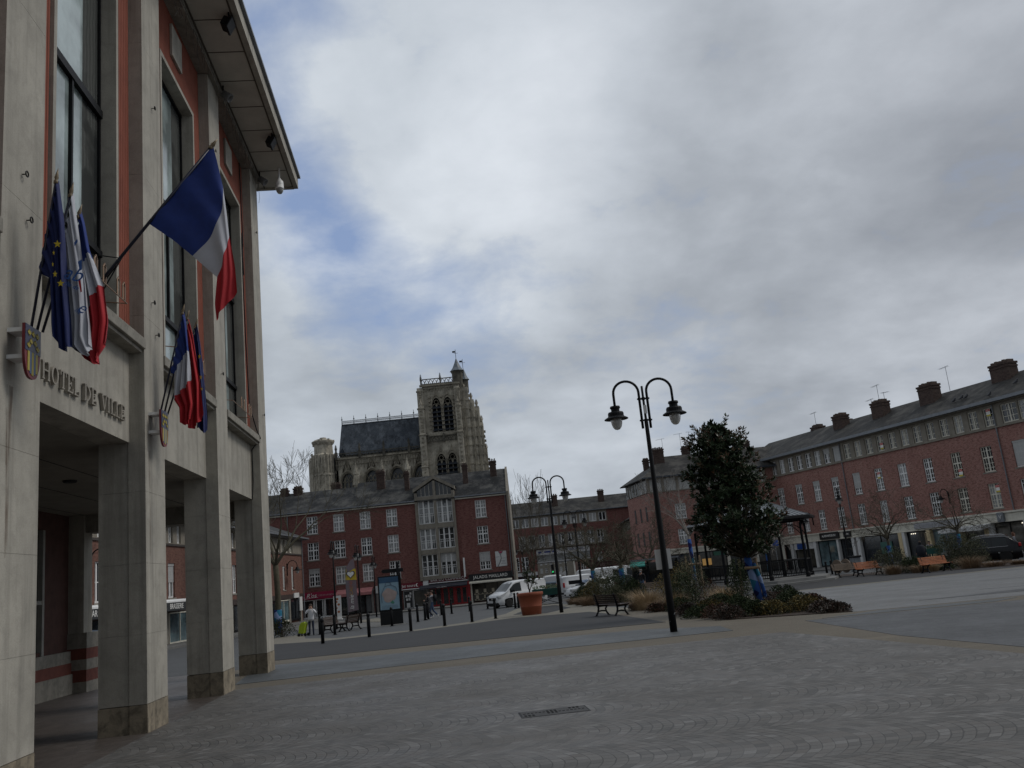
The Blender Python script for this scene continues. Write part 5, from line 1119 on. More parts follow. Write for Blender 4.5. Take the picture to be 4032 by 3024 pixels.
mb = MB(); mb.lathe([(1.55, 54), (1.55, 58.6), (1.75, 58.8), (1.75, 59.3)], 8, (-15.15, 1.6, 0)); mb.lathe([(1.1, 53), (1.1, 56.6), (1.25, 56.8)], 8, (-13.4, 2.6, 0)); part('turret', mb, CHURCH_D, ch)
mb = MB(); mb.lathe([(2.1, 59.2), (1.25, 60.2), (.6, 61.6), (.15, 62.8), (.02, 63.2)], 10, (-15.15, 1.6, 0)); mb.lathe([(1.5, 56.7), (.9, 57.6), (.35, 59.2), (.02, 60.2)], 10, (-13.4, 2.6, 0)); sp_ = part('turret_spire', mb, M('lead_spire', (.14, .165, .19), .5, .15, 1), ch)
mb = MB()
for x, z in ((-15.15, 63), (-13.4, 60)): mb.ring([(x, 1.6, z), (x, 1.6, z + 2.6)], .07, 5); mb.box(x - .9, x - .1, 1.55, 1.65, z + 1.7, z + 2.2); mb.ring([(x - .5, 1.6, z + 1.5), (x + .7, 1.6, z + 1.5)], .05, 4)
part('weather_vane', mb, IRON, sp_)
# nave
cl = face_with_arches(-51.2, -25.2, 20, 37.8, [(-48.0, 4.0, 22, 30.9, 33.9), (-41.2, 4.3, 22, 30.7, 34.1), (-34.2, 4.3, 22, 30.5, 34.1), (-27.6, 4.3, 22, 30.5, 34.2)], 3, 1.4); cl.box(-51.2, -25.2, 4.5, 16, 4, 38); cl.box(-51.2, -50.6, 3, 4.5, 4, 37.7); part('nave_wall', cl, CHURCH, ch)
mb = MB()
for cx, w, a, s_, t_ in [(-48.0, 4.0, 22, 30.9, 33.9), (-41.2, 4.3, 22, 30.7, 34.1), (-34.2, 4.3, 22, 30.5, 34.1), (-27.6, 4.3, 22, 30.5, 34.2)]:
    archmould(mb, cx, w + .9, a, s_, t_ + .6, 2.98, .35, .5); archmould(mb, cx, w + .05, a, s_, t_, 3.3, .25, .3)
    mb.prism([(cx, t_ + 3.2), (cx - .5, t_ + .9), (cx - 1.4, t_ - .1), (cx - 1.1, t_ + .6), (cx - .9, t_ + .35)], .4, lambda p, q, t: (p, 2.3 + t, q)); mb.prism([(cx, t_ + 3.2), (cx + .5, t_ + .9), (cx + 1.4, t_ - .1), (cx + 1.1, t_ + .6), (cx + .9, t_ + .35)][::-1], .4, lambda p, q, t: (p, 2.3 + t, q))
    for k in (-1, 0, 1): mb.box(cx + k * 1.1 - .1, cx + k * 1.1 + .1, 3.6, 3.85, a, s_ + .4)
    for k in range(3): q0 = cx - 1.1 + 1.1 * k; mb.ring([(q0 - .5, 3.72, s_ + .2), (q0 + .1, 3.72, s_ + 1.0), (q0 + .5, 3.72, s_ + 1.9)], .1, 4); mb.ring([(q0 + .5, 3.72, s_ + .2), (q0 - .1, 3.72, s_ + 1.0), (q0 - .5, 3.72, s_ + 1.9)], .1, 4)
for k in range(34):
    x = -50.9 + .76 * k; mb.box(x - .11, x + .11, 2.75, 3, 34.6 + .4 * (k % 2), 37.4); mb.prism([(x - .3, 37.2), (x, 36.6), (x + .3, 37.2)][::-1], .3, lambda p, q, t: (p, 2.72 + t, q))
mb.box(-51.4, -25.2, 2.4, 3, 37.5, 37.95); mb.box(-51.3, -25.2, 2.7, 3, 35.9, 36.1)
part('nave_mouldings', mb, MATS['limestone_mid'], ch)
mb = MB(); mb.box(-50.6, -25.2, 4.2, 4.25, 22, 34.3); part('nave_glass', mb, glassm('church_glass', (.02, .024, .028), .3), ch)
mb = MB(); pierced(mb, -51.3, -25.4, 38, 39.3, 2.45, 1.05)
for x in (-50.9, -44.3, -37.5, -30.4): mb.box(x - .35, x + .35, 2.2, 2.9, 37.6, 39.6); pinnacle(mb, x, 2.5, 39.4, 2.4, .26)
part('nave_parapet', mb, CHURCH_D, ch)
fb = MB()
for cx in (-44.8, -37.6, -30.7):
    fb.box(cx - .55, cx + .55, -3, -1, 4, 30.5); fb.prism([(-2, 30), (-.6, 31.2), (3, 34), (3, 32.6), (-.6, 29), (-2, 27.5)], .9, lambda a, b, t: (cx - .45 + t, a, b)); pinnacle(fb, cx, -2, 30.4, 5.4, .6); fb.box(cx - .8, cx + .8, -3.2, -.8, 29.4, 29.8)
    for s_ in (-1, 1): pinnacle(fb, cx + s_ * .5, -2.9, 29.6, 2.2, .2)
part('flying_buttresses', fb, CHURCH, ch)
mb = MB(); mb.prism([(3.1, 38.6), (9.3, 48.4), (15.5, 38.6)], 24.4, lambda a, b, t: (-50.3 + t, a, b)); nr = part('nave_roof', mb, LEAD, ch)
mb = MB(); mb.ring([(-50.2, 9.3, 48.5), (-26, 9.3, 48.5)], .14, 5); mb.ring([(-50.2, 9.3, 49.1), (-26, 9.3, 49.1)], .09, 4)
for k in range(84):
    x = -50.1 + .29 * k
    if k % 12 == 0: mb.ring([(x, 9.3, 48.3), (x, 9.3, 51.0)], [.16, .06], 5); mb.box(x - .18, x + .18, 9.2, 9.4, 49.9, 50.2)
    else: mb.ring([(x, 9.3, 48.5), (x, 9.3, 49.7)], .06, 3); mb.box(x - .1, x + .1, 9.26, 9.34, 49.4, 49.65)
part('ridge_cresting', mb, M('lead_cresting', (.05, .055, .065), .6), nr)
mb = MB(); mb.prism([(-50.1, 38.7), (-48.2, 38.7), (-49.15, 40.9)], 2.2, lambda a, b, t: (a, 2.95 + t, b)); part('dormer', mb, LEAD, nr)
# stair turret at the east corner
mb = MB(); C_ = (-54.7, 4, 0)
mb.lathe([(3.3, 4), (3.3, 33.3), (3.55, 33.5), (3.55, 34.0), (3.2, 34.1), (3.2, 39.3), (2.7, 39.7), (2.6, 42.2), (3.1, 42.7), (3.3, 43.2), (2.3, 43.8), (1.0, 44.1), (.9, 44.4), (.01, 44.5)], 12, C_); mb.lathe([(2.0, 4), (2.0, 37.9), (1.6, 39)], 8, (-57.2, 4.5, 0))
for k in range(24): a = 2 * pi * k / 24; mb.box(C_[0] + 3.32 * cos(a) - .13, C_[0] + 3.32 * cos(a) + .13, C_[1] + 3.32 * sin(a) - .13, C_[1] + 3.32 * sin(a) + .13, 26, 39.3)
for k in range(30): a = 2 * pi * random.random(); z = random.choice((43.3, 42.4, 39.5, 34, 38.6)); r_ = 2.9 if z > 40 else 3.4; mb.box(C_[0] + r_ * cos(a) - .25, C_[0] + r_ * cos(a) + .25, C_[1] + r_ * sin(a) - .2, C_[1] + r_ * sin(a) + .2, z - .2, z + .25 + .3 * random.random())
part('stair_turret', mb, CHURCH, ch)
mb = MB(); mb.box(-54.9, -54.75, .5, .7, 36.2, 38.4); mb.box(-56.4, -56.2, 1.0, 1.2, 36.0, 37.9); mb.box(-51.4, -51.2, 1.9, 2.2, 26, 38); part('iron_ties', mb, IRON, ch)
# ------------------------------------------------------------------ street furniture
def lamp_post(name='double_lamp_post'):
    t = thing(name, '', 'street lamp', (0, 0, 0), 0, 'double lamp posts with swan-neck arms')
    p = MB(); p.lathe([(.10, -.05), (.098, 1.2), (.085, 2.2), (.066, 4.2), (.055, 5.75), (.036, 5.8), (.033, 6.78), (.01, 6.79)], 16); part('post', p, IRON, t, True)
    c = MB()
    for z in (5.80, 6.42): c.box(-.175, .175, -.03, .03, z - .018, z + .018); c.lathe([(.055, z - .035), (.055, z + .035)], 10); [c.lathe([(.046, z - .03), (.046, z + .03)], 8, (s_ * .113, 0, 0)) for s_ in (-1, 1)]
    part('collar', c, IRON, t)
    for s_ in (-1, 1):
        a = MB(); R = .36; a.ring([(s_ * .113, 0, 5.57), (s_ * .113, 0, 6.62)] + [(s_ * (.113 + R - R * cos(q)), 0, 6.62 + R * .95 * sin(q)) for q in [pi * i / 14 for i in range(1, 15)]] + [(s_ * (.113 + 2 * R), 0, 6.4), (s_ * (.113 + 2 * R), 0, 6.26)], .037, 9); part('arm', a, IRON, t, True)
        x = s_ * (.113 + 2 * R)
        h = MB(); h.lathe([(.03, 6.28), (.135, 6.27), (.148, 6.22), (.12, 6.19), (.12, 6.12), (.205, 6.1), (.225, 6.06), (.225, 5.98), (.335, 5.915), (.34, 5.895), (.16, 5.91)], 20, (x, 0, 0)); part('lamp_shade', h, IRON, t)
        g = MB(); g.lathe([(.165, 5.92), (.163, 5.85), (.15, 5.76), (.12, 5.67), (.07, 5.61), (.001, 5.59)], 16, (x, 0, 0)); part('lamp_glass', g, LAMPG, t, True)
    return t
lp = lamp_post(); used_lp = []
def put_lamp(x, y, rz, label, s=1.0):
    if not used_lp: o = lp; o.location = (x, y, gz(y)); o.rotation_euler = (0, 0, rz); o['label'] = label; o.scale = (s, s, s)
    else: o = dup(lp, (x, y, gz(y)), rz, label, s=s)
    used_lp.append(o); return o
q = put_lamp(3.66, 24.45, radians(3), 'nearest and tallest black double lamp post, beside the planting bed')
b = MB(); b.box(-.045, .045, -.09, -.045, 5.98, 6.22); part('grey_box', b, WHITE2, q)
b = MB(); b.add([(-.09, -.06, .28), (.08, -.09, .5), (.085, -.09, .53), (-.085, -.06, .3)], [(0, 1, 2, 3)]); part('tape_strip', b, WHITE2, q)
put_lamp(1.36, 46.1, radians(6), 'second black double lamp post, standing right behind the terracotta planter')
q = put_lamp(gx(2295, 72), 72, radians(8), 'third black double lamp post in the central row, with a small sign bracket')
b = MB(); b.box(-1.0, -.1, -.05, .05, 1.15, 1.45); part('bracket_box', b, BLACK, q); b = MB(); b.box(-.85, -.2, -.03, .0, .0, 1.0); part('white_sheet', b, WHITE2, q)
put_lamp(gx(2240, 105), 105, radians(8), 'fourth black double lamp post in the central row'); put_lamp(gx(2072, 128), 128, radians(4), 'farthest black double lamp post, in front of the arch range')
put_lamp(gx(1326, 55.8), 55.8, radians(92), 'black lamp post seen edge-on in front of the raspberry shop sign', .77)
put_lamp(-12.08, 62.8, radians(88), 'black lamp post seen edge-on between the feather banner and the map panel', .77); put_lamp(-13.6, 77.8, radians(88), 'farther black lamp post half hidden behind the map panel', .74)
put_lamp(gx(3352, 77), 77, radians(70), 'black double lamp post standing before the shops right of the bandstand')
# small parasols of detail: sheet and box tied to the second post
t = thing('notice_sheet', 'plain white notice tied to the back of the nearest lamp post', 'notice', (3.66, 24.62, gz(24.6) + 1.05), .06); b = MB(); b.box(-.22, .22, .0, .012, .62, 1.16); part('sheet', b, WHITE2, t)
t_ = None
# bollards
def bollard():
    t = thing('bollard', '', 'bollard', (0, 0, 0), 0, 'black bollards along the kerb'); p = MB(); p.lathe([(.075, -.05), (.075, .82), (.06, .86), (.06, .89), (.078, .91), (.078, 1.0), (.05, 1.05), (.001, 1.06)], 14); part('post', p, BLACK, t, True)
    c = MB(); c.lathe([(.13, -.02), (.13, .02), (.08, .03)], 14); part('base_collar', c, IRON, t); return t
bl_ = bollard(); first = True
BOL = [(-8.94, 37.9, 'first bollard of the near row, nearest the town hall corner'), (-7.30, 39.6, 'second bollard of the near row from the town hall corner'), (-5.74, 41.6, 'third bollard of the near row, right of the map panel base'), (-4.38, 43.66, 'fourth bollard of the near row, before the walking couple'),
       (-3.16, 45.2, 'fifth bollard of the near row, in front of the dark gap left of the van'), (-2.03, 46.5, 'last bollard of the near row, standing before the nose of the white van'), (gx(1319, 46.7), 46.7, 'bollard in front of the paired brown benches'), (gx(1261, 49), 49, 'tall thin bollard just right of the person in white'),
       (gx(1544, 51.2), 51.2, 'bollard right in front of the map panel'), (gx(1646, 54), 54, 'bollard right of the map panel base, further back'), (gx(1675, 55.7), 55.7, 'bollard left of the walking couple'), (gx(1687, 57), 57, 'bollard at the heels of the walking couple'), (gx(1739, 63.3), 63.3, 'bollard right of the walking couple by the red door'),
       (gx(1779, 64.3), 64.3, 'bollard before the red shopfront, left of the dark gap'), (gx(1850, 66.3), 66.3, 'bollard before the jeweller window, left of the van'), (gx(1921, 68), 68, 'bollard hidden at the front bumper of the white van'), (gx(2030, 62), 62, 'left one of two bollards between van wheel and terracotta planter'), (gx(2043, 61.5), 61.5, 'right one of two bollards between van wheel and terracotta planter'),
       (gx(3259, 64), 64, 'bollard right of the bandstand step, left of the benches'), (gx(3278, 68), 68, 'bollard behind the first right-hand bench, near the cable drum')]
for x, y, lb in BOL:
    if first: bl_.location = (x, y, gz(y)); bl_['label'] = lb; first = False
    else: dup(bl_, (x, y, gz(y)), random.random(), lb)
# benches: slats on cast ends
def bench(wood, label, loc, rz, s=1.):
    t = thing('bench', label, 'bench', loc, rz, 'slatted benches with cast-iron legs'); t.scale = (s, s, s)
    for x in (-.72, .72):
        e = MB()
        e.ring([(x, .31, .01), (x, .2, .16), (x, .155, .3), (x, .165, .44), (x, .215, .66), (x, .275, .87), (x, .30, .9)], [.042, .038, .042, .045, .038, .034, .03], 7)
        e.ring([(x, -.33, .01), (x, -.22, .16), (x, -.19, .28), (x, -.27, .40), (x, -.37, .455), (x, -.42, .44)], [.042, .038, .038, .042, .038, .03], 7)
        e.ring([(x, -.27, .40), (x, -.1, .405), (x, .15, .40)], .038, 6); e.ring([(x, -.2, .19), (x, 0, .215), (x, .17, .2)], .034, 6)
        e.box(x - .045, x + .045, -.39, -.28, 0, .03); e.box(x - .045, x + .045, .26, .37, 0, .03)
        part('leg', e, IRON, t)
    sl = MB()
    for k in range(5): y = -.34 + .1 * k; sl.box(-.9, .9, y, y + .08, .44 + .01 * (k == 0), .475)
    part('seat', sl, wood, t, bev=.006)
    bk = MB()
    for k in range(5): z = .49 + .078 * k; y = .155 + .026 * k; bk.add([(-.9, y - .03, z), (.9, y - .03, z), (.9, y - .01, z + .06), (-.9, y - .01, z + .06), (-.9, y + .005, z), (.9, y + .005, z), (.9, y + .025, z + .06), (-.9, y + .025, z + .06)], [(0, 1, 2, 3), (5, 4, 7, 6), (3, 2, 6, 7), (4, 5, 1, 0), (0, 3, 7, 4), (1, 5, 6, 2)])
    part('backrest', bk, wood, t); return t
bench(WOOD_D, 'dark slatted bench standing alone near the planting beds, seen from behind', (3.15, 37.4, gz(37.4)), radians(118))
bench(WOOD_D, 'left brown bench of the back-to-back pair near the person in white', (-11.3, 50.6, gz(50.6)), radians(75)); bench(WOOD_D, 'right brown bench of the back-to-back pair near the feather banner', (-10.45, 51.0, gz(51)), radians(255))
bench(WOOD_G, 'weathered grey-brown bench right of the bandstand beside the cable drum', (20.3, 58.4, gz(58.4)), radians(18)); bench(WOOD_O, 'orange varnished bench in the middle of the three on the right', (20.85, 55.9, gz(55.9)), radians(20)); bench(WOOD_O, 'orange varnished bench furthest right, before the grasses', (22.6, 50.6, gz(50.6)), radians(16))
bench(WOOD_G, 'weathered bench behind the bushes beside the man in a mask', (gx(2585, 60), 60, gz(60)), radians(5))
# terracotta planter
t = thing('terracotta_planter', 'large terracotta pot with a spindly shrub, beside the second lamp post', 'planter', (-.16, 47.2, gz(47.2)))
p = MB(); p.lathe([(.46, 0), (.50, .02), (.555, .42), (.565, .43), (.565, .45), (.56, .46), (.635, .97), (.66, .98), (.68, 1.0), (.685, 1.12), (.66, 1.14), (.58, 1.13), (.57, 1.0)], 36); part('pot', p, TERRA, t, True)
p = MB(); p.lathe([(.57, 1.04), (.001, 1.06)], 20); part('soil', p, SOILM, t)
# town map panel with a finger sign behind
t = thing('map_panel', 'tall black-framed town map panel on a solid black base', 'display panel', (-8.5, 53.7, gz(53.7)), radians(14))
p = MB(); p.box(-.66, .66, -.16, .16, 0, .78); part('base', p, BLACK, t, bev=.02)
p = MB(); p.box(-.70, .58, -.11, .11, .78, 2.86); part('frame', p, BLACK, t, bev=.02); p = MB(); p.box(.58, .68, -.14, .14, .76, 2.95); part('side_post', p, IRON, t)
MAPM, N_, b_, co_ = base('map_print', .35)
v_ = N_.n('ShaderNodeTexVoronoi'); v_.inputs['Scale'].default_value = 9; N_.l(co_, v_.inputs['Vector']); N_.l(N_.mix(N_.mapr(v_.outputs['Distance'], .05, .12), (.16, .26, .33), N_.mix(N_.noise(co_, 3), (.17, .29, .37), (.23, .33, .40))), b_.inputs['Base Color'])
p = MB(); p.quad((-.63, -.116, .9), (.52, -.116, .9), (.52, -.116, 2.78), (-.63, -.116, 2.78)); o = part('map_sheet', p, MAPM, t)
p = MB(); p.prism([(-.05 + (.42 + .04 * sin(5 * a)) * cos(a), 1.72 + (.40 + .05 * cos(3 * a)) * sin(a)) for a in [2 * pi * i / 28 for i in range(28)]], .003, lambda a, b, q: (a, -.122 + q, b)); part('map_town', p, M('map_beige', (.34, .27, .25), .4), o)
p = MB(); p.ring([(-.5, -.124, 1.3), (-.54, -.124, 1.8), (-.3, -.124, 2.25), (.05, -.124, 2.32), (.36, -.124, 2.15), (.46, -.124, 1.7)], .012, 4); p.ring([(-.3, -.124, 2.25), (-.2, -.124, 2.5), (.05, -.124, 2.42), (.1, -.124, 2.3)], .012, 4); part('map_roads', p, M('map_ink', (.04, .05, .09), .4), o)
p = MB(); p.quad((-.63, -.12, 2.45), (.52, -.12, 2.45), (.52, -.12, 2.78), (-.63, -.12, 2.78)); part('map_header', p, M('map_navy', (.02, .07, .14), .35), o)
p = MB(); p.prism([(-.02, 1.28), (.1, 1.42), (.22, 1.28), (.16, 1.2)], .003, lambda a, b, q: (a, -.126 + q, b)); part('map_park', p, M('map_green', (.05, .2, .13), .4), o)
p = MB()
for k in range(16): x = -.52 + .06 * k; p.box(x, x + .015, -.122, -.119, .95, 1.14)
part('map_index', p, M('map_index_ink', (.10, .16, .22), .4), o)
t = thing('finger_post', 'black direction signpost rising behind the map panel', 'signpost', (-8.15, 54.9, gz(54.9)), radians(14)); p = MB(); p.ring([(0, 0, 0), (0, 0, 3.6)], .05, 8); part('post', p, IRON, t); p = MB(); p.prism([(-.9, 3.28), (.35, 3.28), (.35, 3.05), (-.9, 3.05), (-1.0, 3.16)], .04, lambda a, b, q: (a, -.02 + q, b)); p.box(-.08, .08, -.08, .08, 2.95, 3.65); part('arrow_board', p, BLACK, t)
# feather banner
t = thing('feather_banner', 'tall mauve feather banner with a yellow square and white heart', 'banner', (-11.15, 54.1, gz(54.1)), radians(3)); p = MB(); p.ring([(.02, 0, 0), (.0, 0, 1.0), (-.02, 0, 3.6)], .016, 6); p.box(-.25, .25, -.2, .2, 0, .05); part('pole', p, GREYM, t)
MAUVE = M('mauve_cloth', (.24, .185, .205), .8, .08)
p = MB(); prof = [(.62, 1.05), (-.02, .95), (-.06, 2.2), (-.05, 3.0), (.02, 3.6), (.28, 3.98), (.5, 4.1), (.55, 3.3), (.6, 2.0)]
p.prism(prof, .012, lambda a, b, q: (a, -.012 + q + .03 * sin(b * 2.3), b)); o = part('banner_cloth', p, MAUVE, t)
p = MB(); p.prism([(-.062, 2.86), (.61, 2.82), (.575, 3.5), (-.03, 3.5)], .02, lambda a, b, q: (a, -.018 + q + .03 * sin(b * 2.3), b)); part('yellow_square', p, M('yellow_cloth', (.62, .45, .04), .7), o)
hp = [(16 * sin(a) ** 3, 13 * cos(a) - 5 * cos(2 * a) - 2 * cos(3 * a) - cos(4 * a)) for a in [2 * pi * i / 28 for i in range(28)]]
for sc, m_, y_ in ((.0165, M('heart_outline', (.08, .06, .08), .7), -.055), (.0125, LETW, -.062)):
    p = MB(); p.prism([(.27 + a * sc, 3.18 + b * sc) for a, b in hp][::-1], .004, lambda a, b, q: (a, y_ + q, b)); part('heart', p, m_, o)
for s_, m_, z in (('la mie', LETW, 1.52), ('CAL', M('ochre_letters', (.5, .28, .05), .6), 2.2), ('INE', M('rust_letters', (.4, .13, .07), .6), 2.6)):
    e_ = text(s_, .27 if s_ != 'la mie' else .36, m_, o, (.27, -.055, z), .003, shear=.3 if s_ == 'la mie' else 0); e_.rotation_euler = (pi / 2, -pi / 2, 0)
# advertising boards outside the shop, bins, spool, troughs
t = thing('advert_stand', 'white advertising stand with orange food pictures before the raspberry shopfront', 'advertising stand', (gx(1332, 83), 83, gz(83)), .05); p = MB(); p.box(-.35, .35, -.03, .03, .1, 2.15); p.box(-.4, .4, -.25, .25, 0, .08); part('board', p, WHITE, t)
p = MB()
for x, z in ((-.1, 1.6), (.12, 1.35), (-.12, 1.05), (.1, .7), (0, 1.85)): p.prism([(x + .13 * cos(a), z + .1 * sin(a)) for a in [2 * pi * i / 10 for i in range(10)]], .004, lambda a, b, q: (a, -.036 + q, b))
part('food_prints', p, M('orange_print', (.42, .15, .06), .6), t)
t = thing('cable_drum', 'wooden cable drum standing on its rim behind the weathered bench', 'cable drum', (gx(3318, 69), 69, gz(69)), radians(28)); 
for x in (-.45, .45):
    p = MB(); p.lathe([(.52, -.03), (.52, .03)], 24); p.xf(Matrix.Translation((x, 0, .52)) @ Matrix.Rotation(pi / 2, 4, 'Y')); part('flange', p, WOOD_G, t)
p = MB(); p.lathe([(.26, -.41), (.26, .41)], 20); p.xf(Matrix.Translation((0, 0, .52)) @ Matrix.Rotation(pi / 2, 4, 'Y')); part('core', p, IRON, t)
t = thing('litter_bin', 'dark square litter bin beside the lamp post right of the cable drum', 'litter bin', (gx(3375, 70), 70, gz(70)), .3); p = MB(); p.box(-.3, .3, -.3, .3, .0, 1.05); part('bin_body', p, GREYM, t, bev=.03); p = MB(); p.box(-.36, .36, -.36, .36, 1.05, 1.2); part('lid', p, BLACK, t, bev=.03)
GTR = M('green_trough', (.012, .075, .06), .5)
def trough(x, y, rz, label):
    t = thing('flower_trough', label, 'planter', (x, y, gz(y)), rz, 'green flower troughs'); p = MB(); p.prism([(-.25, .0), (.25, 0), (.33, .42), (-.33, .42)], 1.9, lambda a, b, q: (-.95 + q, a, .72 + b)); part('trough', p, GTR, t)
    p = MB()
    for x_ in (-.85, .85): p.ring([(x_, 0, 0), (x_, 0, .72)], .03, 6)
    p.ring([(-.85, 0, .1), (.85, 0, .68)], .022, 5); p.ring([(.85, 0, .1), (-.85, 0, .68)], .022, 5); p.ring([(-.85, 0, .12), (.85, 0, .12)], .022, 5); part('stand', p, IRON, t)
    p = MB()
    for _ in range(160): a = Vector((random.uniform(-.9, .9), random.uniform(-.3, .3), 1.13 + random.random() * .22)); d = Vector((random.gauss(0, 1), random.gauss(0, 1), random.gauss(0, 1))).normalized() * .07; e2 = d.orthogonal() * .5; p.quad(a - d, a + e2, a + d, a - e2)
    part('plants', p, M('trough_green', (.06, .09, .04), .8), t)
trough(gx(2158, 60), 60, .12, 'green flower trough on crossed legs behind the second lamp post'); trough(gx(3675, 72), 72, radians(-70), 'green flower trough by the shop beside the man in dark clothes')
# drain cover in the setts, floor joints
t = thing('drain_cover', 'rectangular cast-iron drain cover set in the granite setts', 'drain cover', (.12, 12.1, gz(12.1) + .014), radians(6)); p = MB(); p.box(-.43, .43, -.235, .235, -.02, .008)
for k in range(16):
    x = -.385 + .0512 * k
    for y_, on in ((-.16, (0, 1, 2)), (-.09, (0, 1, 2, 6, 7, 8)), (-.02, range(6, 16)), (.05, range(0, 9)), (.12, (6, 7, 8, 12, 13, 14)), (.18, (12, 13, 14))):
        if k in on: p.box(x - .016, x + .016, y_ - .018, y_ + .018, .002, .0095, 1)
part('plate', p, [M('worn_iron', (.045, .043, .042), .6, .3, 9, bmp=.1, spec=.25), M('slot_black', (.003, .003, .003), .9, spec=.05)], t)
p = MB(); 
for a in ((-.45, .45, -.255, -.24), (-.45, .45, .24, .255), (-.45, -.435, -.24, .24), (.435, .45, -.24, .24)): p.box(*a, -.02, .006)
part('rim', p, IRON, t)
for i, (pts, w_) in enumerate((([(17.4, 35.4), (18.8, 35.0), (20.4, 35.2), (22.6, 36.2)], .10), ([(14.6, 29.8), (16, 29.5), (18, 29.9)], .07), ([(22.2, 43), (24, 42.9), (27, 43.3)], .1))):
    p = MB()
    for k in range(len(pts) - 1): (x0, y0), (x1, y1) = pts[k], pts[k + 1]; p.quad((x0, y0, gz(y0) + .021 + k * .0), (x1, y1, gz(y1) + .021), (x1, y1 + w_, gz(y1 + w_) + .021), (x0, y0 + w_, gz(y0 + w_) + .021))
    tag(part('slot_drain', p, M('wet_gap', (.025, .026, .028), .5)), ['curved dark slot drain crossing the pale paving on the right', 'short dark slot drain nearer in the pale paving', 'dark slot drain before the right-hand bench'][i], 'slot drain', 'slot drains in the pale paving')
# bandstand
bs = thing('bandstand', 'black iron octagonal bandstand with railings and a ribbed metal roof behind the evergreen tree', 'bandstand', (14.55, 58.5, gz(58.5)))
st = MB(); st.lathe([(5.3, -.1), (5.3, .17), (4.75, .172), (4.75, .34), (.01, .345)], 8, ph=pi / 8 + pi / 8); part('steps', st, M('kiosk_stone', (.2, .2, .195), .85, .15, 2, fine=.2), bs)
RB = 3.6; cols_ = [(RB * sin(k * pi / 4), RB * cos(k * pi / 4)) for k in range(8)]
for x, y in cols_: p = MB(); p.lathe([(.14, .34), (.14, .6), (.1, .65), (.085, 1.3), (.075, 3.7)], 10, (x, y, 0)); part('column', p, IRON, bs)
for k in range(8):
    (x0, y0), (x1, y1) = cols_[k], cols_[(k + 1) % 8]; a, b = Vector((x0, y0, 0)), Vector((x1, y1, 0))
    if k != 4 or True:
        p = MB()
        for z in (.5, 1.42): p.ring([a + Vector((0, 0, z)), b + Vector((0, 0, z))], .035, 5)
        for i in range(1, 22): q = a.lerp(b, i / 22); p.ring([q + Vector((0, 0, .5)), q + Vector((0, 0, 1.42))], .022, 4)
        if k == 4: p.add([a.lerp(b, .35) + Vector((0, -.03, .75)), a.lerp(b, .65) + Vector((0, -.03, .75)), a.lerp(b, .65) + Vector((0, -.03, 1.4)), a.lerp(b, .35) + Vector((0, -.03, 1.4))], [(0, 1, 2, 3)])
        part('railing', p, IRON, bs)
    p = MB(); n = 14; pr = []
    for i in range(n + 1): u = i / n; pr.append((u, 3.75 - .75 * abs(2 * u - 1) ** 2.2))
    for i in range(n):
        q0, q1 = a.lerp(b, pr[i][0]), a.lerp(b, pr[i + 1][0]); p.ring([q0 + Vector((0, 0, pr[i][1] - .08)), q1 + Vector((0, 0, pr[i + 1][1] - .08))], .03, 4)
        p.ring([q0 + Vector((0, 0, pr[i][1] - .08)), q0 + Vector((0, 0, 3.95))], .014, 3)
    p.ring([a + Vector((0, 0, 3.9)), b + Vector((0, 0, 3.9))], .06, 5); part('arched_frieze', p, IRON, bs)
p = MB(); p.lathe([(4.35, 3.95), (4.35, 4.1), (4.2, 4.14)], 8, ph=pi / 2); p.lathe([(4.3, 3.99), (.01, 4.0)], 8, ph=pi / 2); part('eaves_ring', p, IRON, bs)
p = MB(); p.lathe([(4.25, 4.12), (1.2, 5.35), (1.1, 5.45), (.9, 5.5), (.2, 6.0), (.04, 6.1), (.03, 6.7)], 8, ph=pi / 2)
for k in range(8):
    for i in range(9):
        u = i / 9; a0, a1 = k * pi / 4, (k + 1) * pi / 4; q = Vector((4.25 * sin(a0), 4.25 * cos(a0), 4.13)).lerp(Vector((4.25 * sin(a1), 4.25 * cos(a1), 4.13)), u); r_ = Vector((1.2 * sin(a0), 1.2 * cos(a0), 5.36)).lerp(Vector((1.2 * sin(a1), 1.2 * cos(a1), 5.36)), u); p.ring([q, r_], .028, 4)
part('roof', p, M('zinc_roof', (.17, .185, .20), .45, .15, 2, metal=.3), bs)
# clutter seen through the railings and bus shelter beyond
t = thing('bus_shelter', 'small glazed shelter with a teal canopy behind the man in a mask', 'shelter', (gx(2590, 78), 78, gz(78)), radians(-8)); p = MB()
for x in (-1.9, -.6, .6, 1.9):
    for y_ in (.9, -.6): p = MB(); p.box(x - .06, x + .06, y_, y_ + .1, 0, 2.5); part('post', p, IRON, t)
p = MB(); p.box(-1.85, 1.85, .93, .96, .1, 2.3); part('glass_wall', p, GLASS, t); p = MB(); p.box(-2.1, 2.1, -.9, 1.2, 2.5, 2.62); part('roof', p, GREYM, t); p = MB(); p.prism([(-.95, 2.45), (-1.6, 2.1), (-1.6, 2.0), (-.95, 2.35)], 1.3, lambda a, b, q: (-2.1 + q, a, b)); part('teal_canopy', p, M('teal_cloth', (.02, .20, .17), .7), t)
for k, (px, py, Y) in enumerate(((2565, 2185, 80), (3090, 2060, 86))):
    pass
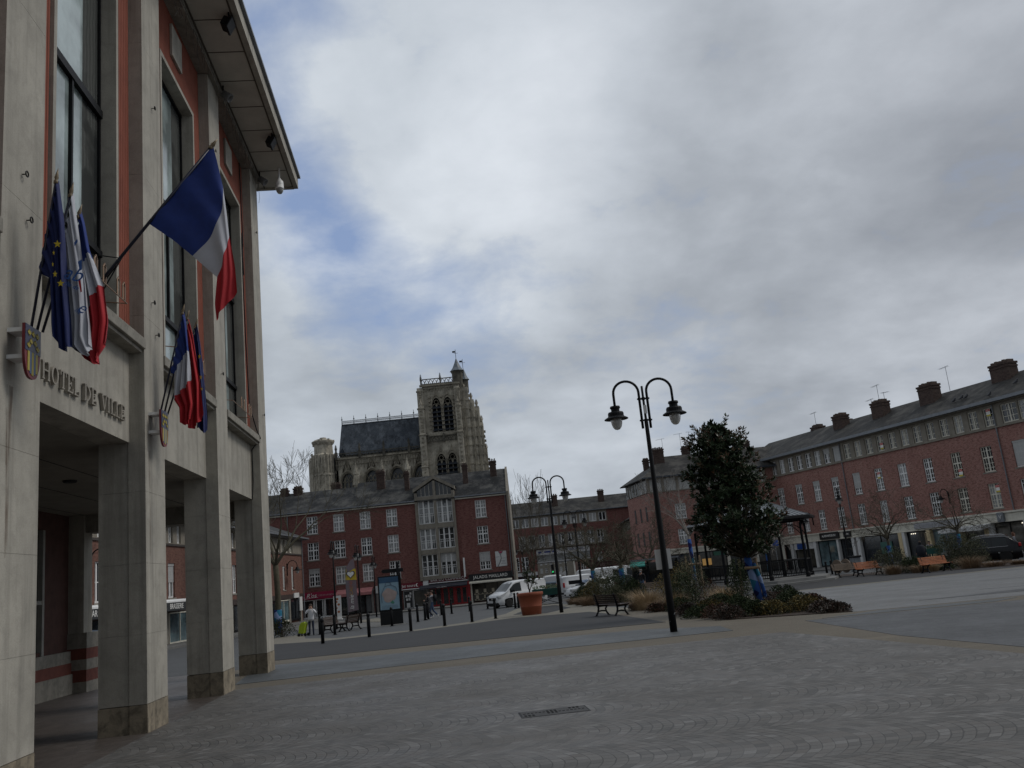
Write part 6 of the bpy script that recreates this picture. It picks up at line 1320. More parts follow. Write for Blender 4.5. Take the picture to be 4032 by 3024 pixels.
def roadsign(x, y, label, col, h=2.6, r=.3, sq=False):
    t = thing('road_sign', label, 'road sign', (x, y, gz(y)), 0); p = MB(); p.ring([(0, 0, 0), (0, 0, h)], .03, 6); part('post', p, GREYM, t); p = MB()
    if sq: p.box(-r, r, -.05, -.03, h - 2 * r, h)
    else: p.prism([(r * cos(a), h - r + r * sin(a)) for a in [2 * pi * i / 20 for i in range(20)]], .02, lambda a, b, q: (a, -.05 + q, b))
    part('sign_plate', p, col, t)
roadsign(gx(3072, 80), 80, 'small blue road sign beside the evergreen crown, before the right block', M('sign_blue', (.01, .07, .35), .4), 3.2, .27, True); roadsign(gx(2215, 118), 118, 'round white road sign in the street near the arch', WHITE2); roadsign(gx(2232, 122), 122, 'second round white road sign near the arch, further back', WHITE2)
t = thing('traffic_light', 'traffic light glowing green left of the arch', 'traffic light', (gx(2186, 112), 112, gz(112))); p = MB(); p.ring([(0, 0, 0), (0, 0, 3.1)], .06, 6); p.box(-.17, .17, -.15, .1, 2.3, 3.5); part('post', p, BLACK, t); p = MB(); p.lathe([(.1, 0), (.001, .03)], 12); p.xf(Matrix.Translation((0, -.16, 2.6)) @ RX90); part('green_lamp', p, emit('green_glow', (.05, 1, .3), .7), t)
# ------------------------------------------------------------------ trees and planting
BARK = M('bare_bark', (.075, .065, .045), .9, .3, 6, bmp=.2); BARK_G = M('mossy_bark', (.075, .066, .042), .9, .3, 6, bmp=.2); BARK_P = M('pale_bark', (.20, .18, .16), .9, .25, 6)
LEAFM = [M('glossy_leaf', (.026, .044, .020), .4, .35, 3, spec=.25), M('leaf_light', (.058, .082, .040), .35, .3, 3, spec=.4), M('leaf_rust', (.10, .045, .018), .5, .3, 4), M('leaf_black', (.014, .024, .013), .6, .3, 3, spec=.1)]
def knit(name):
    m, N, b, co = base(name, .9, 0, .1)
    v = N.n('ShaderNodeTexVoronoi'); v.inputs['Scale'].default_value = 3.2; N.l(co, v.inputs['Vector']); s_ = N.n('ShaderNodeSeparateColor'); N.l(v.outputs['Color'], s_.inputs[0])
    r = N.n('ShaderNodeValToRGB'); r.color_ramp.interpolation = 'CONSTANT'; e = r.color_ramp.elements; e[0].color = (.012, .022, .11, 1); e[1].position = .25; e[1].color = (.04, .10, .31, 1)
    for p_, c in ((.45, (.03, .16, .25)), (.62, (.012, .014, .07)), (.78, (.25, .33, .52)), (.9, (.02, .06, .2))): q = e.new(p_); q.color = (*c, 1)
    N.l(s_.outputs[0], r.inputs[0]); w = N.n('ShaderNodeTexWave'); w.inputs['Scale'].default_value = 14; w.inputs['Distortion'].default_value = 3; N.l(co, w.inputs['Vector'])
    N.l(N.mix(N.mapr(w.outputs['Fac'], 0, 1, 0, .35), r.outputs[0], (.01, .02, .08)), b.inputs['Base Color']); return m
KNIT = knit('blue_knit')
def branch(mb, p, d, L, r, lvl, rnd, spread=.6, up=.15, nk=3, seg=3, minr=.006, tip=None, wob=.15, shrink=(.6, .82)):
    pts = [p]; rad = [r]; q = p.copy(); dd = d.normalized()
    for i in range(seg):
        dd = (dd + Vector((rnd.gauss(0, wob), rnd.gauss(0, wob), rnd.gauss(0, wob) + up * .3))).normalized(); q = q + dd * (L / seg); pts.append(q.copy()); rad.append(max(minr, r * (1 - .45 * (i + 1) / seg)))
    mb.ring(pts, rad, 5 if r > .03 else 3, caps=False)
    if lvl <= 0:
        if tip is not None: tip.append((q, dd))
        return
    n = nk if isinstance(nk, int) else rnd.randint(*nk)
    for k in range(n):
        f = 1.0 if k == 0 else rnd.uniform(.35, 1.0); i = min(seg, max(1, int(round(f * seg)))); s_ = pts[i]
        ax = dd.orthogonal().normalized(); ax.rotate(Quaternion(dd, rnd.uniform(0, 2 * pi))); nd = dd.copy(); nd.rotate(Quaternion(ax, rnd.gauss(spread, .15) if k else rnd.gauss(0, .2))); nd.z += up
        branch(mb, s_, nd, L * rnd.uniform(*shrink), max(minr, rad[i] * (.82 if k == 0 else .6)), lvl - 1, rnd, spread, up, nk, seg, minr, tip, wob, shrink)
def bare_tree(label, x, y, H, r, seed, lvl=5, spread=.5, up=.2, crown_h=.4, knit_h=0., mat=None, nlimb=5, group='bare trees round the square', stakes=False, L0=None, nk=(2, 4), name='bare_tree', wob=.15, lean=.5, minr=.006):
    rnd = random.Random(seed); t = thing(name, label, 'tree', (x, y, gz(y)), 0, group); th = H * crown_h
    mb = MB(); wig = [Vector((rnd.gauss(0, .04), rnd.gauss(0, .04), th * i / 4)) for i in range(5)]; wig[0] = Vector((0, 0, -.1)); mb.ring(wig, [r * 1.25, r, r * .92, r * .88, r * .9], 9); part('trunk', mb, mat or BARK, t, True)
    c = MB()
    for k in range(nlimb):
        a = 2 * pi * k / nlimb + rnd.uniform(-.4, .4); e = lean * rnd.uniform(.6, 1.2); branch(c, wig[-1] + Vector((0, 0, -.1 * k * r)), Vector((cos(a) * e, sin(a) * e, .75)), L0 or (H - th) * .42, r * .55, lvl - 1, rnd, spread, up, nk, 3, minr, None, wob)
    part('crown', c, mat or BARK, t)
    if knit_h:
        k = MB(); z0, z1 = knit_h if isinstance(knit_h, tuple) else (.05, knit_h); k.ring([(0, 0, z0), (.01, 0, (z0 + z1) / 2), (0, 0, z1)], r * 1.2, 10); part('knitted_wrap', k, KNIT, t, True)
    if stakes:
        s_ = MB()
        for dx, dy in ((-.38, -.2), (.38, -.2), (0, .42)): s_.ring([(dx, dy, 0), (dx, dy, 2.2)], .05, 7)
        s_.ring([(-.45, -.2, 1.75), (.45, -.2, 1.75)], .055, 7); part('stakes', s_, WOOD_P, t)
    return t
bare_tree('tall bare tree beside the town hall corner, blue knitted wrap at its foot', gx(1098, 57), 57, 12.6, .2, 12, 6, .5, .12, .34, (.05, 1.5), BARK_G, 6, L0=2.9, nk=(2, 4), lean=.6, minr=.009)
bare_tree('tall thin bare tree standing before the arch range left of the second lamp post', gx(2112, 112), 112, 13.5, .13, 5, 5, .35, .4, .22, 0, BARK, 4, L0=4.5, nk=(2, 4), lean=.2, minr=.014)
bare_tree('small bare tree by the shop edge right of the black jeweller sign', gx(2085, 98), 98, 7.0, .11, 77, 5, .6, .12, .38, 0, BARK, 5, minr=.012)
bare_tree('mossy pollarded tree with a pale blue knitted trunk left of the white vans', gx(2347, 62), 62, 5.6, .13, 21, 5, .65, .05, .38, (.3, 2.0), BARK_G, 7, L0=1.5, wob=.3, lean=.9, minr=.012)
bare_tree('mossy pollarded tree with a dark blue knitted trunk right of the white vans', gx(2458, 68), 68, 6.2, .17, 22, 5, .65, .05, .4, (.8, 2.0), BARK_G, 8, L0=1.6, wob=.3, lean=.9, minr=.013)
bare_tree('young pale-barked tree between wooden stakes with bright blue knitting', gx(2745, 49), 49, 6.6, .09, 23, 5, .55, .12, .5, (.2, 3.1), BARK_P, 5, L0=1.5, stakes=True, lean=.7, minr=.009)
bare_tree('spreading bare tree with a blue wrap before the right-hand shops, left of the two', gx(3517, 60), 60, 5.2, .11, 24, 5, .6, .02, .42, (.5, 1.7), BARK, 8, L0=1.5, wob=.32, lean=1.1, minr=.007)
bare_tree('spreading bare tree with a teal and navy knitted trunk beside the dark car', gx(3798, 57), 57, 5.0, .10, 25, 5, .6, .02, .45, (.1, 2.0), BARK, 8, L0=1.35, wob=.32, lean=1.1, minr=.007)
bare_tree('small bare tree with a teal wrap behind the bandstand railings', gx(3035, 76), 76, 4.8, .12, 26, 5, .6, .02, .45, (.4, 2.1), BARK_P, 7, L0=1.3, wob=.3, lean=1.1, minr=.011)
bare_tree('brown bare tree behind the shelter, left of the corner block', gx(2570, 82), 82, 6.4, .15, 27, 5, .6, .08, .38, 0, BARK, 7, L0=1.9, wob=.3, lean=.9, minr=.013)
# the evergreen in the near bed
def leafpoly(mb, p, d, n, L, W, mi):
    s_ = d.cross(n).normalized(); m_ = p + d * L * .5 - n * L * .05
    mb.add([p, p + d * L * .35 + s_ * W * .42 + n * W * .12, p + d * L * .7 + s_ * W * .36 + n * W * .1, p + d * L - n * L * .1, p + d * L * .7 - s_ * W * .36 + n * W * .1, p + d * L * .35 - s_ * W * .42 + n * W * .12, m_], [(0, 1, 6), (1, 2, 6), (2, 3, 6), (3, 4, 6), (4, 5, 6), (5, 0, 6)], mi)
def rosette(mb, p, d, rnd, n, L, tipc, inner):
    a0 = rnd.uniform(0, 6)
    for k in range(n):
        a = a0 + k * 2.4; tilt = rnd.uniform(.45, 1.25); ax = d.orthogonal().normalized(); ax.rotate(Quaternion(d, a)); ld = (d * cos(tilt) + ax * sin(tilt)).normalized(); nn = ld.cross(d.cross(ld)).normalized() if d.cross(ld).length > .01 else ld.orthogonal()
        nn = -nn if nn.dot(d) > 0 else nn
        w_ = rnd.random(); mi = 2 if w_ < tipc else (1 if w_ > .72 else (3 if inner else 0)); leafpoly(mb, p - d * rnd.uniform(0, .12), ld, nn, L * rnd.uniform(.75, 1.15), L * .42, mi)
rnd = random.Random(3)
TX, TY = 7.9, 32.2
ev = thing('evergreen_tree', 'dense dark evergreen tree with glossy leaves and a blue knitted trunk in the near bed', 'tree', (TX, TY, gz(TY)))
mb = MB(); mb.ring([(.1, 0, -.1), (.02, .0, .8), (-.12, 0, 1.7), (-.3, 0, 2.6), (-.45, 0, 4.2), (-.5, 0, 5.6)], [.14, .12, .11, .10, .06, .03], 9); part('trunk', mb, BARK, ev, True)
mb = MB(); mb.ring([(.12, 0, .1), (.02, 0, .8), (-.1, 0, 1.5), (-.15, 0, 1.9)], [.145, .14, .13, .125], 12); mb.ring([(.34, -.1, 0), (.2, -.08, 1.0), (.05, -.05, 1.55)], .07, 8); part('knitted_wrap', mb, KNIT, ev, True)
mb = MB(); mb.ring([(-.32, -.15, 1.42), (.2, -.25, 1.4)], .05, 8); mb.ring([(-.5, .1, 0), (-.42, .05, 1.75)], .055, 7); mb.ring([(.25, .35, 0), (.2, .2, 1.75)], .055, 7); part('stakes', mb, WOOD_P, ev)
def crown_r(z):                                     # outline of the crown, from the photo: ragged pear shape
    pr = [(1.95, .4), (2.2, 1.1), (2.6, 1.62), (3.1, 1.7), (3.5, 1.55), (3.9, 1.42), (4.3, 1.32), (4.8, 1.2), (5.3, 1.08), (5.9, .95), (6.35, .62), (6.65, .2)]
    for (a, ra), (b, rb) in zip(pr, pr[1:]):
        if a <= z <= b: return ra + (rb - ra) * (z - a) / (b - a)
    return 0
limbs = MB(); lf = MB(); tips = []
lob = [(rnd.uniform(0, 2 * pi), rnd.uniform(1.7, 6.1), rnd.uniform(.12, .5)) for _ in range(40)]
for k in range(600):
    z = rnd.uniform(2.1, 6.6); a = rnd.uniform(0, 2 * pi); R = 1.04 * crown_r(z) * (.86 + .1 * sin(a * 3 + z * 2))
    for la, lz, lr in lob:
        da = (a - la + pi) % (2 * pi) - pi; q = (da * R) ** 2 + (z - lz) ** 2
        R += lr * math.exp(-q * 6) - .09 * math.exp(-q * 2.0)
    f = rnd.random() ** .36; cx = -.12 - .12 * (z - 1.5) * .9
    p = Vector((cx + R * f * cos(a), R * f * sin(a), z + rnd.gauss(0, .06))); d = Vector((cos(a) * .8, sin(a) * .8, .55 + .35 * (z > 5))).normalized(); d = (d + Vector((rnd.gauss(0, .25), rnd.gauss(0, .25), rnd.gauss(0, .25)))).normalized()
    outer = f > .82
    for j in range(3):
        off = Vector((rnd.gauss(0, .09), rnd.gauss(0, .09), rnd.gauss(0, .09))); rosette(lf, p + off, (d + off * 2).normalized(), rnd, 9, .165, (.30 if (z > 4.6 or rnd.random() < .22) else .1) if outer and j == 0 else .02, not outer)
    if k % 2 == 0:
        z0 = max(1.75, z - R * .75 - .2); b0 = Vector((-.12 - .11 * (z0 - 1.5), 0, z0)); limbs.ring([b0, b0.lerp(p, .55) + Vector((0, 0, -.08)), p], [.03, .018, .008], 4, caps=False)
for k in range(64):                                 # loose sprays that break the outline
    z = rnd.uniform(5.6, 6.5) if k < 16 else rnd.uniform(2.2, 6.2); a = rnd.uniform(0, 2 * pi); R = 1.08 * crown_r(z); cx = -.12 - .12 * (z - 1.5) * .9
    p0 = Vector((cx + R * .8 * cos(a), R * .8 * sin(a), z)); d = Vector((cos(a), sin(a), .5 + (1.1 if k < 16 else 0) + rnd.gauss(0, .2))).normalized(); Ls = rnd.uniform(.3, .62)
    limbs.ring([p0, p0 + d * Ls * .5 + Vector((0, 0, .03)), p0 + d * Ls], [.012, .009, .006], 4, caps=False)
    for q in (.45, .72, 1.0): rosette(lf, p0 + d * Ls * q, (d + Vector((rnd.gauss(0, .2), rnd.gauss(0, .2), .15))).normalized(), rnd, 7, .165, .35, False)
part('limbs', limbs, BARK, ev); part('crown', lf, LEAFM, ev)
print('evergreen leaf faces', len(lf.f))
# shrubs, grasses: every plant a thing
def bush(label, x, y, w, h, cols, seed, n=900, L=.06, group='shrubs in the planting beds', airy=.0, cat='shrub', name='shrub', lift=0.):
    rnd = random.Random(seed); t = thing(name, label, cat, (x, y, gz(y) + lift), rnd.uniform(0, 6), group); lf = MB(); st = MB()
    nb = 18; lb = [(rnd.uniform(0, 2 * pi), rnd.uniform(.2, 1)) for _ in range(9)]
    for k in range(nb):
        a = rnd.uniform(0, 2 * pi); r_ = rnd.uniform(.2, .95) * w / 2; tp = Vector((r_ * cos(a), r_ * sin(a), h * rnd.uniform(.6, 1.02) * (1 - .35 * (r_ / (w / 2)) ** 2))); st.ring([(tp.x * .15, tp.y * .15, 0), tuple(tp * .55 + Vector((0, 0, .05))), tuple(tp)], [.012, .009, .004], 4, caps=False)
    for k in range(int(n * 1.7)):
        a = rnd.uniform(0, 2 * pi); u = rnd.random() ** .5; zf = rnd.random() ** .75
        R = w / 2 * sqrt(max(0, 1 - (zf * .98) ** 2.4)) * (1 + .16 * sin(3 * a + seed) + .12 * sin(5 * a + 2 * seed + 4 * zf)); hh = h * (1 + .14 * sin(2.3 * a + seed * 1.7) + airy * rnd.gauss(0, .14))
        p = Vector((R * u * cos(a), R * u * sin(a), max(.02, hh * zf))); d = Vector((cos(a) * .6 + rnd.gauss(0, .5), sin(a) * .6 + rnd.gauss(0, .5), .5 + rnd.gauss(0, .5))).normalized(); s_ = d.orthogonal().normalized(); s_.rotate(Quaternion(d, rnd.uniform(0, 6))); l_ = L * rnd.uniform(.7, 1.4)
        lf.add([p, p + d * l_ * .5 + s_ * l_ * .28, p + d * l_, p + d * l_ * .5 - s_ * l_ * .28], [(0, 1, 2, 3)], rnd.choices(range(len(cols)), [3, 2, 1][:len(cols)])[0])
    part('foliage', lf, cols, t); part('stems', st, BARK, t); return t
def grass(label, x, y, w, h, col, seed, n=750, group='ornamental grasses in the planting beds'):
    rnd = random.Random(seed); t = thing('grass_tuft', label, 'ornamental grass', (x, y, gz(y)), 0, group); mb = MB()
    for k in range(n):
        a = rnd.uniform(0, 2 * pi); r0 = rnd.random() ** .5 * w * .28; o = rnd.random() ** .7 * w * .55; hh = .74 * h * rnd.uniform(.6, 1.05) * (1 - .25 * (o / (w * .55))); b0 = Vector((r0 * cos(a), r0 * sin(a), 0)); tp = b0 + Vector((o * cos(a), o * sin(a), hh)); md = b0.lerp(tp, .5) + Vector((-.25 * o * cos(a), -.25 * o * sin(a), hh * .12)); s_ = Vector((-sin(a), cos(a), 0)) * .0045 * rnd.uniform(.7, 1.6)
        mb.add([b0 - s_, b0 + s_, md + s_ * .9, md - s_ * .9, tp], [(0, 1, 2, 3), (3, 2, 4)], 0 if rnd.random() < .7 else 1)
    part('blades', mb, col, t); return t
SG = [M('sage_leaf', (.095, .10, .062), .8, .3, 4, spec=.15), M('sage_dark', (.05, .056, .032), .8, .3, 4, spec=.15), M('sage_pale', (.17, .165, .11), .8, .3, 4, spec=.15)]; GR_ = [M('bush_green', (.036, .052, .024), .75, .3, 4, spec=.2), M('bush_dark', (.018, .028, .013), .75, .3, 4, spec=.2), M('bush_mid', (.06, .08, .03), .75, .3, 4, spec=.2)]
YL = [M('yellowed_leaf', (.17, .12, .03), .7, .3, 4), SG[1], M('olive_leaf', (.085, .075, .025), .7, .3, 4)]; RS = [M('russet_leaf', (.085, .035, .018), .75, .3, 4), M('russet_dark', (.04, .018, .012), .75, .3, 4), GR_[1]]
RD = [M('dark_wine_leaf', (.052, .036, .024), .6, .3, 4), M('wine_black', (.028, .022, .015), .6, .3, 4), M('rose_leaf', (.105, .05, .036), .6, .3, 4)]
HAY = [M('hay_blade', (.34, .245, .145), .85, .25, 5), M('hay_pale', (.45, .35, .22), .85, .2, 5)]; RUSTG = [M('rust_blade', (.215, .15, .09), .85, .25, 5), M('rust_dark', (.14, .08, .042), .85, .2, 5)]
sheet('bed_soil', [(5.1, 33.4), (5.75, 27.2), (8.8, 25.35), (9.9, 31), (9.7, 39)], SOILM, .03); sheet('bed_soil', [(4.35, 40.9), (5.35, 35.4), (6.3, 35), (9.6, 41.5), (9.8, 52), (5.5, 47)], SOILM, .03); sheet('bed_soil', [(2.25, 59.3), (3.9, 48.7), (4.9, 47), (8.2, 52), (9.0, 70), (4, 72)], SOILM, .03); sheet('bed_soil', [(19.6, 61.5), (25.5, 47.5), (36, 46.8), (36, 53), (27, 57.5), (22, 64)], SOILM, .022)
def pb(px, Y): return gx(px, Y), Y
# near bed (round the evergreen)
for i, (px, Y, w, h, c, lb) in enumerate(((2712, 31.6, 1.0, .55, RD, 'low dark red shrub at the left tip of the evergreen bed'), (2760, 29.8, 1.1, .5, GR_, 'low green shrub left of the evergreen, second from the bed tip'), (2800, 31.5, 1.2, .6, YL, 'olive shrub at the left of the evergreen bed, behind the front edge'), (2838, 28.5, 1.1, .55, RS, 'russet shrub at the front edge left of the knitted trunk'), (2880, 27.6, .9, .5, RD, 'small wine-coloured shrub at the very front of the evergreen bed'),
        (2915, 29.5, 1.1, .8, GR_, 'deep green shrub directly in front of the knitted trunk'), (2925, 30.5, .8, 1.75, GR_, 'tall leafy green shrub climbing in front of the knitted trunk'), (2985, 27.8, .9, .6, GR_, 'dark green shrub right below the knitted trunk'), (3040, 27.6, 1.1, .55, YL, 'yellow-green shrub right of the trunk at the front'), (3075, 29.8, 1.2, .75, RD, 'reddish shrub in the middle right of the evergreen bed'), (3010, 33, 1.0, .7, RD, 'dark red shrub behind the trunk on its right side'),
        (3120, 28.6, 1.2, .8, GR_, 'green shrub with pale tips, right half of the evergreen bed'), (3165, 27.6, 1.1, .62, YL, 'low yellowish shrub near the right end of the evergreen bed'), (3205, 28.4, 1.1, .6, RS, 'russet shrub near the right end, behind the yellowish one'), (3250, 26.6, 1.0, .42, RD, 'flat wine-dark shrub second from the right tip'), (3290, 26.0, .8, .34, RD, 'smallest wine-dark shrub at the right tip of the bed'), (2840, 34.5, 1.3, .7, GR_, 'green shrub between the evergreen and the hay-coloured tuft'), (3090, 33.5, 1.2, .85, GR_, 'green shrub at the back right of the evergreen bed'), (2780, 34, .9, .45, SG, 'grey-green shrub by the slab gap left of the evergreen bed'))):
    x, y = pb(px, Y); bush(lb, x, y, w * 1.1, h * (.7 if h < .9 else .9), c, 100 + i, 1700 if h > .7 else 1400, .052)
grass('hay-coloured tuft behind the evergreen bed, left of the knitted trunk', *pb(2862, 36), 1.5, 1.3, HAY, 7)
# middle bed
for i, (px, Y, w, h, c, lb) in enumerate(((2700, 37.5, 1.6, 1.3, GR_, 'dark green round shrub just right of the nearest lamp post'), (2640, 40, 1.5, 1.3, YL, 'yellow-flecked shrub right behind the nearest lamp post'), (2735, 41, 1.9, 1.8, SG, 'tall airy grey-green shrub under the staked tree'), (2700, 44, 1.8, 1.7, YL, 'tall yellowing shrub between lamp post and staked tree'), (2585, 36.6, .8, .3, RS, 'low russet shrub at the front edge of the middle bed'), (2680, 35.9, 1.2, .45, GR_, 'low fresh green mat at the right front of the middle bed'), (2790, 42, 1.5, .9, RS, 'brownish shrub between the grey-green shrub and the hay tuft'), (2510, 40.3, .8, .3, RS, 'flat rusty shrub at the left front of the middle bed'))):
    x, y = pb(px, Y); bush(lb, x, y, w, h, c, 140 + i, 1400 if h > 1 else 700, .06, airy=.6 if h > 1.5 else .15)
for px, Y, w, h, c, lb in ((2555, 39.6, 2.1, 1.5, HAY, 'large hay-coloured tuft left of the nearest lamp post'), (2520, 40, 1.3, .75, RUSTG, 'rusty tuft at the left end of the middle bed'), (2662, 37, 1.2, 1.1, HAY, 'small hay tuft touching the nearest lamp post'), (2600, 37.6, 1.3, .7, RUSTG, 'rusty tuft in front of the large hay-coloured one')): grass(lb, *pb(px, Y), w, h, c, int(px))
# back bed
for i, (px, Y, w, h, c, lb) in enumerate(((2300, 58, 1.6, 1.0, GR_, 'dark shrub behind the rusty tufts, right of the white car'), (2340, 55, 1.7, 1.2, YL, 'yellow-flowered shrub at the left of the back bed'), (2400, 54, 2.4, 1.7, SG, 'large grey-green shrub in the middle of the back bed'), (2455, 51, 2.2, 1.5, GR_, 'large green shrub left of the man in a mask'), (2500, 50.5, 1.8, 1.1, GR_, 'dark green shrub at the right end of the back bed'), (2430, 49.8, 1.6, .9, SG, 'low grey-green shrub behind the dark bench'), (2360, 60, 2.2, 1.6, SG, 'airy sage shrub at the back of the back bed'))):
    x, y = pb(px, Y); bush(lb, x, y, w, h, c, 170 + i, 2000, .065, airy=.5 if h > 1.4 else .2)
for px, Y, w, h, c, lb in ((2262, 57.5, 1.5, .75, RUSTG, 'rusty tuft at the left tip of the back bed'), (2325, 52.5, 1.9, .95, RUSTG, 'broad rusty tuft in front of the yellow-flowered shrub'), (2290, 55, 1.3, .7, RUSTG, 'rusty tuft between the left tip and the broad tuft'), (2385, 50.3, 1.3, .5, RUSTG, 'low rusty tuft left of the dark bench back')): grass(lb, *pb(px, Y), w, h, c, int(px))
# right bed
for i, (px, Y, w, h, c, lb) in enumerate(((3520, 55.5, 2.6, 1.6, SG, 'large grey-green shrub between the two orange benches'), (3598, 54, 1.7, .9, GR_, 'dark green shrub below the man in dark clothes'), (3752, 54, 1.9, 2.0, SG, 'tall airy shrub left of the teal knitted trunk'), (3835, 53.5, 2.2, 1.9, SG, 'tall airy shrub right of the teal knitted trunk'), (3700, 53, 1.5, .7, GR_, 'low green shrub behind the furthest right bench'))):
    x, y = pb(px, Y); bush(lb, x, y, w, h * .88, c, 190 + i, 2600, .062, airy=.3)
for px, Y, w, h, c, lb in ((3520, 53.5, 1.5, .95, RUSTG, 'round rusty tuft right of the middle orange bench'), (3625, 52.3, 1.6, .8, RUSTG, 'rusty tuft left of the furthest right bench'), (3672, 52, 1.2, .8, HAY, 'pale tuft behind the left leg of the furthest right bench'), (3825, 51, 1.9, 1.15, RUSTG, 'large round rusty tuft right of the furthest right bench'), (3915, 50, 2.0, .55, RUSTG, 'broad rusty tuft below the dark car'), (4012, 49.5, 1.3, .45, RUSTG, 'rusty tuft at the right edge below the car wheel')): grass(lb, *pb(px, Y), w, h, c, int(px))
bush('dark bush at the foot of the town hall corner pillar, behind the blue wrap', gx(1112, 51), 51, 1.5, .95, [GR_[1], GR_[0], RS[1]], 222, 900, .07)
# spindly shrub in the terracotta pot
rnd = random.Random(9); t = thing('potted_shrub', 'spindly evergreen shrub growing in the terracotta planter', 'shrub', (-.16, 47.2, gz(47.2) + 1.05)); st = MB(); lf = MB(); tips = []
for k in range(4): a = k * 1.6; branch(st, Vector((0, 0, 0)), Vector((.35 * cos(a), .35 * sin(a), 1)), .55, .022, 2, rnd, .5, .25, 3, 3, .006, tips)
for p, d in tips: rosette(lf, p, (d + Vector((0, 0, .2))).normalized(), rnd, 9, .14, .12, False)
part('stems', st, BARK, t); part('foliage', lf, LEAFM, t)
# ------------------------------------------------------------------ vehicles
CARW = M('white_car_paint', (.62, .63, .64), .25, .03, 1, spec=.6); CARB = M('black_car_paint', (.004, .0045, .007), .22, .1, 1, spec=.35); CARG = M('grey_car_paint', (.24, .25, .26), .3, .05, 1, spec=.6); CARR = M('red_car_paint', (.30, .025, .02), .3, .05, 1); CARD = M('blue_car_paint', (.02, .05, .09), .3, .1, 1)
CGL = M('car_glass', (.016, .02, .022), .06, .2, 2, spec=.4); TYRE = M('tyre_rubber', (.012, .012, .012), .85); ALLOY = M('alloy_rim', (.38, .38, .39), .35, .1, 6, metal=.6); PLAST = M('black_plastic', (.007, .007, .008), .6, spec=.25); TAILR = M('tail_lamp_red', (.35, .012, .015), .2); HEADL = M('headlamp_glass', (.40, .41, .42), .12); CHROME = M('chrome_trim', (.45, .45, .46), .2, .05, 3, metal=.8)
def lerp_tab(tab, x):
    for (a, ya), (b, yb) in zip(tab, tab[1:]):
        if a <= x <= b: f = (x - a) / (b - a) if b > a else 0; return ya + (yb - ya) * f
    return tab[-1][1] if x > tab[-1][0] else tab[0][1]
def vehicle(name, label, cat, loc, rz, paint, L, W, top, belt, roofw, wheels, wr, side_windows, screens=(), tails=None, heads=None, group=None, plan=None, sill=.22, extra=None):
    """x forward from the rear (0..L); top/belt: height tables along x; body lofted from cross sections"""
    t = thing(name, label, cat, loc, rz, group); n = 44; mb = MB(); xs = [L * i / n for i in range(n + 1)]; K = 9
    def sec(x):
        zt, zb = lerp_tab(top, x), lerp_tab(belt, x); zb = min(zb, zt - .02); hw = W / 2 * lerp_tab(plan or [(0, .86), (.06 * L, .97), (.2 * L, 1), (.8 * L, 1), (.93 * L, .94), (L, .78)], x); f = (zt - zb) / max(.01, max(v for _, v in top) - zb); rw = hw - (hw - W / 2 * roofw) * min(1, max(0, f))
        return [(hw * .93, sill), (hw * 1.0, sill + .14), (hw * 1.01, (sill + zb) / 2 + .06), (hw * .985, zb - .04), (hw * .95, zb), (rw * 1.0 + .0, zt - .07 * min(1, (zt - zb) * 3)), (rw * .9, zt - .018), (rw * .5, zt + .012), (0, zt + .018)]
    for x in xs:
        s_ = sec(x)
        for y, z in s_: mb.v.append((x - L / 2, y, z))
        for y, z in s_[:-1][::-1]: mb.v.append((x - L / 2, -y, z))
    m = 2 * K - 1
    def arch(x, z):
        return any((x - wx) ** 2 + (z - wr) ** 2 < (wr * 1.13) ** 2 for wx in wheels)
    for i in range(n):
        for j in range(m - 1):
            xm = (xs[i] + xs[i + 1]) / 2; a = i * m + j; zm = sum(mb.v[q][2] for q in (a, a + 1, a + m, a + m + 1)) / 4
            if (j < 3 or j >= m - 4) and arch(xm, zm): continue
            mb.f.append((a, a + m, a + m + 1, a + 1)); mb.m.append(0)
        mb.f.append((i * m, i * m + m - 1, (i + 1) * m + m - 1, (i + 1) * m)); mb.m.append(0)
    for e in (0, n): mb.f.append(tuple(e * m + j for j in range(m))); mb.m.append(0)
    body = part('body', mb, [paint, PLAST], t, True)
    me = body.data
    bm = bmesh.new(); bm.from_mesh(me); bmesh.ops.recalc_face_normals(bm, faces=bm.faces); bm.to_mesh(me); bm.free()
    es = body.modifiers.new('edges', 'EDGE_SPLIT'); es.split_angle = radians(40)
    iw = MB(); iw.box(-L / 2 + .25, L / 2 - .25, -W / 2 + .12, W / 2 - .12, .16, .55); part('underbody', iw, PLAST, t)
    for side in (1, -1):
        for x0, x1, f0, f1 in side_windows:       # glass follows the shell between belt (0) and roof edge (1)
            w = MB(); q = []
            st_ = 8
            for k in range(st_ + 1):
                x = x0 + (x1 - x0) * k / st_; s_ = sec(x); A, B = Vector((x - L / 2, s_[4][0], s_[4][1])), Vector((x - L / 2, s_[5][0], s_[5][1])); q.append((A.lerp(B, f0), A.lerp(B, f1)))
            for k in range(st_):
                P4 = [q[k][0], q[k + 1][0], q[k + 1][1], q[k][1]]; P4 = [Vector((p.x, (p.y + .012) * side, p.z + .003)) for p in P4]; w.add(P4 if side < 0 else P4[::-1], [(0, 1, 2, 3)])
            part('side_window', w, CGL, t)
    for x0, x1, fy in screens:                    # wind screens laid over the sloping nose / tail of the greenhouse
        w = MB(); st_ = 5; rows = []
        for k in range(st_ + 1):
            x = x0 + (x1 - x0) * k / st_; s_ = sec(x); r_ = []
            for u in (-1, -.5, 0, .5, 1):
                yy = abs(u) * fy; zz = s_[8][1] if yy < .5 else s_[7][1]; r_.append(Vector((x - L / 2, u * fy * s_[6][0] / .9, s_[8][1] + .012 - .02 * abs(u))))
            rows.append(r_)
        for k in range(st_):
            for j in range(4): w.quad(rows[k][j], rows[k][j + 1], rows[k + 1][j + 1], rows[k + 1][j])
        part('windscreen', w, CGL, t)
